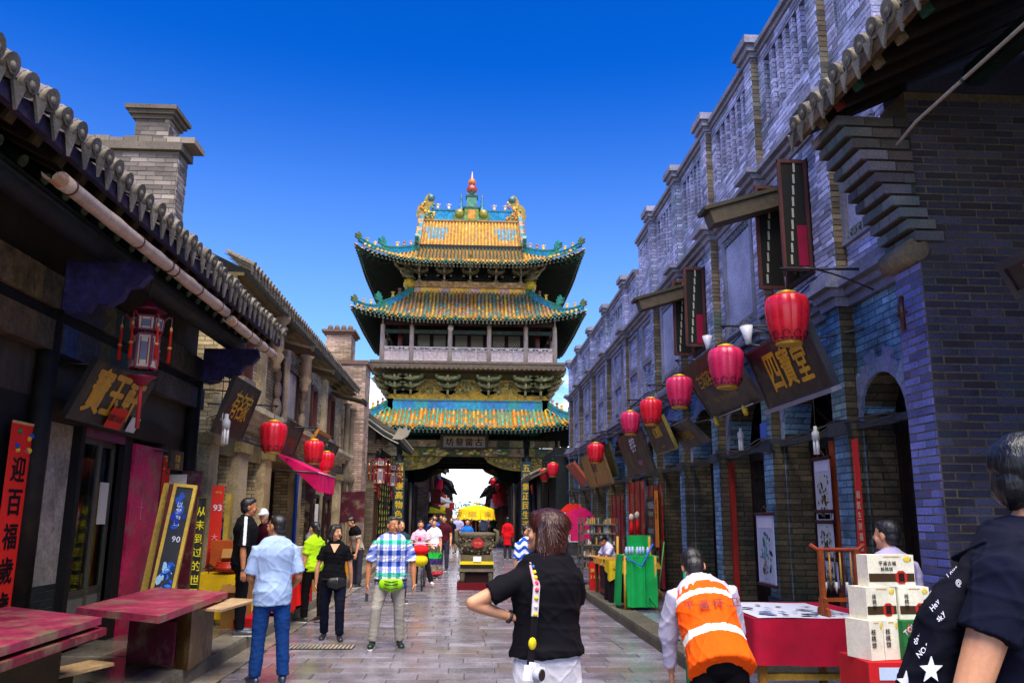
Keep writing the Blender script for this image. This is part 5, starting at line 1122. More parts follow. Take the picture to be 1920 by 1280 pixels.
# palace lantern with tassels under the left eaves
def palace_lantern(loc, sc, label, grp=None):
    T = thing('palace_lantern', label, 'lantern', loc, .3, grp); RC = h('8a1438', .7); n = 6
    def hexp(r, z): return [V((r * math.cos(math.pi * 2 * k / n) * sc, r * math.sin(math.pi * 2 * k / n) * sc, z * sc)) for k in range(n)]
    for nm, r, z0, z1, t in (('crown', .2, .2, .38, .022), ('body', .17, -.32, .14, .026)):
        A, B = hexp(r, z0), hexp(r * (1.08 if nm == 'crown' else 1), z1); f = MB()
        for k in range(n):
            f.bar(A[k], B[k], t * sc, t * sc, RC); f.bar(A[k], A[(k + 1) % n], t * sc, t * sc, RC); f.bar(B[k], B[(k + 1) % n], t * sc, t * sc, RC)
            m0, m1 = (A[k] + A[(k + 1) % n]) / 2, (B[k] + B[(k + 1) % n]) / 2; d = (A[(k + 1) % n] - A[k]) * .28
            for e in (-1, 1): f.bar(m0.lerp(m1, .1) + d * e, m0.lerp(m1, .9) + d * e, t * .5 * sc, t * .5 * sc, RC)
        f.build(nm + '_frame', PAINT, T, True)
        for k in range(n):
            q = [A[k], A[(k + 1) % n], B[(k + 1) % n], B[k]]; b = MB(); b.add([p * .985 for p in q], [(0, 1, 2, 3)], h('d8ccb0', .8)); b.add([p.lerp(sum(q, V()) / 4, .45) * .995 for p in q], [(0, 1, 2, 3)], h('8a90a0', .6)); b.build('glass_panel', PAPER, T, True)
    for k in range(n):   # arms, bead strings and tassels
        a = math.pi * 2 * k / n; d = V((math.cos(a), math.sin(a), 0)); o = d * .31 * sc + V((0, 0, .4 * sc))
        b = MB(); b.tube([d * .2 * sc + V((0, 0, .34 * sc)), d * .27 * sc + V((0, 0, .42 * sc)), o, o + V((0, 0, .05 * sc))], [.016 * sc, .016 * sc, .014 * sc, .004], RC, 6); b.build('dragon_arm', PAINT, T, True)
        b = MB(); b.tube([o, o - V((0, 0, .12 * sc))], .003, h('c8a878', .7), 4); b.tube([o - V((0, 0, .12 * sc)), o - V((0, 0, .17 * sc)), o - V((0, 0, .2 * sc)), o - V((0, 0, .62 * sc))], [.012 * sc, .022 * sc, .014 * sc, .026 * sc], None, 7, cols=[h('e0b070', .9), h('d8501a', .8), h('d02a14', .8)])
        b.tube([o - V((0, 0, .4 * sc)), o - V((0, 0, .43 * sc))], .028 * sc, h('d8a060', .8), 7); b.build('tassel', DRAPE, T, True)
    b = MB(); b.lathe([(.16, -.34), (.1, -.37), (.04, -.44)], RC, n=8); b.build('base', PAINT, T, True); b = MB(); b.tube([(0, 0, -.36), (0, 0, -.5), (0, 0, -.9)], [.02 * sc, .025 * sc, .03 * sc], h('c02a2a', .8), 7); b.build('lower_tassel', PAINT, T, True); b = MB(); b.lathe([(.2, .38), (.08, .44), (.04, .5)], RC, n=8); b.tube([(0, 0, .5), (0, 0, .8)], .008, (.04, .04, .04), 5); b.build('finial', PAINT, T, True)
    return T
palace_lantern(at(272, 648, x=-3.55), .8, 'red hexagonal palace lantern with orange tassels under the left eaves')
palace_lantern(at(711, 886, x=-3.1), 1.15, 'faded palace lantern under the gabled shop eaves, left one', 'faded palace lanterns')
palace_lantern(at(735, 893, x=-2.95), 1.15, 'faded palace lantern under the gabled shop eaves, right one', 'faded palace lanterns')

# ------------------------------------------------------------------ boards and signs
def board(name, label, cat, C, u, v, w, hh, t, col, m=PAINT, rim=None, rimw=.05, texts=(), rimcol=None, extra=None, group=None):
    """a flat board centred on C, its face along u x v; texts = (string, du, dv, size, colour, bold, vertical, material, kwargs)"""
    C, u, v = V(C), V(u).normalized(), V(v).normalized(); n = u.cross(v).normalized(); T = thing(name, label, cat, C - v * hh / 2, 0, group)
    M = frame(C, u, v, n); b = MB(); b.box((-w / 2, -hh / 2, -t), (w / 2, hh / 2, 0), col, M); b.build('panel', m, T)
    if rim:
        r = rimw; b = MB()
        for q in ((-w / 2 - .004, hh / 2 - r, w / 2 + .004, hh / 2 + .004), (-w / 2 - .004, -hh / 2 - .004, w / 2 + .004, -hh / 2 + r), (-w / 2 - .004, -hh / 2 + r, -w / 2 + r, hh / 2 - r), (w / 2 - r, -hh / 2 + r, w / 2 + .004, hh / 2 - r)): b.box((q[0], q[1], -t - .003), (q[2], q[3], .012), rim, M)
        b.build('rim', m, T)
    for tx in texts:
        s, du, dv, size, c, bold, vert, mm = tx[:8]; kw = tx[8] if len(tx) > 8 else {}
        b = MB(); lettering(b, s, C + u * du + v * dv + n * .0045, u, v, size, c, bold, vert, **kw); b.build('lettering', mm, T, kind='stuff')
    T['_n'] = 0; del T['_n']
    return T, M
def wall_sign(name, label, TL, BL, TR, xt, side, t, col, **k):
    y0 = at(*TL, x=xt).y; pb = at(*BL, x=xt); xb = xt * y0 / pb.y; top, bot = at(*TL, x=xt), at(*BL, x=xb); y1 = at(*TR, x=xt).y
    v = V((top.x - bot.x, 0, top.z - bot.z)); hh = v.length; u = V((0, -side, 0)); w = abs(y1 - y0); C = V(((top.x + bot.x) / 2, (y0 + y1) / 2, (top.z + bot.z) / 2))
    tx = [(s, du * w, dv * hh, sz * hh, *r) for (s, du, dv, sz, *r) in k.pop('texts', [])]
    T, M = board(name, label, 'sign', C, u, v, w, hh, t, col, texts=tx, **k)
    b = MB()   # stays back to the wall
    xw = XW if side > 0 else -4.3
    for s in (-.35, .35): b.tube([M @ V((s * w, hh * .42, -t)), (xw, C.y + s * w, C.z + hh * .45)], .012, (.03, .03, .03), 5)
    b.build('stay', METAL, T); return T, M, w, hh
BK = h('1c161a', .55); GL = h('e0a818', .9)
T, M, w, hh = wall_sign('name_board', 'black board with three large gold characters above the near arch', (1397, 664), (1442, 767), (1510, 618), 3.42, 1, .06, BK, rim=h('3a3a48', .6), rimw=.03, texts=[('四寶堂', .04, .02, .66, GL, .03, False, GOLD, dict(pitch=.8, wide=.74))])
b = MB(); b.box((-w / 2 - .02, -hh / 2 - .05, -.05), (w / 2 + .02, -hh / 2 + .0, .06), h('8a8a9c', .7), M); b.build('bottom_rail', METAL, T)
T, M, w, hh = wall_sign('hotel_board', 'black hotel board with gold characters, latin text and two small yellow spotlights', (1276, 694), (1338, 787), (1354, 643), 3.38, 1, .05, BK, rim=h('3a3034', .6), rimw=.03, texts=[('古城客棧', -.12, .16, .27, h('c8a020', .8), .015, False, GOLD, dict(pitch=.95, shear=.15)), ('Ping Yao Gu Hotel', .0, -.22, .13, h('9a7a30', .8), .0, False, GOLD, dict(wide=.95))])
for s in (-.3, .3):
    b = MB(); p = M @ V((s * w, -hh / 2 + .02, .1)); b.tube([p + V((0, .05, .05)), p, p + V((0, -.06, -.1))], [.02, .045, .03], h('d8b020', .9), 8); b.build('spotlight', PLAST, T)
b = MB(); b.tube([M @ V((-.45 * w, -hh / 2 + .03, .09)), M @ V((.45 * w, -hh / 2 + .03, .09))], .008, h('b0b0b0', .8), 5); b.build('lamp_rail', METAL, T)
wall_sign('tall_board', 'tall narrow black board with yellow characters and a double gold line at its foot', (1206, 796), (1232, 853), (1240, 786), 3.42, 1, .05, BK, rim=h('8a7a30', .7), rimw=.02, texts=[('紅寶閣', 0, .12, .33, h('e0c020', .9), .02, False, GOLD, dict(pitch=.95)), ('ANTIQUE', 0, -.32, .1, h('b09a40', .8), .01, False, GOLD)])
wall_sign('slanting_board', 'dark grey board with thin gold script between two lanterns and the arch', (1247, 804), (1286, 842), (1287, 788), 3.6, 1, .05, h('2a2a34', .5), texts=[('百年老號', 0, 0, .4, h('b08a20', .8), .01, False, GOLD, dict(pitch=.9, shear=.2))])
wall_sign('white_lettered_board', 'black board with white brush characters and a small pink inscription', (1156, 822), (1181, 893), (1199, 811), 3.45, 1, .05, h('141014', .6), texts=[('老字', .05, .2, .36, h('d8d4e0', .85), .03, False, INK, dict(pitch=.9, shear=.15)), ('平遥特产', .12, -.25, .13, h('d090b0', .8), .02, False, INK)])
wall_sign('plank_board', 'plain olive plank board with faint yellow script behind a lantern', (1130, 836), (1146, 895), (1142, 831), 3.5, 1, .05, h('6a6a40', .6), rim=h('2a3a30', .6), rimw=.03, texts=[('牛肉', 0, 0, .4, h('a8a030', .8), .01, True, GOLD)])
wall_sign('tan_board', 'tan hanging board with dark red brush characters and red seal', (1087, 857), (1107, 916), (1125, 847), 3.3, 1, .05, h('b8863a', .75), rim=h('7a5a30', .6), rimw=.04, texts=[('醋坊', 0, .12, .42, h('5a1030', .7), .03, False, INK, dict(shear=.1)), ('印', -.1, -.3, .2, h('c01838', .8), .05, False, INK)])
wall_sign('red_board', 'red and orange tilted narrow board nearest the tower on the right', (1061, 874), (1090, 911), (1075, 865), 3.2, 1, .06, h('c0301c', .75), rim=h('a84a1a', .7), rimw=.05, texts=[('年年有餘', 0, 0, .22, h('e08a2a', .8), .02, True, INK)])
wall_sign('shop_board', 'black framed board with red lettering at the right edge under the eaves', (1868, 496), (1908, 560), (1985, 415), 3.5, 1, .05, h('141018', .6), rim=h('3a3640', .7), rimw=.05, texts=[('茶莊', .1, 0, .6, h('e02a18', .9), .03, False, INK)])
T, M, w, hh = wall_sign('antique_board', 'big black board with three raised gold characters under the left eaves', (185, 672), (122, 783), (292, 712), -3.75, -1, .06, h('1a1714', .6), texts=[('寶玉軒', 0, .05, .8, h('c8981c', .9), .04, False, GOLD, dict(pitch=.8, wide=.8))])
b = MB(); b.box((.02, -hh * .48, .03), (.42, -hh * .12, .04), h('d8301c', .85), M); p = b.build('red_tag', PAPER, T); b = MB(); lettering(b, '出租3681', M @ V((.22, -hh * .3, .045)), M.to_3x3() @ X_, M.to_3x3() @ Y_, .085, h('2a0a08', .6), .01, False, .9); b.build('lettering', INK, p, kind='stuff')
b = MB(); b.box((.62, -hh * .47, .02), (.86, -hh * .2, .026), h('d8d4cc', .85), M); b.build('white_card', PAPER, T)
wall_sign('script_board', 'tall black board with gold running script over the second left doorway', (443, 705), (400, 810), (490, 729), -3.4, -1, .05, h('26241e', .6), rim=h('3a3428', .6), rimw=.03, texts=[('有名家', .03, .08, .56, h('d8b01c', .9), .012, False, GOLD, dict(pitch=.62, shear=.3, wide=.75)), ('平遥', -.25, -.38, .12, h('c8a020', .8), .01, False, GOLD)])
wall_sign('brown_board', 'brown board with orange script behind the first left lantern', (544, 787), (520, 847), (571, 800), -3.6, -1, .05, h('3a3a2c', .55), rim=h('14120e', .6), rimw=.05, texts=[('推光漆器', 0, -.1, .24, h('c85a1c', .8), .01, False, INK, dict(shear=.2))])
wall_sign('yellow_framed_board', 'grey board in a yellow frame above the middle left lantern', (599, 805), (584, 828), (621, 816), -3.6, -1, .05, h('4a4a3c', .6), rim=h('d89018', .85), rimw=.08)
wall_sign('green_board', 'small dark green board with gold letters by the brick party wall', (621, 829), (611, 850), (636, 838), -3.7, -1, .05, h('24382e', .6), rim=h('1a1c18', .6), rimw=.05, texts=[('銀器', 0, -.1, .4, h('b0742a', .8), .02, False, GOLD)])
wall_sign('small_gold_sign', 'little black sign with thick gold letters at the pier beyond the timber shop', (322, 842), (319, 878), (346, 840), -4.0, -1, .04, h('1a160e', .6), texts=[('名店', 0, .1, .4, h('d8b020', .9), .03, False, GOLD), ('古玩', 0, -.33, .3, h('d8b020', .9), .03, False, GOLD)])
# red paper couplets
def couplet(label, C, u, w, hh, txt, size, col=h('e8281a', .95), ink=h('14080a', .6), head=True, dv=0):
    T, M = board('paper_couplet', label, 'couplet', C, u, (0, 0, 1), w, hh, .004, col, m=PAPER, texts=[(txt, 0, dv, size, ink, .03, True, INK, dict(pitch=1.22))])
    if head:
        for e in (1, -1):
            b = MB(); b.box((-w / 2, e * (hh / 2 - .012) - .012, .001), (w / 2, e * (hh / 2 - .012) + .012, .006), h('e0b060', .9), M); b.build('gold_border', PAPER, T)
            for k in range(9): b = MB(); b.ball(tuple(M @ V((U_(-.4, .4) * w, e * (hh / 2 - U_(.06, .3)), .004))), .01 + .022 * R_(), random.choice([h('e0b030', .9), h('d84a6a', .8), h('3a8a4a', .7), h('2a5ab0', .7)]), 7, 5); b.build('printed_flower', PAPER, T)
    return T
couplet('red paper couplet with big black characters at the far left edge', (-4.2, 8.02, 1.4), (0, 1, 0), .4, 2.12, '迎百福歲歲平', .25, dv=-.14)
couplet('red paper couplet beside the crimson panel on the left', (-4.26, 12.02, 1.45), (0, 1, 0), .3, 1.95, '納千祥年年順', .19, dv=-.12)
couplet('narrow red strip with pale characters leaning on the right pilaster', (3.96, 8.35, 1.55), (0, -1, 0), .13, 1.75, '和氣生財福祿壽', .085, h('d0201c', .9), h('e8c8a0', .8), False)
# hanging scroll pictures
def scroll(label, C, u, w, hh, seed):
    rs = random.Random(seed); T, M = board('scroll_picture', label, 'picture', C, u, (0, 0, 1), w, hh, .01, h('c8c4dc', .8), m=PAPER)
    b = MB(); b.box((-w * .42, hh * .3, .001), (w * .42, hh * .45, .004), h('d8d4e0', .85), M); b.box((-w * .42, -hh * .46, .001), (w * .42, hh * .27, .004), h('b0b8d0', .8) if seed < 3 else h('c8c8c0', .8), M); b.build('picture', PICT, T)
    b = MB()
    for k in range(46):
        x, y = rs.gauss(.04, .16) * w, rs.gauss(-.1, .17) * hh; r = rs.uniform(.02, .07) * w; q = rs.uniform(.3, 1.8); a = rs.uniform(0, 3); x, y = max(-w * .36, min(w * .36, x)), max(-hh * .42, min(hh * .22, y)); p = []
        c = [h('2a7a4a', .7), h('3a9a6a', .7), h('1a4a6a', .6), h('2a2a3a', .6), h('8aa0c0', .7), h('c06a5a', .7)][rs.randrange(6)] if seed == 1 else [h('2a2a28', .6), h('4a4a40', .6), h('7a7a6a', .6), h('8a6a2a', .6)][rs.randrange(4)]
        for t in range(10): th = 2 * math.pi * t / 10; e = r * rs.uniform(.6, 1.2); ux, uy = e * math.cos(th), e * q * math.sin(th); p.append(M @ V((x + ux * math.cos(a) - uy * math.sin(a), y + ux * math.sin(a) + uy * math.cos(a), .005 + .0001 * k)))
        b.add(p, [list(range(10))], c)
    b.build('brushwork', PICT, T, kind='stuff')
    for e in (1, -1): b = MB(); b.tube([M @ V((-w / 2 - .03, e * hh / 2, 0)), M @ V((w / 2 + .03, e * hh / 2, 0))], .022, h('4a1c1a', .6), 8); b.build('roller', WOOD, T)
    b = MB(); b.tube([M @ V((-w * .3, hh / 2, 0)), M @ V((0, hh / 2 + .1, 0)), M @ V((w * .3, hh / 2, 0))], .004, (.1, .08, .06), 4); b.build('cord', METAL, T); return T
scroll('hanging scroll of blue and green lotus on the right pilaster', at(1436, 1029, x=3.88), (0, -1, 0), .62, .9, 1)
scroll('scroll of a tall vase with blossom inside the near right doorway', at(1543, 918, x=4.1), (0, -1, 0), .42, .72, 4)
scroll('scroll of a lone bird over water below the vase picture', at(1548, 1010, x=4.1), (0, -1, 0), .42, .62, 5)
scroll('small rock painting propped below the bird scroll', at(1556, 1075, x=4.08), (0, -1, 0), .42, .32, 6)
# bamboo gutters under the left eaves
for (a, c, lb) in (((125, 328), (430, 577), 'long split bamboo gutter wired under the left eaves'), ((440, 590), (520, 652), 'short lower bamboo gutter at the far end of the left eaves')):
    p, q = at(*a, x=-3.1), at(*c, x=-3.1); T = thing('bamboo_gutter', lb, 'gutter', p); p, q = V((-3.14, p.y, 4.1)), V((-3.14, q.y, 4.15 if a[0] < 300 else 4.11)); b = MB(); n = 22
    b.tube([p.lerp(q, i / n) for i in range(n + 1)], [.062 + (.007 if i % 5 == 0 else 0) for i in range(n + 1)], h('d0b8a0', .8), 12, cap=True)
    b.build('pipe', BAMBOO, T)
    for t in (.03, .34, .52, .56, .74, .92):
        b = MB(); b.tube([p.lerp(q, t), p.lerp(q, t + .004)], .073, h('6a3a28', .6), 12); b.tube([p.lerp(q, t) + V((0, 0, .08)), p.lerp(q, t) + V((-.25, 0, .3))], .006, h('3a2a20', .6), 4); b.build('wire_tie', METAL, T)
    b = MB(); b.tube([p + V((0, -.16, 0)), p], 0.066, h('d8a878', .8), 12, cap=False, arc=(math.pi, 2 * math.pi)); b.build('open_spout', BAMBOO, T)
# lamps
def spot(label, p, d, sc=1.0):
    T = thing('flood_lamp', label, 'lamp', p, 0, 'white street lamps'); d = V(d).normalized(); q = V(p) + d * .3 * sc; b = MB(); b.tube([p, V(p) + d * .1 * sc, q], [.05 * sc, .06 * sc, .11 * sc], h('d8d8e0', .85), 12); b.build('housing', PLAST, T); b = MB(); b.tube([q, q + d * .01], .1 * sc, h('a8b0c0', .7), 12); b.build('lens', PLAST, T)
    b = MB(); b.tube([V(p), V((XW, V(p).y + .1, V(p).z - .1))], .014, (.03, .03, .03), 5); b.build('arm', METAL, T)
spot('white cone lamp over the four treasures board', at(1404, 645, x=3.3), (-.1, 0, 1), .72); spot('white cone lamp left of the hotel board', at(1328, 655, x=3.4), (-.05, 0, 1), .65)
def cfl(label, p, sc=1.0):
    T = thing('spiral_bulb', label, 'bulb', p, 0, 'bare energy saving bulbs'); p = V(p); b = MB()
    for k in range(4): a = k * math.pi / 2; o = V((math.cos(a), math.sin(a), 0)) * .022 * sc; b.tube([p + o, p + o - V((0, 0, .15 * sc))], .012 * sc, h('f0ece4', .95), 6)
    b.build('tube', PLAST, T); b = MB(); b.lathe([(.04, 0), (.042, .07), (.02, .1), (.018, .14)], h('d8d8d0', .85), (0, 0, 0), 10, M=Matrix.Translation(p) @ Matrix.Scale(sc, 4)); b.tube([p + V((0, 0, .14 * sc)), p + V((0, 0, .55 * sc))], .006, (.03, .03, .03), 4); b.build('socket', PLAST, T)
cfl('long white bulb hanging below the script board on the left', at(423, 803, x=-3.5), 1.5); cfl('white bulb left of the script board', at(415, 768, x=-3.6), 1.0); cfl('bare bulb hanging in the second right arch', at(1389, 822, x=3.9), 1.1); cfl('coil bulb lying on the right door lintel', at(1530, 824, x=3.95), 1.1)
# ------------------------------------------------------------------ left: stacked boards, leaning frames, stalls
def slab(mb, pts, z, t, col):
    p = [V((x, y, z)) for x, y in pts]; q = [V((x, y, z - t)) for x, y in pts]; n = len(p)
    mb.add(p + q, [list(range(n)), list(range(n, 2 * n))[::-1]] + [(i, i + n, (i + 1) % n + n, (i + 1) % n) for i in range(n)], col)
REDB = h('b03a5a', .7)
T = thing('board_stack', 'two faded crimson door boards stacked flat at the bottom left corner', 'boards', (-3.5, 6.5, .15))
for z, e, c in ((.8, 0, REDB), (.715, .035, h('8a1c34', .7))):
    b = MB(); slab(b, [(-4.12, 8.0 + e), (-4.12, 4.6), (-2.86 + e, 4.6), (-2.95 + e, 7.18 + e)], z, .055, c); b.build('door_board', LACQ, T)
b = MB(); b.box((-4.0, 5.0, .15), (-3.2, 7.1, .66), h('5a4a30', .6)); b.build('trestle', WOOD, T)
b = MB(); M = Matrix.Translation((-3.48, 7.35, .31)) @ Matrix.Rotation(-.5, 4, 'Z') @ Matrix.Rotation(.05, 4, 'X'); b.box((-.15, -.7, -.014), (.15, .6, .014), h('c8a878', .75), M); tag(b.build('loose_plank', WOOD), 'pale broken plank leaning beneath the crimson boards', 'plank')
b = MB(); b.box((-3.8, 7.0, .15), (-3.35, 7.7, .27), h('6a5a3c', .6)); tag(b.build('low_bench', WOOD), 'low wooden bench beneath the loose plank', 'bench')
T = thing('board_table', 'wide faded crimson board laid on a wooden crate as a table', 'table', (-3, 8.8, .15))
b = MB(); slab(b, [(-3.52, 8.0), (-2.55, 7.35), (-2.62, 9.6), (-3.6, 10.2)], .79, .06, REDB); b.build('table_top', LACQ, T)
cr_ = MB(); pts = [(-3.42, 9.0), (-2.66, 8.55), (-2.72, 9.5), (-3.5, 9.9)]; slab(cr_, pts, .728, .575, h('6a4a24', .6)); cr_.build('crate', LACQ, T)
b = MB(); slab(b, [(-3.36, 8.9), (-2.8, 8.57), (-2.81, 8.54), (-3.37, 8.87)], .6, .4, h('7a2a44', .6)); b.build('crate_batten', LACQ, T)
b = MB(); slab(b, [(-2.72, 8.85), (-2.42, 8.7), (-2.32, 9.75), (-2.65, 9.9)], .7, .022, h('c8a87e', .75)); T2 = tag(b.build('plywood_sheet', WOOD), 'small pale plywood sheet jutting from under the crimson board table', 'board')
def lean(name, label, cat, px0, px1, ytop, y, col, t=.04, m=PAINT, rim=None, rimw=.035, dx=.10, back=.32, zb=.15, texts=(), turn=.15, group=None):
    """a tall board standing on the pavement at depth y, leaning back; px0..px1 its width in the photo at its top"""
    a, c = at(px0, ytop, y=y + back), at(px1, ytop, y=y + back); w = abs(c.x - a.x); ztop = a.z; C = V(((a.x + c.x) / 2 + dx / 2, y + back / 2, (ztop + zb) / 2)); v = V((-dx, back, ztop - zb)); u = V((math.cos(turn), math.sin(turn), 0)); u = (u - v.normalized() * u.dot(v.normalized())).normalized()
    tx = [(s, du * w, dv * v.length, sz, *r) for (s, du, dv, sz, *r) in texts]
    return board(name, label, cat, C, u, v, w, v.length, t, col, m=m, rim=rim, rimw=rimw, texts=tx, group=group)
YF = h('d8b43c', .85)
lean('yellow_board', 'yellow edged board at the left of the leaning frames', 'board', 308, 322, 905, 10.9, YF, .05, dx=-.12)
lean('maroon_board', 'dark maroon board standing behind the leaning yellow frames', 'board', 342, 380, 882, 12.3, h('6a0c24', .65), .03, m=LACQ)
lean('white_board', 'plain white board top behind the yellow frames', 'board', 312, 350, 889, 11.9, h('d0ccc0', .8), .02)
lean('maroon_plank', 'narrow maroon plank leaning between the yellow frames', 'board', 318, 330, 907, 10.8, h('7a1020', .65), .06, dx=-.1)
T, M = lean('poster_stand', 'yellow framed poster stand with blue mountain print leaning by the boards', 'poster', 328, 369, 908, 10.4, h('2a2e34', .6), .06, rim=YF, rimw=.035, dx=-.14, texts=[('以梦为马', -.05, .3, .075, h('d0dcf0', .9), .01, True, INK), ('90', .1, .14, .1, h('e0e4f0', .9), .01, False, INK)])
def blotch(mb, M, w, hh, n, cols, x0, x1, y0, y1, smin, smax, rs):
    for k in range(n):   # flat irregular printed patches
        r = rs.uniform(smin, smax); q = rs.uniform(.5, 2.0); cx, cy = rs.uniform(x0, x1) * w, rs.uniform(y0, y1) * hh; a = rs.uniform(-.6, .6); p = []
        for t in range(11): th = 2 * math.pi * t / 11; e = r * rs.uniform(.55, 1.25); ux, uy = e * math.cos(th), e * q * math.sin(th); p.append(M @ V((cx + ux * math.cos(a) - uy * math.sin(a), cy + ux * math.sin(a) + uy * math.cos(a), .005 + .0001 * k)))
        mb.add(p, [list(range(11))], cols[rs.randrange(len(cols))])
rs = random.Random(3); b = MB(); blotch(b, M, .22, 1.7, 46, [h('1a5ad0', .9), h('3a8ae8', .9), h('a8d0f0', .9), h('1a3a8a', .7)], -.4, .4, -.46, -.02, .015, .05, rs); blotch(b, M, .22, 1.7, 12, [h('1a3aa8', .8), h('2a5ac0', .8)], -.35, .35, .2, .46, .02, .05, rs); b.build('blue_print', PICT, T, kind='stuff')
lean('black_pillar_sign', 'narrow black sign with yellow vertical characters beside the poster stand', 'sign', 372, 389, 932, 11.4, h('14140c', .6), .03, rim=h('6a5a18', .6), rimw=.012, back=.12, dx=0, texts=[('从未到过的世界', 0, .08, .135, h('e8d820', .95), .015, True, INK, dict(pitch=1.3))])
T, M = lean('sale_banner', 'red sale banner with white numerals beside the yellow shelf', 'banner', 399, 421, 910, 12.6, h('e0301c', .9), .01, m=PAPER, back=.1, dx=.02, texts=[('93', .05, .33, .13, h('f0e0e8', .95), .03, False, INK), ('大減價', 0, .05, .1, h('f0a0a0', .9), .01, True, INK), ('-40%', 0, .45, .05, h('f0c060', .9), .01, False, INK), ('特惠', 0, -.25, .12, h('f0d8d8', .9), .01, True, INK)])
lean('yellow_shelf', 'tall yellow wooden shelf side in the second left doorway', 'shelf', 424, 433, 925, 13.6, YF, .4, back=.02, dx=0)
def clothtable(name, label, x0, x1, y0, y1, z, col, drop=.5, fold=9, zb=.15, top=None, legs=h('6a4a28', .6)):
    T = thing(name, label, 'table', ((x0 + x1) / 2, (y0 + y1) / 2, zb))
    b = MB(); per = [(x0, y0), (x1, y0), (x1, y1), (x0, y1)]
    pts = []
    for i in range(4):
        p, q = V((*per[i], 0)), V((*per[(i + 1) % 4], 0)); n = max(3, int((q - p).length / .06))
        for k in range(n): pts.append(p.lerp(q, k / n))
    n = len(pts); cx, cy = (x0 + x1) / 2, (y0 + y1) / 2; vs = []; rows = 7
    for r in range(rows + 1):
        t = r / rows
        for k, p in enumerate(pts):
            d = V((p.x - cx, p.y - cy, 0)).normalized(); wv = math.sin(k * 2 * math.pi / 9.0 + math.sin(k * .37) * 2) * .04 * t + .04 * t; q = p + d * wv; vs.append((q.x, q.y, z - drop * t * (1 + .06 * math.sin(k * .21)) - .002))
    fs = [(r * n + k, (r + 1) * n + k, (r + 1) * n + (k + 1) % n, r * n + (k + 1) % n) for r in range(rows) for k in range(n)]
    b.add(vs, fs, col, True); b.add([(p.x, p.y, z) for p in pts] + [(cx, cy, z + .001)], [(k, (k + 1) % n, n) for k in range(n)], top or col); b.build('cloth', DRAPE, T)
    for xx in (x0 + .06, x1 - .06):
        for yy in (y0 + .06, y1 - .06): b = MB(); b.box((xx - .03, yy - .03, zb), (xx + .03, yy + .03, z - .02), legs); b.build('leg', WOODZ, T)
    b = MB(); b.box((x0 + .04, y0 + .04, z - .05), (x1 - .04, y1 - .04, z - .006), legs); b.build('table_top', WOOD, T)
    return T
def carton(label, c, d, col, rz=0, flaps=True, name='cardboard_box', grp='cardboard boxes on the left stalls', m=CARD):
    T = thing(name, label, 'box', (c[0], c[1], c[2]), rz, grp); b = MB(); w, l, hh = d; t = .008
    b.box((-w / 2, -l / 2, 0), (w / 2, l / 2, .01), col)
    for q in ((-w / 2, -l / 2, w / 2, -l / 2 + t), (-w / 2, l / 2 - t, w / 2, l / 2), (-w / 2, -l / 2 + t, -w / 2 + t, l / 2 - t), (w / 2 - t, -l / 2 + t, w / 2, l / 2 - t)): b.box((q[0], q[1], .01), (q[2], q[3], hh), col)
    if not flaps: b.box((-w / 2, -l / 2, hh), (w / 2, l / 2, hh + t), col)
    b.build('carton', m, T, True)
    if flaps:
        for s in (-1, 1): b = MB(); M = Matrix.Translation((0, s * l / 2, hh)) @ Matrix.Rotation(s * -.7, 4, 'X'); b.box((-w / 2, -.004 if s > 0 else -l * .45, 0), (w / 2, l * .45 if s > 0 else .004, .006), vary(col, .1), M); b.build('flap', m, T, True)
    return T
CB = h('a8783c', .7)
clothtable('yellow_table', 'yellow cloth covered stall table behind the poster stand', -3.75, -3.1, 11.9, 12.7, .82, h('e0b818', .95), .55)
carton('open cardboard box with white packaging on the yellow table', (-3.3, 12.4, .825), (.36, .4, .32), CB, .2); carton('tall cardboard box standing before the yellow table', (-3.08, 11.75, .15), (.3, .3, .55), CB, -.1); carton('orange printed carton behind the open box on the yellow table', (-3.55, 12.6, .825), (.3, .3, .42), h('c85a20', .8), .1, False)
b = MB()
for k in range(60): p = V((-3.5 + U_(-.16, .22), 12.1 + U_(-.15, .15), .84 + U_(0, .09))); b.tube([p, p + V((U_(-.12, .12), U_(-.1, .1), U_(-.03, .04)))], .007, vary(h('4a2a18', .6), .3), 5)
tag(b.build('dried_goods', LEAF, kind='stuff'), 'heap of dark dried twigs on the yellow stall table', 'goods')
b = MB()
for k in range(3): b.lathe([(.05, 0), (.16, .03), (.2, .1), (.195, .1), (.05, .04)], h('c83a24', .8), (-3.3 + .02 * k, 12.02, .83 + .03 * k), 14)
tag(b.build('red_bowls', PLAST), 'stack of shallow red bowls on the yellow stall table', 'bowls')
b = MB(); b.box((-3.02, 11.4, .152), (-2.76, 12.3, .3), h('c8141c', .8)); tag(b.build('red_crate', DRAPE), 'red cloth covered crate on the pavement edge behind the polo shirt man', 'crate')
clothtable('red_table', 'stall table draped in bright red cloth in front of the white cap man', -3.1, -2.62, 12.9, 14.6, .86, h('d81410', .95), .62)
for i, (x, y, w, hh, c, lb) in enumerate(((-2.95, 13.6, .34, .2, 'e8e4e0', 'white foam box on the red stall, front one'), (-2.9, 14.2, .4, .24, 'e0e0e4', 'white foam box on the red stall, back one'))): carton(lb, (x, y, .862), (w, .5, hh), h(c, .9), 0, False, 'foam_box', 'white foam boxes', PLAST)
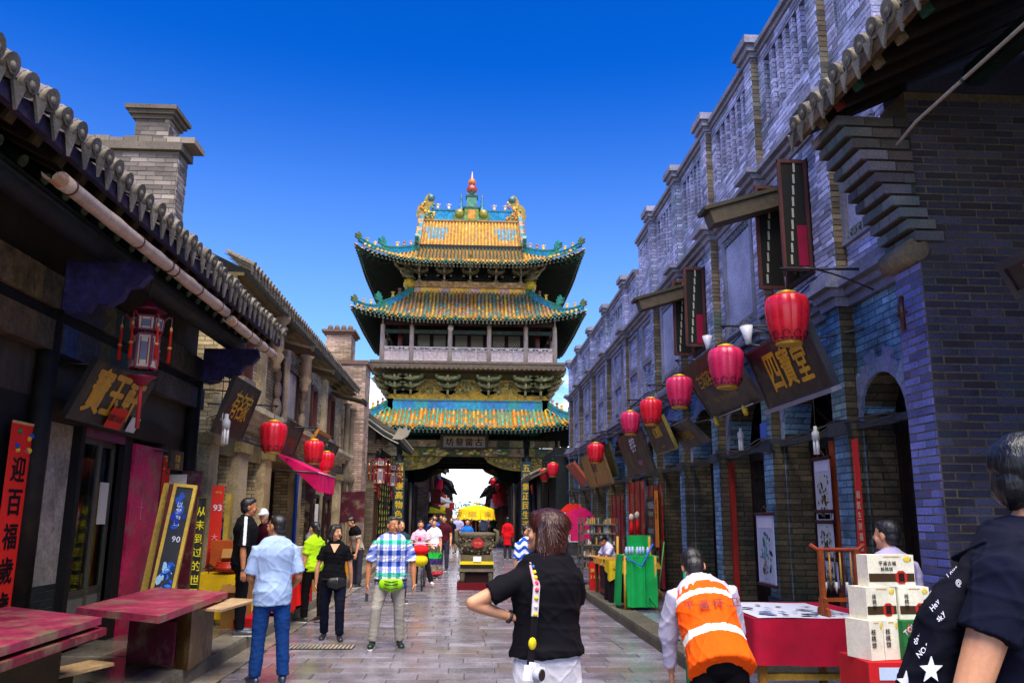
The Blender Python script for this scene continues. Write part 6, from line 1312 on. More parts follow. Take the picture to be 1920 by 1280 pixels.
for i, y in enumerate((13.05, 13.28)):
    T = thing('snack_tray', ['red snack tray at the near end of the red stall', 'red snack tray next to the foam box on the red stall'][i], 'tray', (-2.8, y, .862), 0, 'red snack trays'); b = MB(); b.box((-.2, -.1, 0), (.2, .1, .02), h('c81820', .85))
    for q in ((-.2, -.1, .2, -.09), (-.2, .09, .2, .1), (-.2, -.09, -.19, .09), (.19, -.09, .2, .09)): b.box((q[0], q[1], .02), (q[2], q[3], .07), h('c81820', .85))
    b.build('tray', PLAST, T, True); b = MB()
    for k in range(30): b.ball((U_(-.16, .16), U_(-.07, .07), U_(.03, .08)), U_(.015, .03), vary(random.choice([h('c84a1c', .8), h('d88a3a', .8), h('a82a18', .7)]), .2), 6, 4)
    b.build('snacks', LEAF, T, True, kind='stuff')
carton('brown cardboard box tucked under the red stall', (-2.8, 13.4, .15), (.3, .4, .35), CB, .05, False)
b = MB(); b.lathe([(.07, 0), (.08, .3), (.075, .34), (.05, .35)], h('d0a818', .8), (-2.64, 12.7, .15), 12); tag(b.build('yellow_canister', PLAST), 'yellow canister standing below the red stall', 'canister')
clothtable('wooden_stall', 'wooden stall table hung with yellow cloths farther up the left side', -3.35, -2.72, 17.4, 19.8, .82, h('b07a30', .7), .12)
b = MB(); b.grid(lambda u, v: (-2.7 + .02 * math.sin(u * 9), 17.9 + .5 * u, .84 - .42 * v), 10, 4, h('e0c020', .95)); tag(b.build('yellow_cloth', DRAPE), 'bright yellow cloth hanging off the wooden stall', 'cloth')
b = MB(); b.grid(lambda u, v: (-2.69 + .02 * math.sin(u * 8 + 1), 18.9 + .6 * u, .83 - .6 * v), 10, 4, h('d8901c', .95)); tag(b.build('orange_cloth', DRAPE), 'orange yellow cloth hanging at the far end of the wooden stall', 'cloth')
carton('large cardboard box below the wooden stall', (-2.95, 17.2, .15), (.5, .45, .5), CB, .05, False); carton('second cardboard box under the far wooden stall', (-2.95, 18.4, .15), (.45, .6, .48), CB, 0, False)
rs = random.Random(5)
for i in range(12):
    x, y = -3.3 + rs.uniform(0, .5), 17.5 + rs.uniform(0, 2.2); hh = rs.uniform(.1, .3); T = tag(MB().lathe([(.05, 0), (.06, hh * .6), (.025, hh * .8), (.03, hh)], [h('c8a040', .8), h('4a6a3a', .6), h('b0b0a8', .8), h('8a3a20', .7)][i % 4], (x, y, .822), 10).build('jar', PLAST), ['small ', 'second ', 'third '][i // 4] + ['ochre', 'green', 'white', 'brown'][i % 4] + ' jar among goods on the wooden stall', 'jar', 'jars on the wooden stall')
# pink awning, door panels, hanging things on the left row
T = thing('pink_awning', 'bright pink fabric awning over a shop door on the left', 'awning', (-4.1, 18.4, 2.4))
b = MB(); b.grid(lambda u, v: (-4.12 + .95 * v, 17.9 + 2.2 * u, 2.92 - .42 * v - .03 * math.sin(u * math.pi * 5) * v), 16, 6, h('e8186c', .95)); b.grid(lambda u, v: (-3.17 + .02 * math.sin(u * 30) * v, 17.9 + 2.2 * u, 2.5 - (.4 + .02 * math.sin(u * 90)) * v), 50, 3, h('e01464', .95)); b.grid(lambda u, v: (-4.12 + .95 * u, 17.9, 2.92 - .42 * u - (.0 + .4 * u) * v), 8, 3, h('d8145e', .95)); b.build('fabric', DRAPE, T)
b = MB(); b.tube([(-3.17, 17.85, 2.5), (-3.17, 20.2, 2.5)], .014, h('d8d0c8', .8), 6); b.tube([(-4.12, 17.9, 2.55), (-3.17, 17.9, 2.5)], .02, (.05, .05, .05), 6); b.build('bar', METAL, T)
b = MB(); b.box((-4.14, 20.25, .5), (-4.1, 20.5, 2.6), h('1c54b0', .8)); tag(b.build('blue_banner', DRAPE), 'tall blue banner on the pier beneath the pink awning', 'banner')
for i, (y, c, lb) in enumerate(((22.2, '3a1420', 'dark maroon door leaf open beside the frames on the left'), (24.9, '4a0c14', 'narrow crimson door leaf in the far left shop'), (27.9, '5a1424', 'crimson hanging sign board by the slender columns'))):
    b = MB(); b.box((-4.25, y, .2 if i < 2 else 1.4), (-4.0 if i < 2 else -3.4, y + .06, 2.5 if i < 2 else 2.4), h(c, .7)); tag(b.build('door_leaf', LACQ), lb, 'door')
for i, (y, lb) in enumerate(((21.3, 'tall dark wooden frame leaning at the third left doorway'), (23.1, 'second dark wooden frame farther along the left shops'))):
    T = thing('wooden_stand', lb, 'frame', (-3.9, y, .15)); b = MB()
    for yy in (y, y + .85): b.box((-3.95, yy - .05, .15), (-3.88, yy + .05, 2.1), h('2a1210', .6))
    for zz in (.9, 2.04): b.box((-3.95, y, zz), (-3.88, y + .85, zz + .1), h('2a1210', .6))
    b.build('frame', WOODZ, T)
b = MB(); b.grid(lambda u, v: (-3.86 + .03 * math.sin(u * 12), 21.5 + .5 * u, 1.9 - 1.2 * v), 8, 6, h('d8d4d0', .9)); tag(b.build('white_garment', DRAPE), 'long white cloth hanging in the left wooden frame', 'cloth')
rs = random.Random(9)
for i in range(10):   # goods glimpsed in the dark left doorways
    y = rs.choice([14.5, 16.4, 18.6, 19.4, 21.8, 22.8, 25.0, 26.0]) + rs.uniform(-.3, .3); x = -4.5 - rs.uniform(0, .6); z = rs.uniform(.6, 2.2); c = [h('c8a848', .8), h('a83a28', .7), h('d8d0c0', .8), h('3a6a8a', .7), h('b87a3a', .7)][i % 5]
    b = MB(); b.box((x - .02, y - .2, z), (x + .02, y + .2, z + .4), c); b.box((x - .03, y - .23, z - .03), (x - .021, y + .23, z + .43), h('3a2418', .6)); tag(b.build('framed_goods', PAINT), ['', 'second '][i // 5] + ['ochre', 'red', 'cream', 'blue', 'tan'][i % 5] + ' framed panel hung in a dim left doorway', 'goods', 'panels in the left doorways')

# ------------------------------------------------------------------ right: calligraphy table, gift boxes, stalls
T = clothtable('calligraphy_table', 'long trestle table under a dark red cloth behind the worker', 2.28, 3.4, 6.75, 8.1, .84, h('a80c30', .85), .33, zb=.05, legs=h('b07a2a', .7))
b = MB()
for zz in (.2, .4): b.bar((2.34, 6.82, zz), (3.34, 6.82, zz), .05, .05, h('b08a30', .7))
b.bar((3.3, 6.82, .25), (3.0, 6.82, .5), .04, .05, h('b08a30', .7)); b.build('stretcher', WOOD, T)
b = MB(); rs = random.Random(2)
b.grid(lambda u, v: (2.32 + .86 * u, 6.78 + 1.2 * v, .846 + .004 * math.sin(u * 7 + v * 5)), 8, 8, h('c8ccdc', .9)); p = b.build('ink_sheets', PAPER); tag(p, 'white sheets with ink drawings spread on the red table', 'paper')
b = MB(); M = Matrix.Translation((2.75, 7.3, .852)); blotch(b, M, .8, 1.0, 26, [h('3a4a7a', .7), h('6a7aa8', .8), h('2a2a3a', .6)], -.42, .42, -.42, .4, .015, .05, rs); b.build('ink_wash', PICT, p, kind='stuff')
# brush rack
T = thing('brush_rack', 'carved wooden rack hung with writing brushes on the red table', 'rack', (3.12, 6.95, .85)); WR = h('a8501c', .7); BX, BY, BZ = 3.08, 6.95, .85
for s in (-1, 1):
    b = MB(); b.box((BX + s * .15 - .02, BY - .02, BZ), (BX + s * .15 + .02, BY + .02, BZ + .52), WR); b.prism([(-.11, 0), (.11, 0), (.1, .05), (.06, .06), (.07, .13), (.03, .14), (.025, .2), (-.025, .2), (-.03, .14), (-.07, .13), (-.06, .06), (-.1, .05)], (BX + s * .15 - .012, BY, BZ), Y_, Z_, (.024, 0, 0), WR); b.build('upright', WOOD, T)
b = MB(); b.tube([(BX - .23, BY, BZ + .56), (BX - .17, BY, BZ + .52), (BX + .17, BY, BZ + .52), (BX + .23, BY, BZ + .56)], .016, h('b84a2a', .7), 8); b.bar((BX - .15, BY, BZ + .12), (BX + .15, BY, BZ + .12), .02, .03, WR); b.build('crossbar', WOOD, T)
for k in range(6):
    x = BX - .12 + k * .045; b = MB(); c = [h('2a1a14', .6), h('c88a2a', .8), h('1a1a1a', .5), h('d0a040', .8), h('3a2a20', .6), h('c88a2a', .8)][k]; b.tube([(x, BY, BZ + .5), (x, BY, BZ + .3), (x, BY, BZ + .26)], [.007, .009, .011], c, 7); b.tube([(x, BY, BZ + .26), (x, BY, BZ + .22), (x, BY, BZ + .17)], [.011, .013, .001], h('e0dcd0', .9) if k % 2 == 0 else h('3a2a20', .6), 7); b.build('brush', PAINT, T)
b = MB(); b.tube([(3.95, 8.5, .15), (3.97, 8.4, 2.0)], [.02, .012], None, 8, cols=[h('b02a24', .8)]); b.tube([(3.97, 8.4, 2.0), (3.972, 8.39, 2.2)], .012, h('c8a868', .8), 7); tag(b.build('long_rod', WOODZ), 'long thin red rod leaning against the right pilaster', 'rod')
# gift boxes
CREAM = h('f0ead0', .95)
def giftbox(label, c, d, rz, band=True, title=True, grp='cream gift boxes on the red crate'):
    T = thing('gift_box', label, 'box', c, rz, grp); w, l, hh = d; b = MB(); b.box((-w / 2, -l / 2, 0), (w / 2, l / 2, hh), CREAM); b.build('carton', CARD, T, True); f = -l / 2 - .0015
    if band:
        b = MB(); b.box((-w / 2 + .004, f, hh * .16), (w / 2 - .004, f + .001, hh * .42), h('4a3418', .7)); b.build('pattern_band', PAPER, T, True)
        b = MB(); o = [(math.cos(math.pi / 8 + k * math.pi / 4) * hh * .22, math.sin(math.pi / 8 + k * math.pi / 4) * hh * .22) for k in range(8)]; b.prism(o, (w * .2, f - .003, hh * .3), X_, Z_, (0, .002, 0), h('c0281c', .9)); b.box((w * .2 - hh * .1, f - .005, hh * .17), (w * .2 + hh * .1, f - .0035, hh * .43), h('2a1410', .6)); b.build('red_seal', PAPER, T, True)
    b = MB(); b.ball((w * .36, f, hh * .86), (w * .09, .001, hh * .1), h('e8cc50', .95), 8, 5); b.box((-w * .15, f - .001, hh * .93), (w * .2, f, hh * .955), h('d8a020', .9)); b.build('gold_flower', PAPER, T, True)
    if title:
        b = MB(); lettering(b, '平遥古城', (-w * .08, f - .003, hh * .74), X_, Z_, hh * .15, h('3a2a1c', .6), .02); lettering(b, '核桃饼', (-w * .1, f - .003, hh * .56), X_, Z_, hh * .14, h('3a2a1c', .6), .02); b.build('lettering', INK, T, True, kind='stuff')
    else:
        b = MB(); lettering(b, '核桃饼', (-w * .25, f - .003, hh * .55), X_, Z_, hh * .16, h('3a2a1c', .6), .02, True); b.build('lettering', INK, T, True, kind='stuff')
    return T
gb = [('big cream gift box with red octagon seal on top of the stack', (2.6, 5.2, 1.215), (.31, .12, .19), .1, True, True), ('cream gift box standing in the middle row, left', (2.5, 5.2, 1.025), (.22, .16, .19), .25, True, False), ('cream gift box standing in the middle row, right', (2.73, 5.22, 1.025), (.2, .16, .19), .05, True, False), ('slim cream gift box at the bottom left of the stack', (2.42, 5.17, .8), (.1, .2, .225), .3, False, False), ('slim cream gift box second from the left at the bottom', (2.53, 5.2, .8), (.11, .2, .225), .25, False, False)]
for g_ in gb: giftbox(*g_)
for k in range(3):
    T = thing('candy_box', ['lowest green patterned candy box beside the slim gift boxes', 'middle green patterned candy box beside the slim gift boxes', 'topmost green patterned candy box beside the slim gift boxes'][k], 'box', (2.72, 5.18, .8 + k * .075), .1, 'green candy boxes'); b = MB(); b.box((-.12, -.1, 0), (.12, .1, .073), h('2a7a3a', .8)); b.build('carton', CARD, T, True); b = MB()
    for q in range(5): x = -.1 + q * .045; b.add([(x, -.102, .008), (x + .04, -.102, .008), (x + .02, -.102, .062)], [(0, 1, 2)], [h('d0502a', .9), h('e8c860', .9), h('2a6ac0', .9), h('e8e0c0', .9), h('d0502a', .9)][q])
    b.build('triangle_print', PAPER, T, True)
T = thing('red_crate_box', 'tall red printed carton under the gift boxes', 'box', (2.6, 5.2, .05)); b = MB(); b.box((2.36, 5.02, .05), (2.86, 5.42, .797), h('c8161c', .9)); b.build('carton', CARD, T); b = MB(); b.box((2.42, 5.016, .7), (2.62, 5.018, .77), h('c0d0e8', .9)); b.build('label_strip', PAPER, T)
b = MB(); rs = random.Random(12); M = frame(V((2.56, 5.017, .42)), X_, Z_, -Y_); blotch(b, M, .3, .5, 22, [h('e8e8f0', .95), h('d0d4e0', .9), h('e0a030', .9), h('2a2a3a', .6)], -.4, .4, -.45, .4, .02, .05, rs); b.build('printed_figures', PICT, T, kind='stuff')
# green draped stand with glasses
gx, gy = 2.85, 14.2; T = thing('green_stand', 'stand draped in bright green cloth with yellow poles on the right pavement', 'stand', (gx, gy, .15)); GR = h('0f9a4a', .9)
b = MB(); b.grid(lambda u, v: (gx - .28 + .5 * u + .03 * math.sin(u * 14 + v), gy - .3 - .06 * v + .03 * math.sin(u * 17), 1.0 - .8 * v), 14, 6, GR); b.grid(lambda u, v: (gx - .3 - .05 * v + .02 * math.sin(u * 9), gy - .3 + .7 * u, 1.0 - .8 * v), 8, 6, vary(GR, .1)); b.grid(lambda u, v: (gx - .1 + .42 * u, gy + .35 + .02 * math.sin(u * 8), 1.32 - .5 * v), 8, 4, GR); b.box((gx - .28, gy - .28, .97), (gx + .3, gy + .35, 1.0), GR); b.build('green_cloth', DRAPE, T)
for dx, dy in ((-.28, -.3), (.24, -.32), (.3, .35), (-.28, .36)): b = MB(); b.tube([(gx + dx, gy + dy, .15), (gx + dx * .95, gy + dy, 1.0 if dy < 0 else 1.3)], .022, h('c89a30', .8), 7); b.build('pole', WOODZ, T)
for k in range(7): tag(MB().lathe([(.028, 0), (.03, .1), (.02, .11), (.018, .14)], h('a8c0e0', .8), (gx - .2 + k * .06, gy - .1 + .05 * (k % 3), 1.002), 8).build('glass_bottle', PLAST), ['first', 'second', 'third', 'fourth', 'fifth', 'sixth', 'seventh'][k] + ' pale glass bottle from the left on the green draped stand', 'bottle', 'bottles on the green stand')
b = MB(); b.tube([(gx - .26, gy - .32, .98), (gx, gy - .36, .84), (gx + .2, gy - .33, 1.2)], .014, h('3a5ad0', .9), 6); tag(b.build('blue_ribbon', DRAPE), 'blue and white ribbon looped on the green stand', 'ribbon')
clothtable('snack_stall', 'wooden snack stall with black and yellow cloth beside the green stand', 2.55, 3.4, 15.0, 17.2, .84, h('b0842a', .8), .1)
b = MB(); b.grid(lambda u, v: (2.53 - .03 * math.sin(u * 11) * v, 15.0 + .8 * u, .86 - .72 * v), 14, 6, h('0c0a10', .7)); b.grid(lambda u, v: (2.53 + .45 * u, 14.985 - .03 * math.sin(u * 11) * v, .86 - .7 * v), 10, 6, h('0c0a10', .7)); tag(b.build('black_cloth', DRAPE), 'black cloth hanging to the ground at the snack stall corner', 'cloth')
b = MB(); b.grid(lambda u, v: (2.5 - .02 * math.sin(u * 9) * v, 14.95 + .5 * u, .875 - (.36 - .2 * u) * v), 8, 4, h('d8b81c', .95)); b.grid(lambda u, v: (2.5 + .35 * u, 14.95, .875 - (.36 - .2 * u) * v), 8, 4, h('d8b81c', .95)); tag(b.build('yellow_cover', DRAPE), 'yellow cover over the corner of the snack stall', 'cloth')
b = MB(); b.lathe([(.1, 0), (.28, .02), (.3, .05), (.27, .05)], h('c85a38', .8), (3.1, 15.7, .845), 18)
for k in range(50): a, r = U_(0, 6.28), U_(0, .25); b.ball((3.1 + r * math.cos(a), 15.7 + r * math.sin(a), .9 + U_(0, .03)), U_(.02, .04), vary(h('c86a4a', .8), .25), 6, 4)
tag(b.build('snack_platter', PLAST, kind='stuff'), 'round platter heaped with reddish snacks on the stall', 'platter')
b = MB(); b.box((2.62, 15.2, .15), (3.3, 16.8, .75), h('3a2012', .6)); b.box((2.61, 15.3, .2), (2.62, 16.7, .28), h('a0281c', .7)); tag(b.build('stall_cupboard', WOODZ), 'dark cupboard below the snack stall', 'cupboard')
b = MB(); b.box((2.52, 17.5, .15), (2.72, 17.62, .72), h('d01414', .9)); lettering(b, '美食', (2.62, 17.49, .55), X_, Z_, .09, h('e0b040', .9), .02); lettering(b, '18元', (2.62, 17.49, .42), X_, Z_, .07, h('e0b040', .9), .02); tag(b.build('red_price_board', PAPER, kind='stuff'), 'small red price board standing by the snack stall', 'sign')
T = thing('goods_rack', 'shelf rack packed with small goods behind the seated girl', 'rack', (2.9, 19.2, .15))
for z in (.5, .75, 1.0, 1.25, 1.45):
    b = MB(); b.box((2.55, 18.9, z), (3.35, 19.5, z + .025), h('7a7264', .7)); sh = b.build('shelf', PAINT, T)
    rs = random.Random(int(z * 100)); b = MB()
    for k in range(16): x = 2.6 + k * .045; hh = rs.uniform(.05, .16); b.box((x, 18.93 + rs.uniform(0, .1), z + .026), (x + .035, 19.1, z + .026 + hh), [h('d8d0c0', .9), h('3a3a30', .6), h('c89a4a', .8), h('8a9a8a', .7), h('a83a2a', .7)][rs.randrange(5)])
    b.build('small_goods', PLAST, sh, kind='stuff')
for x in (2.56, 3.34):
    for y in (18.92, 19.48): b = MB(); b.box((x - .02, y - .02, .15), (x + .02, y + .02, 1.6), h('5a564c', .7)); b.build('rack_post', METAL, T)
for i, (y0, y1, z0, z1, c, lb) in enumerate(((19.0, 20.9, .2, 2.45, 'a01414', 'tall red lacquered shop panel behind the goods rack'), (17.2, 18.6, .2, 2.3, '8a1010', 'red shop panel carrying the blackboard'), (21.6, 23.4, .3, 2.2, '7a0c14', 'red shop panel nearest the far stalls'))):
    T = thing('red_shop_panel', lb, 'panel', (4.0, y0, .15)); b = MB(); b.box((3.98, y0, z0), (4.01, y1, z1), h(c, .8)); b.build('panel', LACQ, T)
    for k in range(3): yy = y0 + (y1 - y0) * (k + .5) / 3; b = MB(); b.box((3.965, yy - .03, z0), (3.979, yy + .03, z1), h('5a0808', .7)); b.build('batten', WOODZ, T)
board('chalk_board', 'black chalkboard menu with white and pink handwriting on the red panel', 'sign', (3.94, 18.05, 1.5), (0, -1, 0), (0, 0, 1), .8, 1.1, .03, h('141a24', .6), rim=h('2a1a14', .6), texts=[('今日新品', 0, .38, .15, h('d0d8d8', .9), 0, False, INK), ('平遥牛肉', 0, .2, .12, h('d0d8a8', .9), 0, False, INK), ('冠云', 0, .02, .12, h('d86a8a', .9), 0, False, INK), ('碗托凉粉', 0, -.16, .12, h('b0d0d8', .9), 0, False, INK), ('招牌', 0, -.36, .12, h('d87ab0', .9), 0, False, INK)])
T, M = board('orange_banner', 'narrow orange banner hanging by the chalkboard', 'banner', (3.9, 17.35, 1.6), (0, -1, 0), (0, 0, 1), .3, 1.15, .01, h('f08a1c', .95), m=PAPER, texts=[('福滿堂', 0, .2, .13, h('7a3a08', .7), .02, True, INK)])
for i, (y, c, z1, lb) in enumerate(((24.0, 'c81860', 1.85, 'magenta dress hanging at the far right stall'), (25.6, 'd82a1c', 2.0, 'red patterned cloth hanging behind the magenta dress'), (26.6, 'e0dcd8', 1.75, 'white blouse on a hanger at the far right stall'))):
    T = thing('hanging_garment', lb, 'garment', (3.3, y, .9)); b = MB(); b.prism([(-.28, -.9), (.28, -.9), (.24, -.3), (.2, -.18), (.36, -.3), (.4, -.2), (.18, .0), (.07, .03), (0, -.03), (-.07, .03), (-.18, 0), (-.4, -.2), (-.36, -.3), (-.2, -.18), (-.24, -.3)], (3.2, y, z1), V((1, -.15, 0)), Z_, (0, .06, 0), h(c, .95)); b.build('cloth', DRAPE, T); b = MB(); b.tube([(3.2, y + .03, z1), (3.2, y + .03, z1 + .1), (3.23, y + .03, z1 + .13)], .006, (.3, .3, .3), 5); b.build('hanger', METAL, T)
for i, (y, z, lb) in enumerate(((19.5, 1.75, 'charm string with red tassel on the red panel, left'), (20.2, 1.7, 'charm string with red tassel on the red panel, right'), (19.9, 1.1, 'lower charm string on the red panel'))):
    b = MB(); p = V((3.93, y, z)); b.tube([p + V((0, 0, .1)), p], .004, (.3, .1, .1), 4); b.ball(p - V((0, 0, .08)), (.06, .06, .09), h('d0c8b0', .9), 8, 6); b.tube([p - V((0, 0, .17)), p - V((0, 0, .5))], [.03, .05], h('e01c1c', .9), 7); tag(b.build('charm_string', DRAPE), lb, 'charm', 'charm strings')
# broom, rubble, green pole
T = thing('broom', 'twig broom with green handle leaning against the right pilaster foot', 'broom', (3.5, 13.7, .15)); p = at(1236, 1130, x=3.55); b = MB(); b.tube([p + V((0, 0, .22)), p + V((.15, .1, 1.1))], .012, h('4ab048', .9), 7); b.build('handle', PLAST, T); b = MB()
for k in range(50): d = V((U_(-.16, .16), U_(-.1, .1), -.24)); b.tube([p + V((0, 0, .26)), p + V((0, 0, .24)) + d], .005, vary(h('7a6a44', .6), .3), 4)
b.build('bristles', LEAF, T, kind='stuff')
rs = random.Random(4)
for k in range(24):
    x, y, z = 2.75 + rs.gauss(0, .12), 10.6 + rs.gauss(0, .28), .15 + rs.choice([.04, .04, .12, .18]); b = MB(); r = rs.uniform(.05, .11); b.ball((x, y, z), (r, r * rs.uniform(.7, 1.2), r * rs.uniform(.6, .9)), vary(h('a09a96', .7), .2), 7, 5)
    for i, v in enumerate(b.v): q = V(v); nn = mnoise.noise(q * 9) * .03; b.v[i] = tuple(q + (q - V((x, y, z))).normalized() * nn)
    for i in range(len(b.sm)): b.sm[i] = False
    tag(b.build('rubble_stone', STONE), 'rough pale stone in the rubble heap beside the worker', 'stone', 'stones of the rubble heap')
b = MB(); b.tube([(2.1, 8.15, .05), (2.12, 8.2, 1.25)], .03, h('108a50', .9), 10); b.lathe([(.001, .0), (.03, .06)], h('108a50', .9), (2.1, 8.15, -.0), 10); T = tag(b.build('green_pole', PLAST), 'green plastic pole standing at the left of the worker', 'pole')
T = thing('folding_trestle', 'small wooden folding trestle tied to the green pole', 'trestle', (2.3, 8.3, .05)); b = MB(); b.bar((2.15, 8.25, .62), (2.45, 8.25, .08), .03, .03, h('8a6a38', .7)); b.bar((2.15, 8.3, .42), (2.45, 8.3, .3), .03, .03, h('8a6a38', .7)); b.build('strut', WOOD, T); b = MB(); b.bar((2.42, 8.28, .62), (2.18, 8.28, .08), .03, .03, h('7a5a30', .7)); b.build('cross_strut', WOOD, T)
for i, z in enumerate((.36, .6)): b = MB(); b.tube([(2.08, 8.12, z), (2.14, 8.12, z + .02), (2.15, 8.2, z), (2.08, 8.2, z - .02), (2.08, 8.12, z)], .01, h('e0dcd0', .9), 5); tag(b.build('tie_string', DRAPE), ['lower white string knot on the green pole', 'upper white string knot on the green pole'][i], 'string')
b = MB(); pts = [(2.95, 14.1, .4), (3.0, 13.4, .2), (3.3, 12.4, .162), (3.6, 11.6, .165)]; b.tube(pts, .008, (.02, .02, .02), 5); tag(b.build('floor_cable', PLAST), 'thin dark cable lying on the right pavement behind the worker', 'cable')
# ------------------------------------------------------------------ people
def loft(mb, pts, rx, ry=None, xd=(1, 0, 0), n=14, col=(1, 1, 1), flat=(False, False)):
    """closed tube of ellipses through pts with rounded ends"""
    P = [np.array(p, float) for p in pts]; m = len(P); rx = [rx] * m if not hasattr(rx, '__len__') else list(rx); ry = rx if ry is None else ([ry] * m if not hasattr(ry, '__len__') else list(ry)); xd = np.array(xd, float)
    def nm(v): l = np.linalg.norm(v); return v / l if l > 1e-9 else v
    d0, d1 = nm(P[1] - P[0]), nm(P[-1] - P[-2]); r0, r1 = min(rx[0], ry[0]), min(rx[-1], ry[-1])
    Q = [(P[0] - d0 * r0 * .75, .35), (P[0] - d0 * r0 * .45, .78)] + [(p, 1) for p in P] + [(P[-1] + d1 * r1 * .45, .78), (P[-1] + d1 * r1 * .75, .35)]
    RX = [rx[0] * .35, rx[0] * .78] + rx + [rx[-1] * .78, rx[-1] * .35]; RY = [ry[0] * .35, ry[0] * .78] + ry + [ry[-1] * .78, ry[-1] * .35]; vs = []
    if flat[0]: Q, RX, RY = Q[2:], RX[2:], RY[2:]
    if flat[1]: Q, RX, RY = Q[:-2], RX[:-2], RY[:-2]
    for i, (q, _) in enumerate(Q):
        d = nm(Q[min(i + 1, len(Q) - 1)][0] - Q[max(i - 1, 0)][0]); x = xd - d * (xd @ d)
        if np.linalg.norm(x) < .05: x = np.array((0, 1., 0)) - d * d[1]
        x = nm(x); y = np.cross(d, x)
        for k in range(n): a = 2 * math.pi * k / n; vs.append(q + x * math.cos(a) * RX[i] + y * math.sin(a) * RY[i])
    fs = [(i * n + k, i * n + (k + 1) % n, (i + 1) * n + (k + 1) % n, (i + 1) * n + k) for i in range(len(Q) - 1) for k in range(n)] + [tuple(range(n))[::-1], tuple(range((len(Q) - 1) * n, len(Q) * n))]
    mb.add(vs, fs, col, True)
_RS = np.random.RandomState(11)
def merge(mb, name, m, col, voxel, smooth=3, fold=0, fk=(25, 25, 25), parent=None, seed=0):
    """fuse overlapping lofts into one continuous skin; colour by col(points) or a constant"""
    me = bpy.data.meshes.new('t'); me.from_pydata([tuple(v) for v in mb.v], [], mb.f); o = bpy.data.objects.new('t', me)
    r = o.modifiers.new('r', 'REMESH'); r.mode = 'VOXEL'; r.voxel_size = voxel; r.use_smooth_shade = True
    if smooth: s = o.modifiers.new('s', 'SMOOTH'); s.factor = .5; s.iterations = smooth
    out = evaluate(o); bpy.data.objects.remove(o); bpy.data.meshes.remove(me); out.name = name
    n = len(out.vertices); co = np.empty(n * 3); out.vertices.foreach_get('co', co); co = co.reshape(-1, 3)
    if fold:
        nr = np.empty(n * 3); out.vertices.foreach_get('normal', nr); nr = nr.reshape(-1, 3); rs = np.random.RandomState(seed + 3); f = np.zeros(n)
        for i in range(9): k = rs.normal(size=3) * np.array(fk) * rs.uniform(.5, 1.8); ph = np.sin(co @ k + rs.uniform(0, 6.28) + 1.3 * np.sin(co @ (rs.normal(size=3) * 7) + i)); f += (ph * .35 if i < 4 else (1 - np.abs(ph)) ** 4 * 1.3)
        co2 = co + nr * (np.maximum(f - f.mean(), -.6) * fold)[:, None]; out.vertices.foreach_set('co', co2.ravel())
    c = np.ones((n, 4), np.float32); c[:, :3] = col(co) if callable(col) else np.array(col)
    a = out.color_attributes.new('col', 'FLOAT_COLOR', 'POINT'); a.data.foreach_set('color', c.ravel()); out.materials.clear(); out.materials.append(m)
    out.polygons.foreach_set('use_smooth', np.ones(len(out.polygons), bool)); out.update()
    ob = bpy.data.objects.new(name, out); COL.objects.link(ob)
    if parent: ob.parent = parent
    return ob
def rotm(ax, a):
    return np.array(Matrix.Rotation(a, 3, ax))
SK = h('d89a74', .85); SKD = h('b87a52', .85)
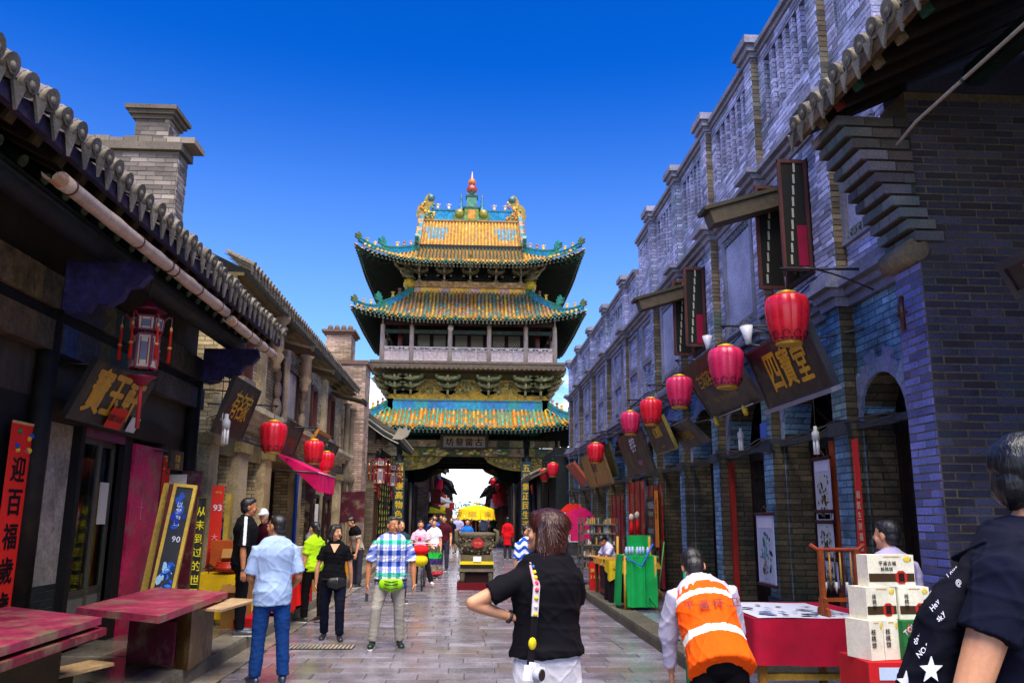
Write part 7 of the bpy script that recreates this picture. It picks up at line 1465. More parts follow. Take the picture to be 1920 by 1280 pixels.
def person(label, loc, face, H=1.68, fem=False, lean=0, side=0, twist=0, head=(0, 0), armL=None, armR=None, legL=None, legR=None, top=None, sleeve=.55, bottom='trousers', bcol=(.03, .03, .05), tcol=(.5, .5, .5), hem=-.06, hair='short', hcol=(.012, .01, .01), skin=SK, shoe=(.03, .03, .03), vox=.013, feat=True, blen=.97, bw=1.0, dirs='world', collar=None, loose=.02, group=None, sit=False, neckv=False):
    """one figure in the pose given: face = world direction (dx,dy) it looks along; limb directions in world space"""
    rz = math.atan2(-face[0], face[1]); s = H / 1.75; T = thing('person', label, 'person', loc, rz, group); Ri = rotm('Z', -rz)
    def wd(v): v = Ri @ np.array(v, float) if dirs == 'world' else np.array(v, float); return v / np.linalg.norm(v)
    sw = (.165 if fem else .188) * s * bw; hw = (.092 if fem else .088) * s
    # legs from the hips down
    legs = {}; low = 0
    for sd, sg, dv in (('L', -1, legL), ('R', 1, legR)):
        t, k = dv if dv else ((0, 0, -1), (0, 0, -1)); t, k = wd(t), wd(k); hp = np.array((sg * hw, 0, 0)); kn = hp + t * .425 * s + np.array((sg * .01, 0, 0)); an = kn + k * .42 * s; legs[sd] = (hp, kn, an, k); low = min(low, an[2] - .075 * s)
    base = np.array((0, 0, -low)) if not sit else np.array((0, 0, sit))
    B = rotm('X', -lean) @ rotm('Y', side); Tw = rotm('Z', twist); TB = B @ Tw
    def tp(x, y, z): return base + B @ (np.array((x, y, z)) * s)                 # spine frame
    def ts(x, y, z): f = min(1, max(0, z / .45)); return base + B @ (rotm('Z', twist * f) @ (np.array((x, y, z)) * s))
    spine = [(-.1, .15, .1, 0), (0, .168 if fem else .16, .118, -.005), (.1, .148, .108, 0), (.2, .135 if fem else .15, .1, .0), (.3, .148 if fem else .162, .112, .005), (.39, .16 if fem else .178, .118, .0), (.46, .15 if fem else .172, .1, -.008), (.505, .1, .075, -.01), (.54, .06, .058, -.005)]
    def torso(mb, infl, z0, z1, sc=1.0, flare=0):
        pts = []; rx = []; ry = []
        zs = [z for z in (-.16, -.1, -.04, .02, .1, .2, .3, .39, .46, .505) if z0 < z < z1]; zs = [z0] + zs + [z1]
        for z in zs:
            zz = [q[0] for q in spine]; a = np.interp(z, zz, [q[1] for q in spine]); c = np.interp(z, zz, [q[2] for q in spine]); yo = np.interp(z, zz, [q[3] for q in spine])
            e = infl + flare * max(0, .25 - z); pts.append(ts(0, yo, z)); rx.append((a * bw * sc + e) * s); ry.append((c * (1 + (bw - 1) * 1.6) * sc + e) * s)
        X = (TB @ np.array((1., 0, 0)) + B @ np.array((1., 0, 0))); loft(mb, pts, rx, ry, X, 20, flat=(infl > 0 and z0 < .2 and infl != .014, False))
    bd = MB(); torso(bd, 0, -.1, .53)
    nk = ts(0, -.005, .5); HR = TB @ rotm('Z', head[0]) @ rotm('X', head[1]) @ np.eye(3)
    hc = ts(0, .012, .5) + (TB @ rotm('X', head[1] * .5)) @ np.array((0, .012, .165)) * s
    def hp_(x, y, z): return hc + HR @ (np.array((x, y, z)) * s)
    loft(bd, [nk, hp_(0, -.012, -.08)], [.056 * s, .05 * s], n=12)
    def blob(mb, c, r, f=hp_, R=None, n=14):
        R = HR if R is None else R; vs = []; fs = []; m = 9
        for j in range(m + 1):
            t = math.pi * j / m
            for k in range(n): a = 2 * math.pi * k / n; vs.append(f(*c) + R @ (np.array((r[0] * math.sin(t) * math.cos(a), r[1] * math.sin(t) * math.sin(a), r[2] * math.cos(t))) * s))
        fs = [(j * n + k, (j + 1) * n + k, (j + 1) * n + (k + 1) % n, j * n + (k + 1) % n) for j in range(m) for k in range(n)]; mb.add(vs, fs, (1, 1, 1), True)
    blob(bd, (0, -.008, .03), (.076, .096, .09)); blob(bd, (0, .022, -.045), (.058, .068, .072)); blob(bd, (0, .07, -.088), (.026, .022, .022)); blob(bd, (0, .052, .0), (.055, .045, .06))
    loft(bd, [hp_(0, .088, .02), hp_(0, .108, -.022)], [.009 * s, .016 * s], n=8)
    for e in (-1, 1): blob(bd, (e * .076, -.005, -.005), (.011, .02, .032), n=8); blob(bd, (e * .04, .062, -.03), (.026, .022, .026), n=8)
    arms = {}
    for sd, sg, av in (('L', -1, armL), ('R', 1, armR)):
        u, f = av if av else ((None, None))
        sh = ts(sg * sw / s, -.005, .42)
        if u is None: u = np.array((sg * .14, .0, -1)); f = np.array((sg * .04, .25, -1)); u /= np.linalg.norm(u); f /= np.linalg.norm(f)
        else: u, f = wd(u), wd(f)
        el = sh + u * .285 * s; wr = el + f * .245 * s; arms[sd] = (sh, el, wr, f, u); thick = (.84 if fem else 1.0) * s
        loft(bd, [sh, sh + u * .1 * s, el], [.055 * thick, .05 * thick, .04 * thick], n=12); loft(bd, [el, el + f * .07 * s, wr], [.04 * thick, .042 * thick, .026 * thick], n=12)
        pn = np.cross(f, np.array((0, 1., 0)) if abs(f[1]) < .9 else np.array((1., 0, 0))); pn = pn / np.linalg.norm(pn) * sg; acr = np.cross(f, pn)   # palm normal and across-palm axis
        hk = .9 * s if fem else s
        loft(bd, [wr, wr + f * .035 * hk, wr + f * .085 * hk], [.024 * hk, .036 * hk, .04 * hk], [.019 * hk, .017 * hk, .014 * hk], acr, 10)
        for q in range(4):
            o = wr + f * .085 * hk + acr * (q - 1.5) * .021 * hk; ln = (.062, .072, .068, .052)[q] * hk; b1 = o + (f * .96 + pn * -.28) * ln * .5; b2 = b1 + (f * .75 - pn * .66) * ln * .5
            loft(bd, [o, b1, b2], [.0095 * hk, .0088 * hk, .007 * hk], n=8)
        o = wr + f * .025 * hk - acr * .03 * hk * sg; b1 = o + (f * .6 - acr * sg * .7 - pn * .3) * .04 * hk; b2 = b1 + (f * .85 - acr * sg * .2 - pn * .4) * .032 * hk; loft(bd, [o, b1, b2], [.012 * hk, .011 * hk, .008 * hk], n=8)
    for sd in 'LR':
        hp, kn, an, k = legs[sd]; a, c, e = base + hp, base + kn, base + an
        loft(bd, [a, a + (c - a) * .4, c], [.085 * s, .08 * s, .055 * s], n=12); loft(bd, [c, c + (e - c) * .3, e], [.054 * s, .055 * s, .036 * s], n=12)
    bo = merge(bd, 'body', SKIN, skin, vox * .8, 3, parent=T)
    # shoes
    for sd in 'LR':
        hp, kn, an, k = legs[sd]; e = base + an; fw = np.array((k[0] * .3, 1., 0)); fw[0] += (.18 if sd == 'R' else -.18); fw /= np.linalg.norm(fw); up = np.array((0, 0, 1.)); pitch = max(-.5, min(.5, k[1] * .6)); fw2 = fw + up * pitch; fw2 /= np.linalg.norm(fw2)
        sm = MB(); z = e - up * .035 * s; loft(sm, [z - fw2 * .05 * s, z + fw2 * .03 * s, z + fw2 * .12 * s, z + fw2 * .165 * s], [.036 * s, .042 * s, .047 * s, .036 * s], [.045 * s, .045 * s, .034 * s, .026 * s], np.cross(up, fw), 12); loft(sm, [e + up * .03 * s, e - up * .02 * s], .042 * s, n=10)
        so_ = merge(sm, 'shoe', PLAST, shoe, vox * .8, 2, parent=T)
        so2 = MB(); z2 = z - up * .036 * s; loft(so2, [z2 - fw2 * .06 * s, z2 + fw2 * .05 * s, z2 + fw2 * .17 * s], [.035 * s, .043 * s, .035 * s], .01 * s, np.cross(up, fw), 12); so2.c = [(.55, .54, .52)] * len(so2.f); so2.build('sole', PLAST, so_, True)
    # lower clothing
    if bottom in ('trousers', 'shorts', 'jeans'):
        bt = MB(); torso(bt, .014, -.1, .06)
        for sd in 'LR':
            hp, kn, an, k = legs[sd]; a, c, e = base + hp, base + kn, base + an
            if bottom == 'shorts': loft(bt, [a, a + (c - a) * .5, a + (c - a) * .85], [.098 * s, .1 * s, .094 * s], n=14, flat=(False, True))
            else: loft(bt, [a, a + (c - a) * .4, c], [.102 * s, .094 * s, .074 * s], n=14); loft(bt, [c, c + (e - c) * .35, c + (e - c) * blen], [.074 * s, .07 * s, .064 * s], n=14, flat=(False, True))
        merge(bt, bottom, CLOTH, bcol, vox, 2, fold=.003, fk=(9, 9, 17), parent=T, seed=int(H * 100))
    elif bottom == 'skirt':
        bt = MB(); L_ = blen; a = base; loft(bt, [a + (0, 0, .08 * s), a, a + (0, 0, -.2 * s), a + (0, 0, -L_ * s)], [.15 * s, .185 * s, .21 * s, .25 * s], [.12 * s, .15 * s, .18 * s, .22 * s], n=24, flat=(False, True)); merge(bt, 'skirt', DRAPE, bcol, vox, 2, fold=.02, fk=(40, 40, 2), parent=T, seed=3)
    # upper clothing
    tpm = MB(); torso(tpm, loose, hem, .475, flare=.02); torso(tpm, .012, .3, .515)
    for sd in 'LR':
        sh, el, wr, f, u = arms[sd]; e = sh + u * .285 * s * min(1, sleeve); thick = (.9 if fem else 1.0) * s
        loft(tpm, [ts((-1 if sd == 'L' else 1) * .08, -.005, .445), sh, sh + (e - sh) * .5, e], [.06 * s, .067 * thick, .068 * thick, .072 * thick], n=16, flat=(False, sleeve <= 1))
        if sleeve > 1: e2 = el + (wr - el) * (sleeve - 1); loft(tpm, [el, (el + e2) / 2, e2], [.058 * thick, .054 * thick, .046 * thick], n=14, flat=(False, True))
    iB = np.linalg.inv(B)
    def cl(co):
        if not callable(tcol): return np.array(tcol)
        return tcol((co - base) @ iB.T / s)
    merge(tpm, top or 'shirt', CLOTH, cl, vox * (.8 if callable(tcol) else 1), 2, fold=.0042 if loose > .015 else .002, fk=(14, 10, 16), parent=T, seed=int(H * 1000) % 97)
    if collar is not None:
        cb = MB(); pts = [ts(.078 * math.cos(a), .072 * math.sin(a) + .004, .502 + .02 * (1 - math.sin(a)) * .5) for a in np.linspace(-math.pi * 1.42, math.pi * .42, 15)]; cb.tube(pts, .02 * s, collar, 8); cb.build('collar', CLOTH, T, True)
    if neckv:
        cb = MB(); z = [ts(x, y, q) for x, y, q in ((-.07, .1, .5), (.07, .1, .5), (0, .168, .37))]; cb.add(z, [(0, 1, 2), (2, 1, 0)], skin); cb.build('neckline', SKIN, T, True)
    # hair
    hr = MB()
    if hair == 'short': blob(hr, (0, -.022, .046), (.083, .098, .086)); blob(hr, (0, -.05, -.01), (.074, .062, .07)); blob(hr, (0, .03, .092), (.062, .055, .034))
    elif hair == 'crew': blob(hr, (0, -.02, .045), (.081, .096, .084)); blob(hr, (0, -.05, -.005), (.074, .06, .06)); blob(hr, (0, .03, .095), (.06, .05, .026))
    elif hair in ('bob', 'fullbob'):
        k = 1.16 if hair == 'fullbob' else 1.0
        blob(hr, (0, -.022, .046), (.09 * k, .102 * k, .088)); loft(hr, [hp_(0, -.035, .05), hp_(0, -.05, -.04), hp_(0, -.05, -.115)], [.092 * s * k, .1 * s * k, .094 * s * k], [.075 * s * k, .068 * s * k, .055 * s * k], HR @ np.array((1., 0, 0)), 18)
        for e in (-1, 1): loft(hr, [hp_(e * .076, .015, .06), hp_(e * .088, .008, -.03), hp_(e * .084 * k, .004, -.1)], [.024 * s, .026 * s, .022 * s], n=10)
        blob(hr, (0, .05, .085), (.06, .042, .028))
    elif hair == 'tail':
        blob(hr, (0, -.022, .044), (.083, .098, .086)); blob(hr, (0, -.05, -.01), (.074, .062, .07)); loft(hr, [hp_(0, -.1, .04), hp_(0, -.13, -.02), hp_(0, -.11, -.16)], [.025 * s, .032 * s, .012 * s], n=10); blob(hr, (0, .04, .088), (.06, .05, .03))
    elif hair == 'long':
        blob(hr, (0, -.02, .045), (.087, .1, .088)); loft(hr, [hp_(0, -.05, .02), hp_(0, -.075, -.1), hp_(0, -.08, -.22)], [.085 * s, .09 * s, .06 * s], [.05 * s, .05 * s, .035 * s], HR @ np.array((1., 0, 0)), 14)
    if hr.f:
        ho = merge(hr, 'hair', HAIR, hcol, vox * .75, 2, fold=.0012, fk=(60, 60, 9), parent=T)
        if vox < .0125 and 'bob' in hair:   # loose strands breaking the outline
            me = ho.data; rs = random.Random(int(H * 977)); st = MB(); nv = len(me.vertices); dn = HR @ np.array((0, -.25, -1.)); lg = 'bob' in hair
            for _ in range(1400 if vox < .0095 else 600):
                v_ = me.vertices[rs.randrange(nv)]; p = np.array(v_.co); n_ = np.array(v_.normal); t = dn - n_ * (dn @ n_); t /= max(.2, np.linalg.norm(t)); t = t + np.array((rs.gauss(0, .25), rs.gauss(0, .25), rs.gauss(0, .2))); L_ = rs.uniform(.02, .05) * (1.5 if lg else .38) * s; w = np.cross(n_, t); w = w / max(1e-6, np.linalg.norm(w)) * .0009 * s
                c_ = tuple(min(1, x * rs.uniform(.5, 2.6 if lg else 1.3)) for x in hcol); a_ = p - n_ * .002; m_ = p + t * L_ * .55 + n_ * .005 * s; e_ = p + t * L_ + n_ * rs.uniform(.001, .007) * s
                st.add([a_ - w, a_ + w, m_ + w, m_ - w, e_], [(0, 1, 2, 3), (3, 2, 4)], c_)
            st.build('hair_strands', HAIR, ho, True, kind='stuff')
    if feat:
        for e in (-1, 1):
            q = MB(); blob(q, (e * .033, .083, .006), (.0135, .007, .0062), n=8); q.c = [(.75, .72, .68)] * len(q.f); ey = q.build('eye', SKIN, T, True)
            q = MB(); blob(q, (e * .033, .0895, .006), (.0062, .003, .0062), n=8); q.c = [(.02, .014, .01)] * len(q.f); q.build('iris', PLAST, ey, True)
            q = MB(); q.tube([hp_(e * .016, .094, .027), hp_(e * .034, .094, .033), hp_(e * .054, .08, .026)], [.004 * s, .005 * s, .003 * s], (.03, .02, .018), 6); q.build('eyebrow', HAIR, T, True)
        q = MB(); blob(q, (0, .088, -.055), (.024, .008, .008), n=10); q.c = [h('b0483c', .8)] * len(q.f); q.build('lips', SKIN, T, True)
    return dict(T=T, ts=ts, hp=hp_, arms=arms, legs=legs, base=base, s=s, TB=TB, HR=HR, B=B)
def onto(P, mb, name, m): return mb.build(name, m, P['T'], True)
BLK = h('0c0a10', .7); LIL = h('c8bcdc', .8); WHT = h('e8e4ea', .95)
def gpt(px, py, z=0): p = at(px, py, z=z); return (p.x, p.y, z)
D_ = (0, 0, -1)
# --- woman with the bob, back to us, camera on her shoulder
P = person('woman in black t-shirt and white trousers with auburn bob seen from behind', (.42, 4.5, 0), (-.45, .9), 1.70, True, head=(.75, .12), twist=.05, armL=((-.92, -.1, -.42), (.86, .25, -.3)), armR=((.12, .7, -.7), (-.75, .25, .62)), tcol=h('0e0c14', .8), sleeve=.62, bottom='trousers', bcol=WHT, hem=.03, hair='fullbob', hcol=h('3c180e', .8), vox=.0085, loose=.04, bw=1.06, legL=((-.05, .0, -1), D_), legR=((.08, .03, -1), D_))
ts = P['ts']; b = MB()
sp_ = [(-.10, .09, .47), (-.12, .03, .505), (-.135, -.06, .495), (-.155, -.132, .4), (-.175, -.15, .25), (-.19, -.155, .12), (-.2, -.16, .02)]
pts = [ts(*q) for q in sp_]
for i, (a, c) in enumerate(zip(pts, pts[1:])): b.bar(a, c, .038, .006, [h('d8c870', .9), h('d8d0c8', .9), h('d8a0a8', .9), h('c8c0c8', .9), h('1a1620', .6), h('1a1620', .6)][i], up=tuple(ts(0, -1, .3) - ts(0, 0, .3)))
cs = onto(P, b, 'camera_strap', CLOTH); cs['label'] = 'colourful patterned camera strap'
b = MB()
for k in range(12): t = k / 12 * 3.2; i = int(t); q = V(pts[i + 1]).lerp(V(pts[i + 2]), t - i) if i < 3 else V(pts[4]); b.ball(q + V(ts(0, -.006, 0) - ts(0, 0, 0)), (.012, .012, .012), random.choice([h('d84a5a', .9), h('e0c030', .9), h('3a6ab0', .8), h('e8e4e0', .9)]), 6, 5)
b.build('strap_print', CLOTH, cs, True)
b = MB(); b.ball(pts[5] + np.array((0, -.004, 0)), (.024, .012, .03), h('e0c828', .9), 8, 6); b.build('strap_badge', CLOTH, cs, True)
cam_ = thing('camera', 'small white and silver camera hanging at the woman\'s left hip', 'camera', tuple(V(P['T'].location) + Matrix.Rotation(P['T'].rotation_euler.z, 3, 'Z') @ V(ts(-.2, -.19, -.02))), .9)
b = MB(); M = Matrix.Rotation(.25, 4, 'Y'); b.box((-.055, -.02, -.035), (.055, .02, .035), h('e0e0ec', .95), M); b.box((-.02, -.018, .035), (.02, .018, .052), h('d8d8e4', .95), M); b.box((.04, -.021, -.05), (.07, .021, .04), h('e8e8f0', .95), M); b.build('housing', PLAST, cam_, True)
b = MB(); b.tube([M @ V((-.01, -.02, 0)), M @ V((-.01, -.055, 0))], .03, h('b8b8c8', .9), 14); b.tube([M @ V((-.01, -.055, 0)), M @ V((-.01, -.06, 0))], .026, (.02, .02, .02), 14); b.build('lens', PLAST, cam_, True)
b = MB(); w_ = P['arms']['L'][2]; f_ = P['arms']['L'][3]; o = w_ - f_ * .02; b.tube([o - f_ * .006, o + f_ * .006], .034, (.015, .012, .012), 12); onto(P, b, 'bracelet', PLAST)
b = MB(); b.box((-.004, -.02, -.05), (.004, .02, .05), h('c89a3a', .9), Matrix.Translation(w_ + f_ * .07) @ Matrix.Rotation(.3, 4, 'X')); onto(P, b, 'held_phone', PLAST)
# --- bending street worker in the orange vest
ORV = h('ff5a0a', 1.0)
def vest(q):
    c = np.tile(np.array(ORV), (len(q), 1)); z = q[:, 2]; r = np.abs(z - .345) < .022; r |= np.abs(z - .06) < .027; c[r] = (.95, .93, .82); return c
P = person('street worker bending forward in an orange reflective vest', (1.5, 5.15, .0), (.12, 1), 1.62, False, lean=.72, side=-.1, head=(-.1, .15), tcol=h('c8c4dc', .85), sleeve=1.85, bottom='trousers', bcol=BLK, hem=-.02, hair='short', vox=.009, feat=False, armL=((-.1, .3, -.95), (.1, .25, -.96)), armR=((.2, .3, -.93), (-.1, .15, -.98)), legL=((0, -.12, -1), D_), legR=((.03, -.12, -1), D_), collar=h('d8d4e4', .9))
vb_ = MB(); s = P['s']; zz = [-.15, -.1, -.05, .05, .15, .25, .35, .43, .48, .51]; rr = [.218, .214, .208, .2, .196, .198, .2, .196, .16, .1]; ry_ = [.18, .177, .172, .166, .163, .16, .155, .14, .11, .08]
loft(vb_, [P['ts'](0, -.0, z) for z in zz], [r * s for r in rr], [r * s for r in ry_], P['TB'] @ np.array((1., 0, 0)), 24, flat=(True, False))
iB = np.linalg.inv(P['B']); bs = P['base']
vo = merge(vb_, 'safety_vest', CLOTH, lambda co: vest((co - bs) @ iB.T / s), .0075, 1, fold=.004, fk=(14, 10, 10), parent=P['T']); vo['label'] = 'bright orange vest with two reflective bands and red lettering'
b = MB(); c0 = V(P['ts'](0, -.182, .22)); u = V(P['B'] @ np.array((1., 0, 0))); v = V(P['B'] @ np.array((0, 0, 1.))); lettering(b, '平遥环卫', c0, u, v, .07, h('8a0c06', .8), .03, pitch=1.3); b.build('lettering', INK, vo, True, kind='stuff')
# --- young man at the right edge
P = person('young man in navy t-shirt at the right edge carrying a black patterned bag', (1.53, 2.4, .0), (.68, -.73), 1.92, False, lean=.16, head=(.25, .1), tcol=h('0c1026', .8), sleeve=.5, hem=-.14, bottom='trousers', bcol=h('14141c', .7), hair='short', hcol=(.008, .009, .012), vox=.0075, loose=.035, armR=((-.36, .02, -.85), (.72, -.1, -.68)), armL=((.0, .3, -1), (.7, .2, -.5)), feat=True)
ts = P['ts']; b = MB()
b.prism([(-.035, -.03), (.03, -.03), (.075, -.27), (.045, -.34), (.0, -.36), (-.05, -.3)], ts(-.02, .175, .26), V(ts(1, 0, .2) - ts(0, 0, .2)), V(ts(0, 0, 1) - ts(0, 0, 0)) , V(ts(0, .004, .2) - ts(0, 0, .2)), h('e01414', .95)); tp_ = onto(P, b, 'red_print', CLOTH)
u, v = V(ts(-1, 0, .2) - ts(0, 0, .2)).normalized(), V(ts(0, 0, 1) - ts(0, 0, 0)).normalized(); b = MB()
for i, (tx, dz) in enumerate((('BE UNIQUE', .0), ('BE CHANGE', -.05))): lettering(b, tx, V(ts(-.02, .182, .285 + dz)), u, v, .05, h('e0e0f0', .95), .02)
lettering(b, '✓', V(ts(-.02, .18, .36)), u, v, .08, h('e8e8f0', .95), .01); b.build('lettering', INK, tp_, True, kind='stuff')
# tote bag slung behind him
bg_ = MB(); X = P['TB'] @ np.array((1., 0, 0)); loft(bg_, [ts(.06, -.08, .44), ts(.1, -.13, .3), ts(.12, -.16, .08), ts(.12, -.17, -.15), ts(.12, -.17, -.3)], [.1, .17, .2, .2, .18], [.045, .08, .095, .1, .09], X, 20)
T = thing('shoulder_bag', 'black bag with white lettering and stars on the young man\'s back', 'bag', (1.1, 1.9, .7)); M0 = Matrix.Translation(P['T'].location) @ Matrix.Rotation(P['T'].rotation_euler.z, 4, 'Z'); bag = merge(bg_, 'bag_body', CLOTH, h('0a0c1c', .7), .009, 3, fold=.004, fk=(12, 12, 12)); bag.matrix_basis = M0; adopt(bag, T)
b = MB(); b.tube([M0 @ V(ts(*q)) for q in ((.08, -.14, .44), (.12, -.06, .5), (.13, .03, .49), (.15, .12, .4), (.16, .15, .2), (.17, .12, .0))], [.03] * 6, h('0c1024', .7), 8, sq=.35); b.build('bag_strap', CLOTH, T)
for (q, c, w, hh) in (((.17, .185, .22), h('d8a88a', .9), .06, .05),): b = MB(); p = M0 @ V(ts(*q)); b.cbox(p, (w, .02, hh), c); b.build('patch', CLOTH, T)
def star(mb, c, u, v, r, col): o = [(math.sin(k * math.pi / 5) * (r if k % 2 == 0 else r * .42), math.cos(k * math.pi / 5) * (r if k % 2 == 0 else r * .42)) for k in range(10)]; mb.prism(o, c, u, v, V((0, -.004, 0)), col)
b = MB(); wv = h('e4e4f2', .95); u, v = V((.98, .1, 0)), V((.12, 0, .99))
dg_ = None
def bag_pt(px, py):   # where the sight line meets the bag
    d = (CF * FPX + CR * (px - 960) + CU * (640 - py)).normalized(); Mi = bag.matrix_basis.inverted(); ok, loc, nr, _ = bag.ray_cast(Mi @ CC, (Mi.to_3x3() @ d).normalized()); return (bag.matrix_basis @ loc - d * .006) if ok else None
for (px, py, r) in ((1745, 1255, .035), (1698, 1278, .03)):
    q = bag_pt(px, py)
    if q: star(b, q, u, v, r, wv)
for (px, py, tx, sz) in [(1775 - k * 11 + (k % 3) * 22, 1050 + k * 21, t, .021) for k, t in enumerate(('ROCK', 'Love', '@', 'sun', 'Hey', 'sky', 'TOUR', 'day', 'NO.8', 'free'))]:
    q = bag_pt(px, py)
    if q: lettering(b, tx, q, V((.8, .1, .6)), V((-.55, 0, .83)), sz, wv, .012)
if b.f: b.build('printed_marks', INK, T, kind='stuff')
b = MB(); p = M0 @ V(ts(.175, .11, .02)); b.tube([p + V((-.03, -.02, .03)), p + V((.02, -.02, .03)), p + V((.03, -.02, -.02)), p + V((-.02, -.02, -.03))], .006, h('b8c0d0', .9), 6); b.build('buckle', METAL, T)
# --- man in pale blue polo
P = person('man in pale blue polo shirt and jeans seen from behind on the left', gpt(500, 1283), (-.42, .9), 1.66, False, head=(.62, .1), tcol=h('a0b8e0', .85), collar=h('aac0e6', .85), sleeve=.85, hem=-.13, bottom='jeans', bcol=h('123a78', .75), hair='crew', vox=.010, loose=.035, bw=1.02, skin=SKD, armL=((-.2, .1, -.95), (.35, .75, -.5)), armR=((.24, .05, -.95), (-.4, .75, -.45)), legL=((-.04, .02, -1), (-.04, 0, -1)), legR=((.07, .0, -1), (.07, 0, -1)), shoe=(.02, .03, .06))
def stripe(q):
    c = np.tile(np.array(h('12141a', .7)), (len(q), 1)); r = (np.abs(q[:, 1] + .01) < .018) & (np.abs(q[:, 0]) > .1) & (q[:, 2] > .2); c[r] = (.8, .8, .85); return c
P = person('man in black polo with white sleeve stripe standing in profile', gpt(447, 1190, .15), (.95, .25), 1.72, False, tcol=stripe, collar=h('14141a', .7), sleeve=.9, hem=-.12, bottom='trousers', bcol=h('0c0e16', .7), hair='short', vox=.011, skin=SKD, bw=1.1, armR=((.0, -.2, -1), (.1, -.1, -1)), armL=((.0, .2, -1), (.3, .0, -1)), shoe=h('5a606a', .7))
b = MB(); w_ = P['arms']['R'][2]; f_ = P['arms']['R'][3]; b.tube([w_ - f_ * .008, w_ + f_ * .008], .032, (.05, .04, .04), 10); onto(P, b, 'wristwatch', METAL)
P = person('man in maroon shirt and white cap leaning over the red stall', (-3.38, 14.6, .15), (-.5, -.7), 1.6, False, lean=.2, head=(.6, .2), tcol=h('4a1024', .7), sleeve=1.8, bottom='trousers', bcol=BLK, hair='crew', vox=.014, feat=False)
b = MB(); hp_ = P['hp']; vs = MB()
loft(vs, [hp_(0, -.01, .05), hp_(0, -.01, .1)], [.09, .07], [.105, .08], P['HR'] @ np.array((1., 0, 0)), 16); cp_ = merge(vs, 'cap', CLOTH, (.85, .85, .88), .009, 2, parent=P['T']); b.prism([(-.07, 0), (.07, 0), (.06, .07), (.03, .095), (-.03, .095), (-.06, .07)], hp_(0, .07, .05), V(P['HR'] @ np.array((1., 0, 0))), V(P['HR'] @ np.array((0, 1., -.2))), V(P['HR'] @ np.array((0, 0, .012))), (.82, .82, .86)); b.build('brim', CLOTH, cp_, True)
person('child with round face peeping over the red stall', (-3.25, 15.2, .15), (.5, -.86), 1.15, True, tcol=h('c83a4a', .8), bottom='trousers', hair='long', vox=.014)
person('shopkeeper in blue bending in the second left doorway', (-4.15, 14.4, .15), (.3, -.9), 1.5, True, lean=.35, tcol=h('2a5a8a', .8), bottom='trousers', hair='short', vox=.016, feat=False)
P = person('woman in black v neck top walking towards us on the left', gpt(620, 1200), (.1, -1), 1.55, True, head=(.7, .0), tcol=h('0c0c12', .7), sleeve=.6, hem=-.12, bottom='trousers', bcol=h('10142a', .7), hair='bob', vox=.010, neckv=True, armR=((-.3, -.05, -.95), (-.05, .1, -1)), armL=((.25, .15, -.95), (.05, .25, -.95)), legL=((.05, -.25, -1), (.02, .1, -1)), legR=((-.06, .12, -1), (-.02, .35, -1)), shoe=(.02, .02, .025))
b = MB(); ts = P['ts']; o_ = []; vs = MB(); loft(vs, [ts(-.16, .1, -.06), ts(-.06, .17, -.07), ts(.06, .16, -.06)], [.06, .085, .06], [.03, .045, .03], (0, 0, 1), 12); bg2 = merge(vs, 'belt_bag', PLAST, (.012, .012, .014), .009, 2, parent=P['T']); b.tube([ts(.18 * math.cos(a), .14 * math.sin(a), -.02) for a in np.linspace(0, 6.28, 24)], .014, (.012, .012, .014), 6); b.build('belt', CLOTH, bg2, True)
person('woman in lime green top standing behind the woman in black', (-2.42, 13.6, .0), (-.75, .6), 1.56, True, tcol=h('a8d81c', .95), sleeve=.7, bottom='trousers', bcol=BLK, hair='tail', vox=.012, feat=False, legR=((.2, -.1, -1), (.1, -.35, -1)), legL=((-.1, .1, -1), D_))
def plaid(q):
    u = np.where(np.abs(q[:, 0]) > .2, np.abs(q[:, 2] + q[:, 0] * .5), q[:, 0]) / .115; w = q[:, 2] / .14; a = np.mod(u, 1); c = np.mod(w, 1)
    col = np.tile(np.array(h('e4e8f0', .95)), (len(q), 1)); bl = np.array(h('1a3a9a', .8)); gr = np.array(h('0f9a80', .8)); lt = np.array(h('7a8ad0', .85))
    va = a < .46; hc = c < .46; gz = np.mod(np.floor(w), 3) == 0
    col[va] = lt; col[hc] = np.where(gz[hc][:, None], np.array(h('6ac0b0', .85)), lt); col[va & hc] = np.where(gz[va & hc][:, None], gr, bl); thin = (np.abs(a - .72) < .035) | (np.abs(c - .72) < .03); col[thin & ~va] = bl * .7 + .2; return col
P = person('man in blue green plaid shirt with green belt pouch walking towards us', gpt(728, 1214), (.12, -1), 1.66, False, head=(.55, .0), tcol=plaid, collar=h('1a2a9a', .8), sleeve=.8, hem=-.13, bottom='trousers', bcol=h('a8a298', .75), hair='crew', hcol=(.03, .028, .026), skin=SKD, vox=.010, bw=1.12, loose=.035, armR=((-.3, .0, -.95), (-.02, -.1, -1)), armL=((.3, .0, -.95), (.06, -.1, -1)), legR=((-.16, -.3, -1), (-.1, .12, -1)), legL=((.06, .05, -1), (.02, .22, -1)), shoe=h('16302a', .6))
vs = MB(); ts = P['ts']; loft(vs, [ts(-.13, .14, -.08), ts(0, .215, -.1), ts(.13, .14, -.08)], [.06, .085, .06], [.035, .05, .035], (0, 0, 1), 14); pc = merge(vs, 'belt_pouch', CLOTH, h('8ac81c', .95), .009, 2, parent=P['T']); b = MB()
for dz in (-.03, -.07, -.12): b.tube([ts(-.09, .225, dz - .01), ts(0, .262, dz - .02), ts(.09, .225, dz - .01)], .006, (.02, .04, .02), 6)
b.tube([ts(.205 * math.cos(a), .165 * math.sin(a) + .01, -.04) for a in np.linspace(0, 6.28, 24)], .02, (.015, .03, .015), 6); b.build('zip', PLAST, pc, True)
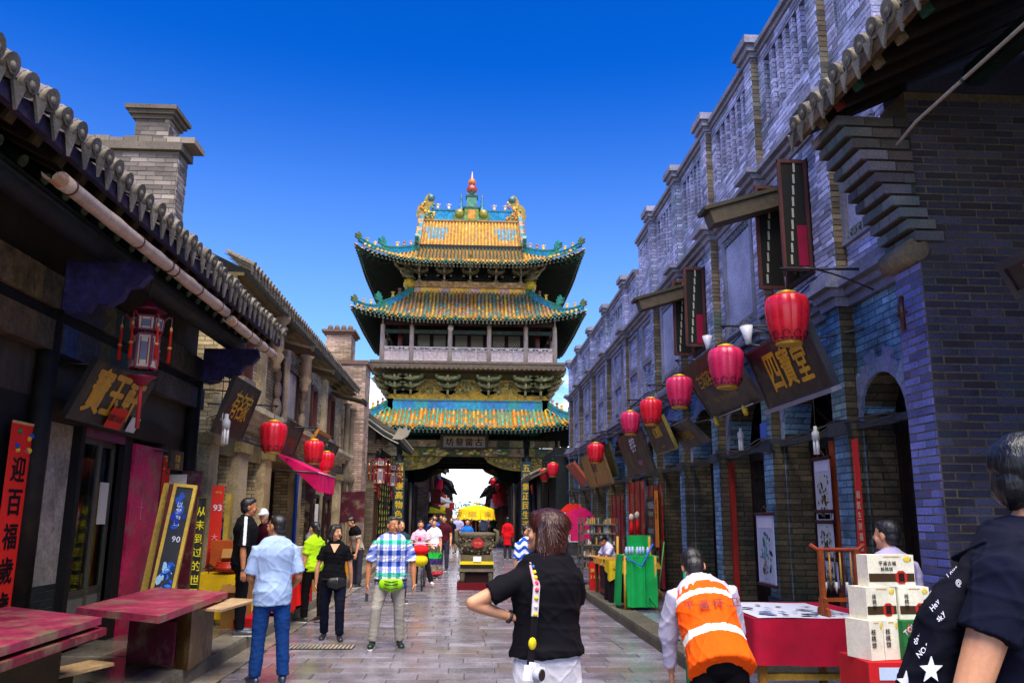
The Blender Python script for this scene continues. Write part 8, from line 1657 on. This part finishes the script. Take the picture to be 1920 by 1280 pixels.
b = MB(); w_ = P['arms']['R'][2]; f_ = P['arms']['R'][3]; b.box((-.02, -.006, -.05), (.02, .006, .05), (.02, .02, .022), Matrix.Translation(w_ + f_ * .16)); onto(P, b, 'phone', PLAST)
# --- farther walkers
P = person('woman in pink t-shirt with a heart pushing a bicycle', (-1.12, 20.2, 0), (.1, -1), 1.56, True, tcol=h('e0b0c8', .9), sleeve=.6, bottom='trousers', bcol=h('1a1a24', .7), hair='tail', vox=.013, armL=((.3, -.3, -.8), (.3, -.8, -.2)), armR=((-.2, -.3, -.9), (.1, -.8, -.3)), legL=((.3, -.3, -1), (.25, -.1, -1)), shoe=(.7, .7, .7))
b = MB(); b.ball(P['ts'](.02, .135, .3), (.045, .012, .04), h('d8205a', .9), 8, 6); onto(P, b, 'heart_print', CLOTH)
def bands(q):
    z = q[:, 2]; pal = [h('e8281c', .9), h('5a5a4a', .7), h('1ca83a', .9), h('3a2a6a', .7), h('8a8070', .7), h('c8384a', .8)]; c = np.zeros((len(q), 3)); i = np.clip(((1.0 - z) / .16).astype(int), 0, 5)
    for k in range(6): c[i == k] = pal[k]
    return c
person('woman in white t-shirt and long striped skirt beside the cyclist', gpt(812, 1084), (-.1, -1), 1.58, True, tcol=h('e8e4ee', .95), sleeve=.5, bottom='skirt', bcol=bands, blen=.8, hair='tail', vox=.013, armR=((-.2, -.2, -.95), (-.7, -.5, -.3)))
person('young man in navy t-shirt between the cyclist and the striped skirt', (-1.0, 23.4, 0), (.2, -1), 1.62, False, tcol=h('12183c', .8), bottom='trousers', bcol=h('1a1a20', .7), hair='short', vox=.015, head=(.4, 0))
person('man in maroon shirt behind the striped skirt', (-.72, 26.0, 0), (-.3, -1), 1.68, False, tcol=h('4a0f1e', .75), bottom='trousers', hair='short', vox=.016)
person('man in bright blue shirt behind the navy t-shirt', (-1.15, 29, 0), (.1, -1), 1.7, False, tcol=h('2a5ac8', .85), bottom='trousers', hair='short', vox=.018)
person('woman in black dress under the tower passage', (-.72, 37.2, 0), (.0, -1), 1.6, True, tcol=BLK, bottom='skirt', bcol=BLK, blen=.4, hair='long', vox=.02)
person('man in lilac shirt and tan trousers under the tower passage', (-.45, 38.6, 0), (.0, -1), 1.74, False, tcol=h('a8a8d8', .85), bottom='trousers', bcol=h('8a7a66', .7), hair='short', vox=.02)
person('woman in bright blue top behind the stone censer', (-.02, 27, 0), (.1, -1), 1.58, True, tcol=h('1c6ac8', .9), bottom='trousers', hair='short', vox=.018)
person('woman in red coat beyond the censer on the right', (1.55, 33, 0), (.2, 1), 1.64, True, tcol=h('d8141c', .9), sleeve=1.8, hem=-.35, bottom='trousers', hair='bob', vox=.02, feat=False)
rs = random.Random(21); cc = [('dark grey jacket', '2a2c34'), ('black shirt', '101014'), ('navy shirt', '1a2448'), ('white shirt', 'd8d4d8'), ('faded red shirt', 'a83030'), ('grey blue shirt', '5a6a88'), ('tan shirt', '9a8868'), ('dark green shirt', '2a4a3a'), ('pale pink shirt', 'd0a0a8'), ('charcoal dress', '24242a'), ('sky blue shirt', '7aa0d0'), ('brown shirt', '5a3a28'), ('mustard shirt', 'c09a30'), ('violet shirt', '5a3a7a')]
for i, (nm_, c) in enumerate(cc): person('pedestrian in ' + nm_ + ' in the crowd beyond the tower', (rs.uniform(-1.9, 1.7), 41 + i * 2.1 + rs.uniform(-.5, .5), 0), (rs.uniform(-.3, .3), rs.choice([-1, -1, 1])), rs.uniform(1.55, 1.75), i % 2 == 0, tcol=h(c, .85), bottom='trousers', bcol=h(rs.choice(['1a1a20', '2a3048', '4a4038']), .7), hair=rs.choice(['short', 'long', 'tail']), vox=.03, feat=False, group='crowd beyond the tower')
# --- stall keepers and shoppers
person('vendor in white shirt sitting at the wooden stall', (-3.55, 19.6, .15), (.8, -.6), 1.56, True, tcol=h('e0dce0', .95), bottom='trousers', hair='short', vox=.015, sit=.62, legL=((.8, -.6, -.2), D_), legR=((.7, -.7, -.2), D_), armR=((.3, -.3, -.8), (.6, .3, .2)), armL=((.4, 0, -.8), (.2, -.7, .3)))
person('man in black and grey striped top bending over the wooden stall', (-2.55, 20.0, .0), (-.75, -.5), 1.66, False, lean=.25, tcol=lambda q: np.where((q[:, 2] > .34)[:, None], np.array(BLK), np.array(h('b8aca0', .8))), bottom='trousers', hair='short', vox=.014, head=(0, -.3))
person('customer with dark hair next to the plaid man\'s shoulder', (-1.3, 16.5, 0), (.4, -.9), 1.58, True, tcol=h('2a4a5a', .7), bottom='trousers', hair='long', vox=.015)
P = person('child in blue and white wave patterned top beside the black t-shirt woman', (.98, 14.2, 0), (-.1, 1), 1.52, True, tcol=lambda q: np.where((np.sin(q[:, 2] * 42 + 1.6 * np.sin(q[:, 0] * 30)) > .1)[:, None], np.array(h('1a54c0', .85)), np.array(h('e0e4f0', .95))), sleeve=.9, bottom='trousers', bcol=h('20202a', .7), hair='short', vox=.012, feat=False)
P = person('girl in white blouse sitting head down at the snack stall', (3.12, 18.1, .15), (-.85, -.45), 1.5, True, lean=.45, head=(0, -.55), tcol=h('d0cce8', .95), sleeve=.7, bottom='trousers', bcol=BLK, hair='tail', vox=.012, sit=.5, legL=((-.8, -.4, -.2), D_), legR=((-.8, -.3, -.2), D_), armR=((-.5, -.3, -.7), (-.85, -.3, .1)), armL=((-.5, -.1, -.7), (-.8, -.4, .1)))
person('man in lilac shirt seen from behind over the gift boxes', (3.12, 6.15, .05), (-.25, .95), 1.6, False, head=(.35, .0), tcol=LIL, collar=h('c8c0e0', .85), sleeve=.9, bottom='trousers', hair='short', vox=.010, feat=False, bw=1.05)
person('stallholder in red apron at the far right stall', (2.7, 29.5, .15), (-.8, -.4), 1.6, True, tcol=h('c02038', .85), bottom='trousers', hair='short', vox=.02, feat=False)
# --- bicycle with baskets
T = thing('bicycle', 'bicycle with red and yellow bags pushed by the woman in pink', 'bicycle', (-1.05, 19.6, 0)); X0, Y0 = -1.0, 19.6
def wheel(y):
    b = MB(); n = 24; b.tube([(X0, y + .31 * math.cos(2 * math.pi * k / n), .33 + .31 * math.sin(2 * math.pi * k / n)) for k in range(n + 1)], .02, (.03, .03, .03), 6, cap=False); w = b.build('wheel', PLAST, T); b = MB()
    for k in range(10): a = 2 * math.pi * k / 10; b.tube([(X0, y, .33), (X0, y + .3 * math.cos(a), .33 + .3 * math.sin(a))], .003, (.6, .6, .6), 4)
    b.build('spokes', METAL, w, kind='stuff')
wheel(19.2); wheel(20.2); b = MB(); b.tube([(X0, 19.2, .33), (X0, 19.35, .95), (X0, 20.0, .45), (X0, 20.2, .33)], .018, h('b8bcc8', .8), 7); b.tube([(X0, 19.4, .75), (X0, 19.95, .8), (X0, 20.0, .45)], .016, h('b8bcc8', .8), 7); b.build('frame', METAL, T)
b = MB(); b.tube([(X0 - .28, 19.45, 1.0), (X0 - .1, 19.3, 1.02), (X0 + .1, 19.3, 1.02), (X0 + .28, 19.45, 1.0)], .014, (.6, .6, .62), 6); b.build('handlebar', METAL, T); b = MB(); b.ball((X0, 19.98, .86), (.08, .13, .04), (.02, .02, .02), 10, 6); b.build('saddle', PLAST, T)
for c, z, r in ((h('e01820', .95), .88, (.2, .16, .12)), (h('e0c818', .95), .66, (.18, .15, .14))): b = MB(); b.ball((X0 - .05, 19.0, z), r, c, 14, 9); b.build('bag', DRAPE, T)
# --- stone censer in the middle of the street
cx_, cy_ = at(893, 1105, z=0).x, 19.6; ST = h('6a604c', .65)
T = thing('stone_censer', 'carved stone censer with round red plaque on a pedestal in mid street', 'censer', (cx_, cy_, 0)); CENS = T
b = MB(); b.box((cx_ - .44, cy_ - .3, 0), (cx_ + .44, cy_ + .3, .2), h('6a0c1c', .75)); b.build('red_plinth', DRAPE, T)
b = MB()
for s in (-1, 1):
    for e in (-1, 1): b.lathe([(.08, .2), (.05, .3), (.07, .42), (.06, .52)], ST, (cx_ + s * .32, cy_ + e * .2, 0), 8)
b.box((cx_ - .42, cy_ - .28, .5), (cx_ + .42, cy_ + .28, .58), h('8a8270', .65)); b.box((cx_ - .38, cy_ - .25, .58), (cx_ + .38, cy_ + .25, .68), ST); b.box((cx_ - .3, cy_ - .2, .2), (cx_ + .3, cy_ + .2, .5), h('2a0c10', .6)); b.build('pedestal', STONE, T)
b = MB(); b.box((cx_ - .38, cy_ - .34, .7), (cx_ + .38, cy_ - .26, .78), h('e0c81c', .95)); b.build('yellow_cloth', DRAPE, T); b = MB(); b.box((cx_ - .08, cy_ - .36, .78), (cx_ + .1, cy_ - .35, .92), (.85, .85, .85)); b.build('white_card', PAPER, T)
b = MB(); b.box((cx_ - .37, cy_ - .24, .68), (cx_ + .37, cy_ + .24, .95), ST); b.lathe([(.3, .95), (.36, 1.1), (.4, 1.25), (.36, 1.4), (.42, 1.48), (.42, 1.56), (.3, 1.58)], ST, (cx_, cy_, 0), 20, sy=.62)
for k in range(90):
    a = U_(math.pi, 2 * math.pi); z = U_(.98, 1.5); r = .38; b.ball((cx_ + r * math.cos(a), cy_ + r * .62 * math.sin(a), z), (U_(.02, .05),) * 2 + (U_(.02, .05),), vary(random.choice([ST, h('8a7a58', .65), h('4a4438', .6)]), .2), 6, 4)
for s in (-1, 1): b.tube([(cx_ + s * .38, cy_, 1.15), (cx_ + s * .48, cy_, 1.35), (cx_ + s * .46, cy_, 1.6), (cx_ + s * .38, cy_, 1.66)], [.05, .05, .05, .03], ST, 8)
b.build('bowl', STONE, T)
b = MB(); b.tube([(cx_ + .02, cy_ - .3, 1.28), (cx_ + .02, cy_ - .26, 1.28)], .135, h('b01018', .85), 20); pq = b.build('red_plaque', PAINT, T); b = MB(); lettering(b, '平安', (cx_ + .02, cy_ - .303, 1.28), X_, Z_, .09, h('d87a5a', .9), .02); b.build('lettering', INK, pq, kind='stuff')
CENS.scale = (1, 1, .8)
# --- ceremonial yellow parasol and market umbrellas beyond
def parasol(label, c, r, hh, ztop, col, val=0, name='parasol', n=16, cols=None):
    T = thing(name, label, 'umbrella', (c[0], c[1], 0)); b = MB(); vs = []
    for k in range(n):
        a0, a1 = 2 * math.pi * k / n, 2 * math.pi * (k + 1) / n; p = [(c[0], c[1], ztop), (c[0] + r * math.cos(a0), c[1] + r * math.sin(a0), ztop - hh), (c[0] + r * math.cos(a1), c[1] + r * math.sin(a1), ztop - hh)]; m = [((V(p[0]) + V(q)) / 2 + V((0, 0, hh * .12))) for q in p[1:]]
        g_ = MB(); cc_ = cols[k % len(cols)] if cols else col; g_.add([p[0], m[0], m[1], p[1], p[2]], [(0, 1, 2), (1, 3, 4, 2)], cc_)
        if val:
            am = (a0 + a1) / 2; q0, q1 = V(p[1]), V(p[2]); g_.grid(lambda u, v: q0.lerp(q1, u) + V((math.cos(am), math.sin(am), 0)) * (.05 * v + .03 * math.sin(u * math.pi) * v) + V((0, 0, -val * v * (1 - .18 * abs(u - .5)))), 4, 4, lambda u, v: cc_ if v < .25 or v > .8 or (k + int(u * 2)) % 2 else vary(h('c8a030', .8), .15))
        g_.build('gore', DRAPE, T)
    b.tube([(c[0], c[1], 0), (c[0], c[1], ztop + .06)], .025, h('8a8a80', .7), 8); b.ball((c[0], c[1], ztop + .08), .05, col, 8, 6); b.build('pole', METAL, T)
parasol('yellow ceremonial parasol with fringed valance beyond the censer', (at(893, 960, y=30).x, 30.4), .64, .16, 2.03, h('f0c010', 1.0), .38, n=14)
parasol('white and grey market umbrella beyond the tower on the left', (-2.5, 56), 1.5, .5, 3.05, h('d8dcdc', .95), .08, cols=[h('e0e4e4', .95), h('b0b8b8', .85)]); parasol('bright yellow market umbrella beneath the white one', (-2.6, 54), 1.15, .4, 2.25, h('e8e018', .98), .05)
for i, (x, y, z, c, lb) in enumerate(((-2.1, 62, 3.9, 'b81840', 'crimson cloth banner sign high beyond the tower'), (-2.0, 68, 2.9, 'c81c1c', 'red hanging banner farther along the left'), (-2.2, 74, 2.4, 'd8c020', 'yellow banner at the far left'), (2.3, 58, 3.2, 'b01c24', 'red banner under the right eaves beyond the tower'), (2.2, 66, 3.0, 'a81828', 'second red banner beyond the tower on the right'))):
    b = MB(); b.box((x - .3, y, z - .35), (x + .2, y + .05, z + .35), h(c, .9)); tag(b.build('street_banner', DRAPE), lb, 'banner', 'banners beyond the tower')
for i, (px, py, y, lb) in enumerate(((1005, 918, 37, 'small red lantern low under the right canopy'), (925, 905, 60, 'small lantern under the right eaves beyond the tower'), (935, 915, 56, 'lower small lantern under the right eaves beyond the tower'))):
    p = at(px, py, y=y); T = copy_tree(LPR[0], lb); T.location = p; T.scale = (1.1, 1.1, 1.2); T['label'] = lb
bpy.data.scenes.remove(TMP)
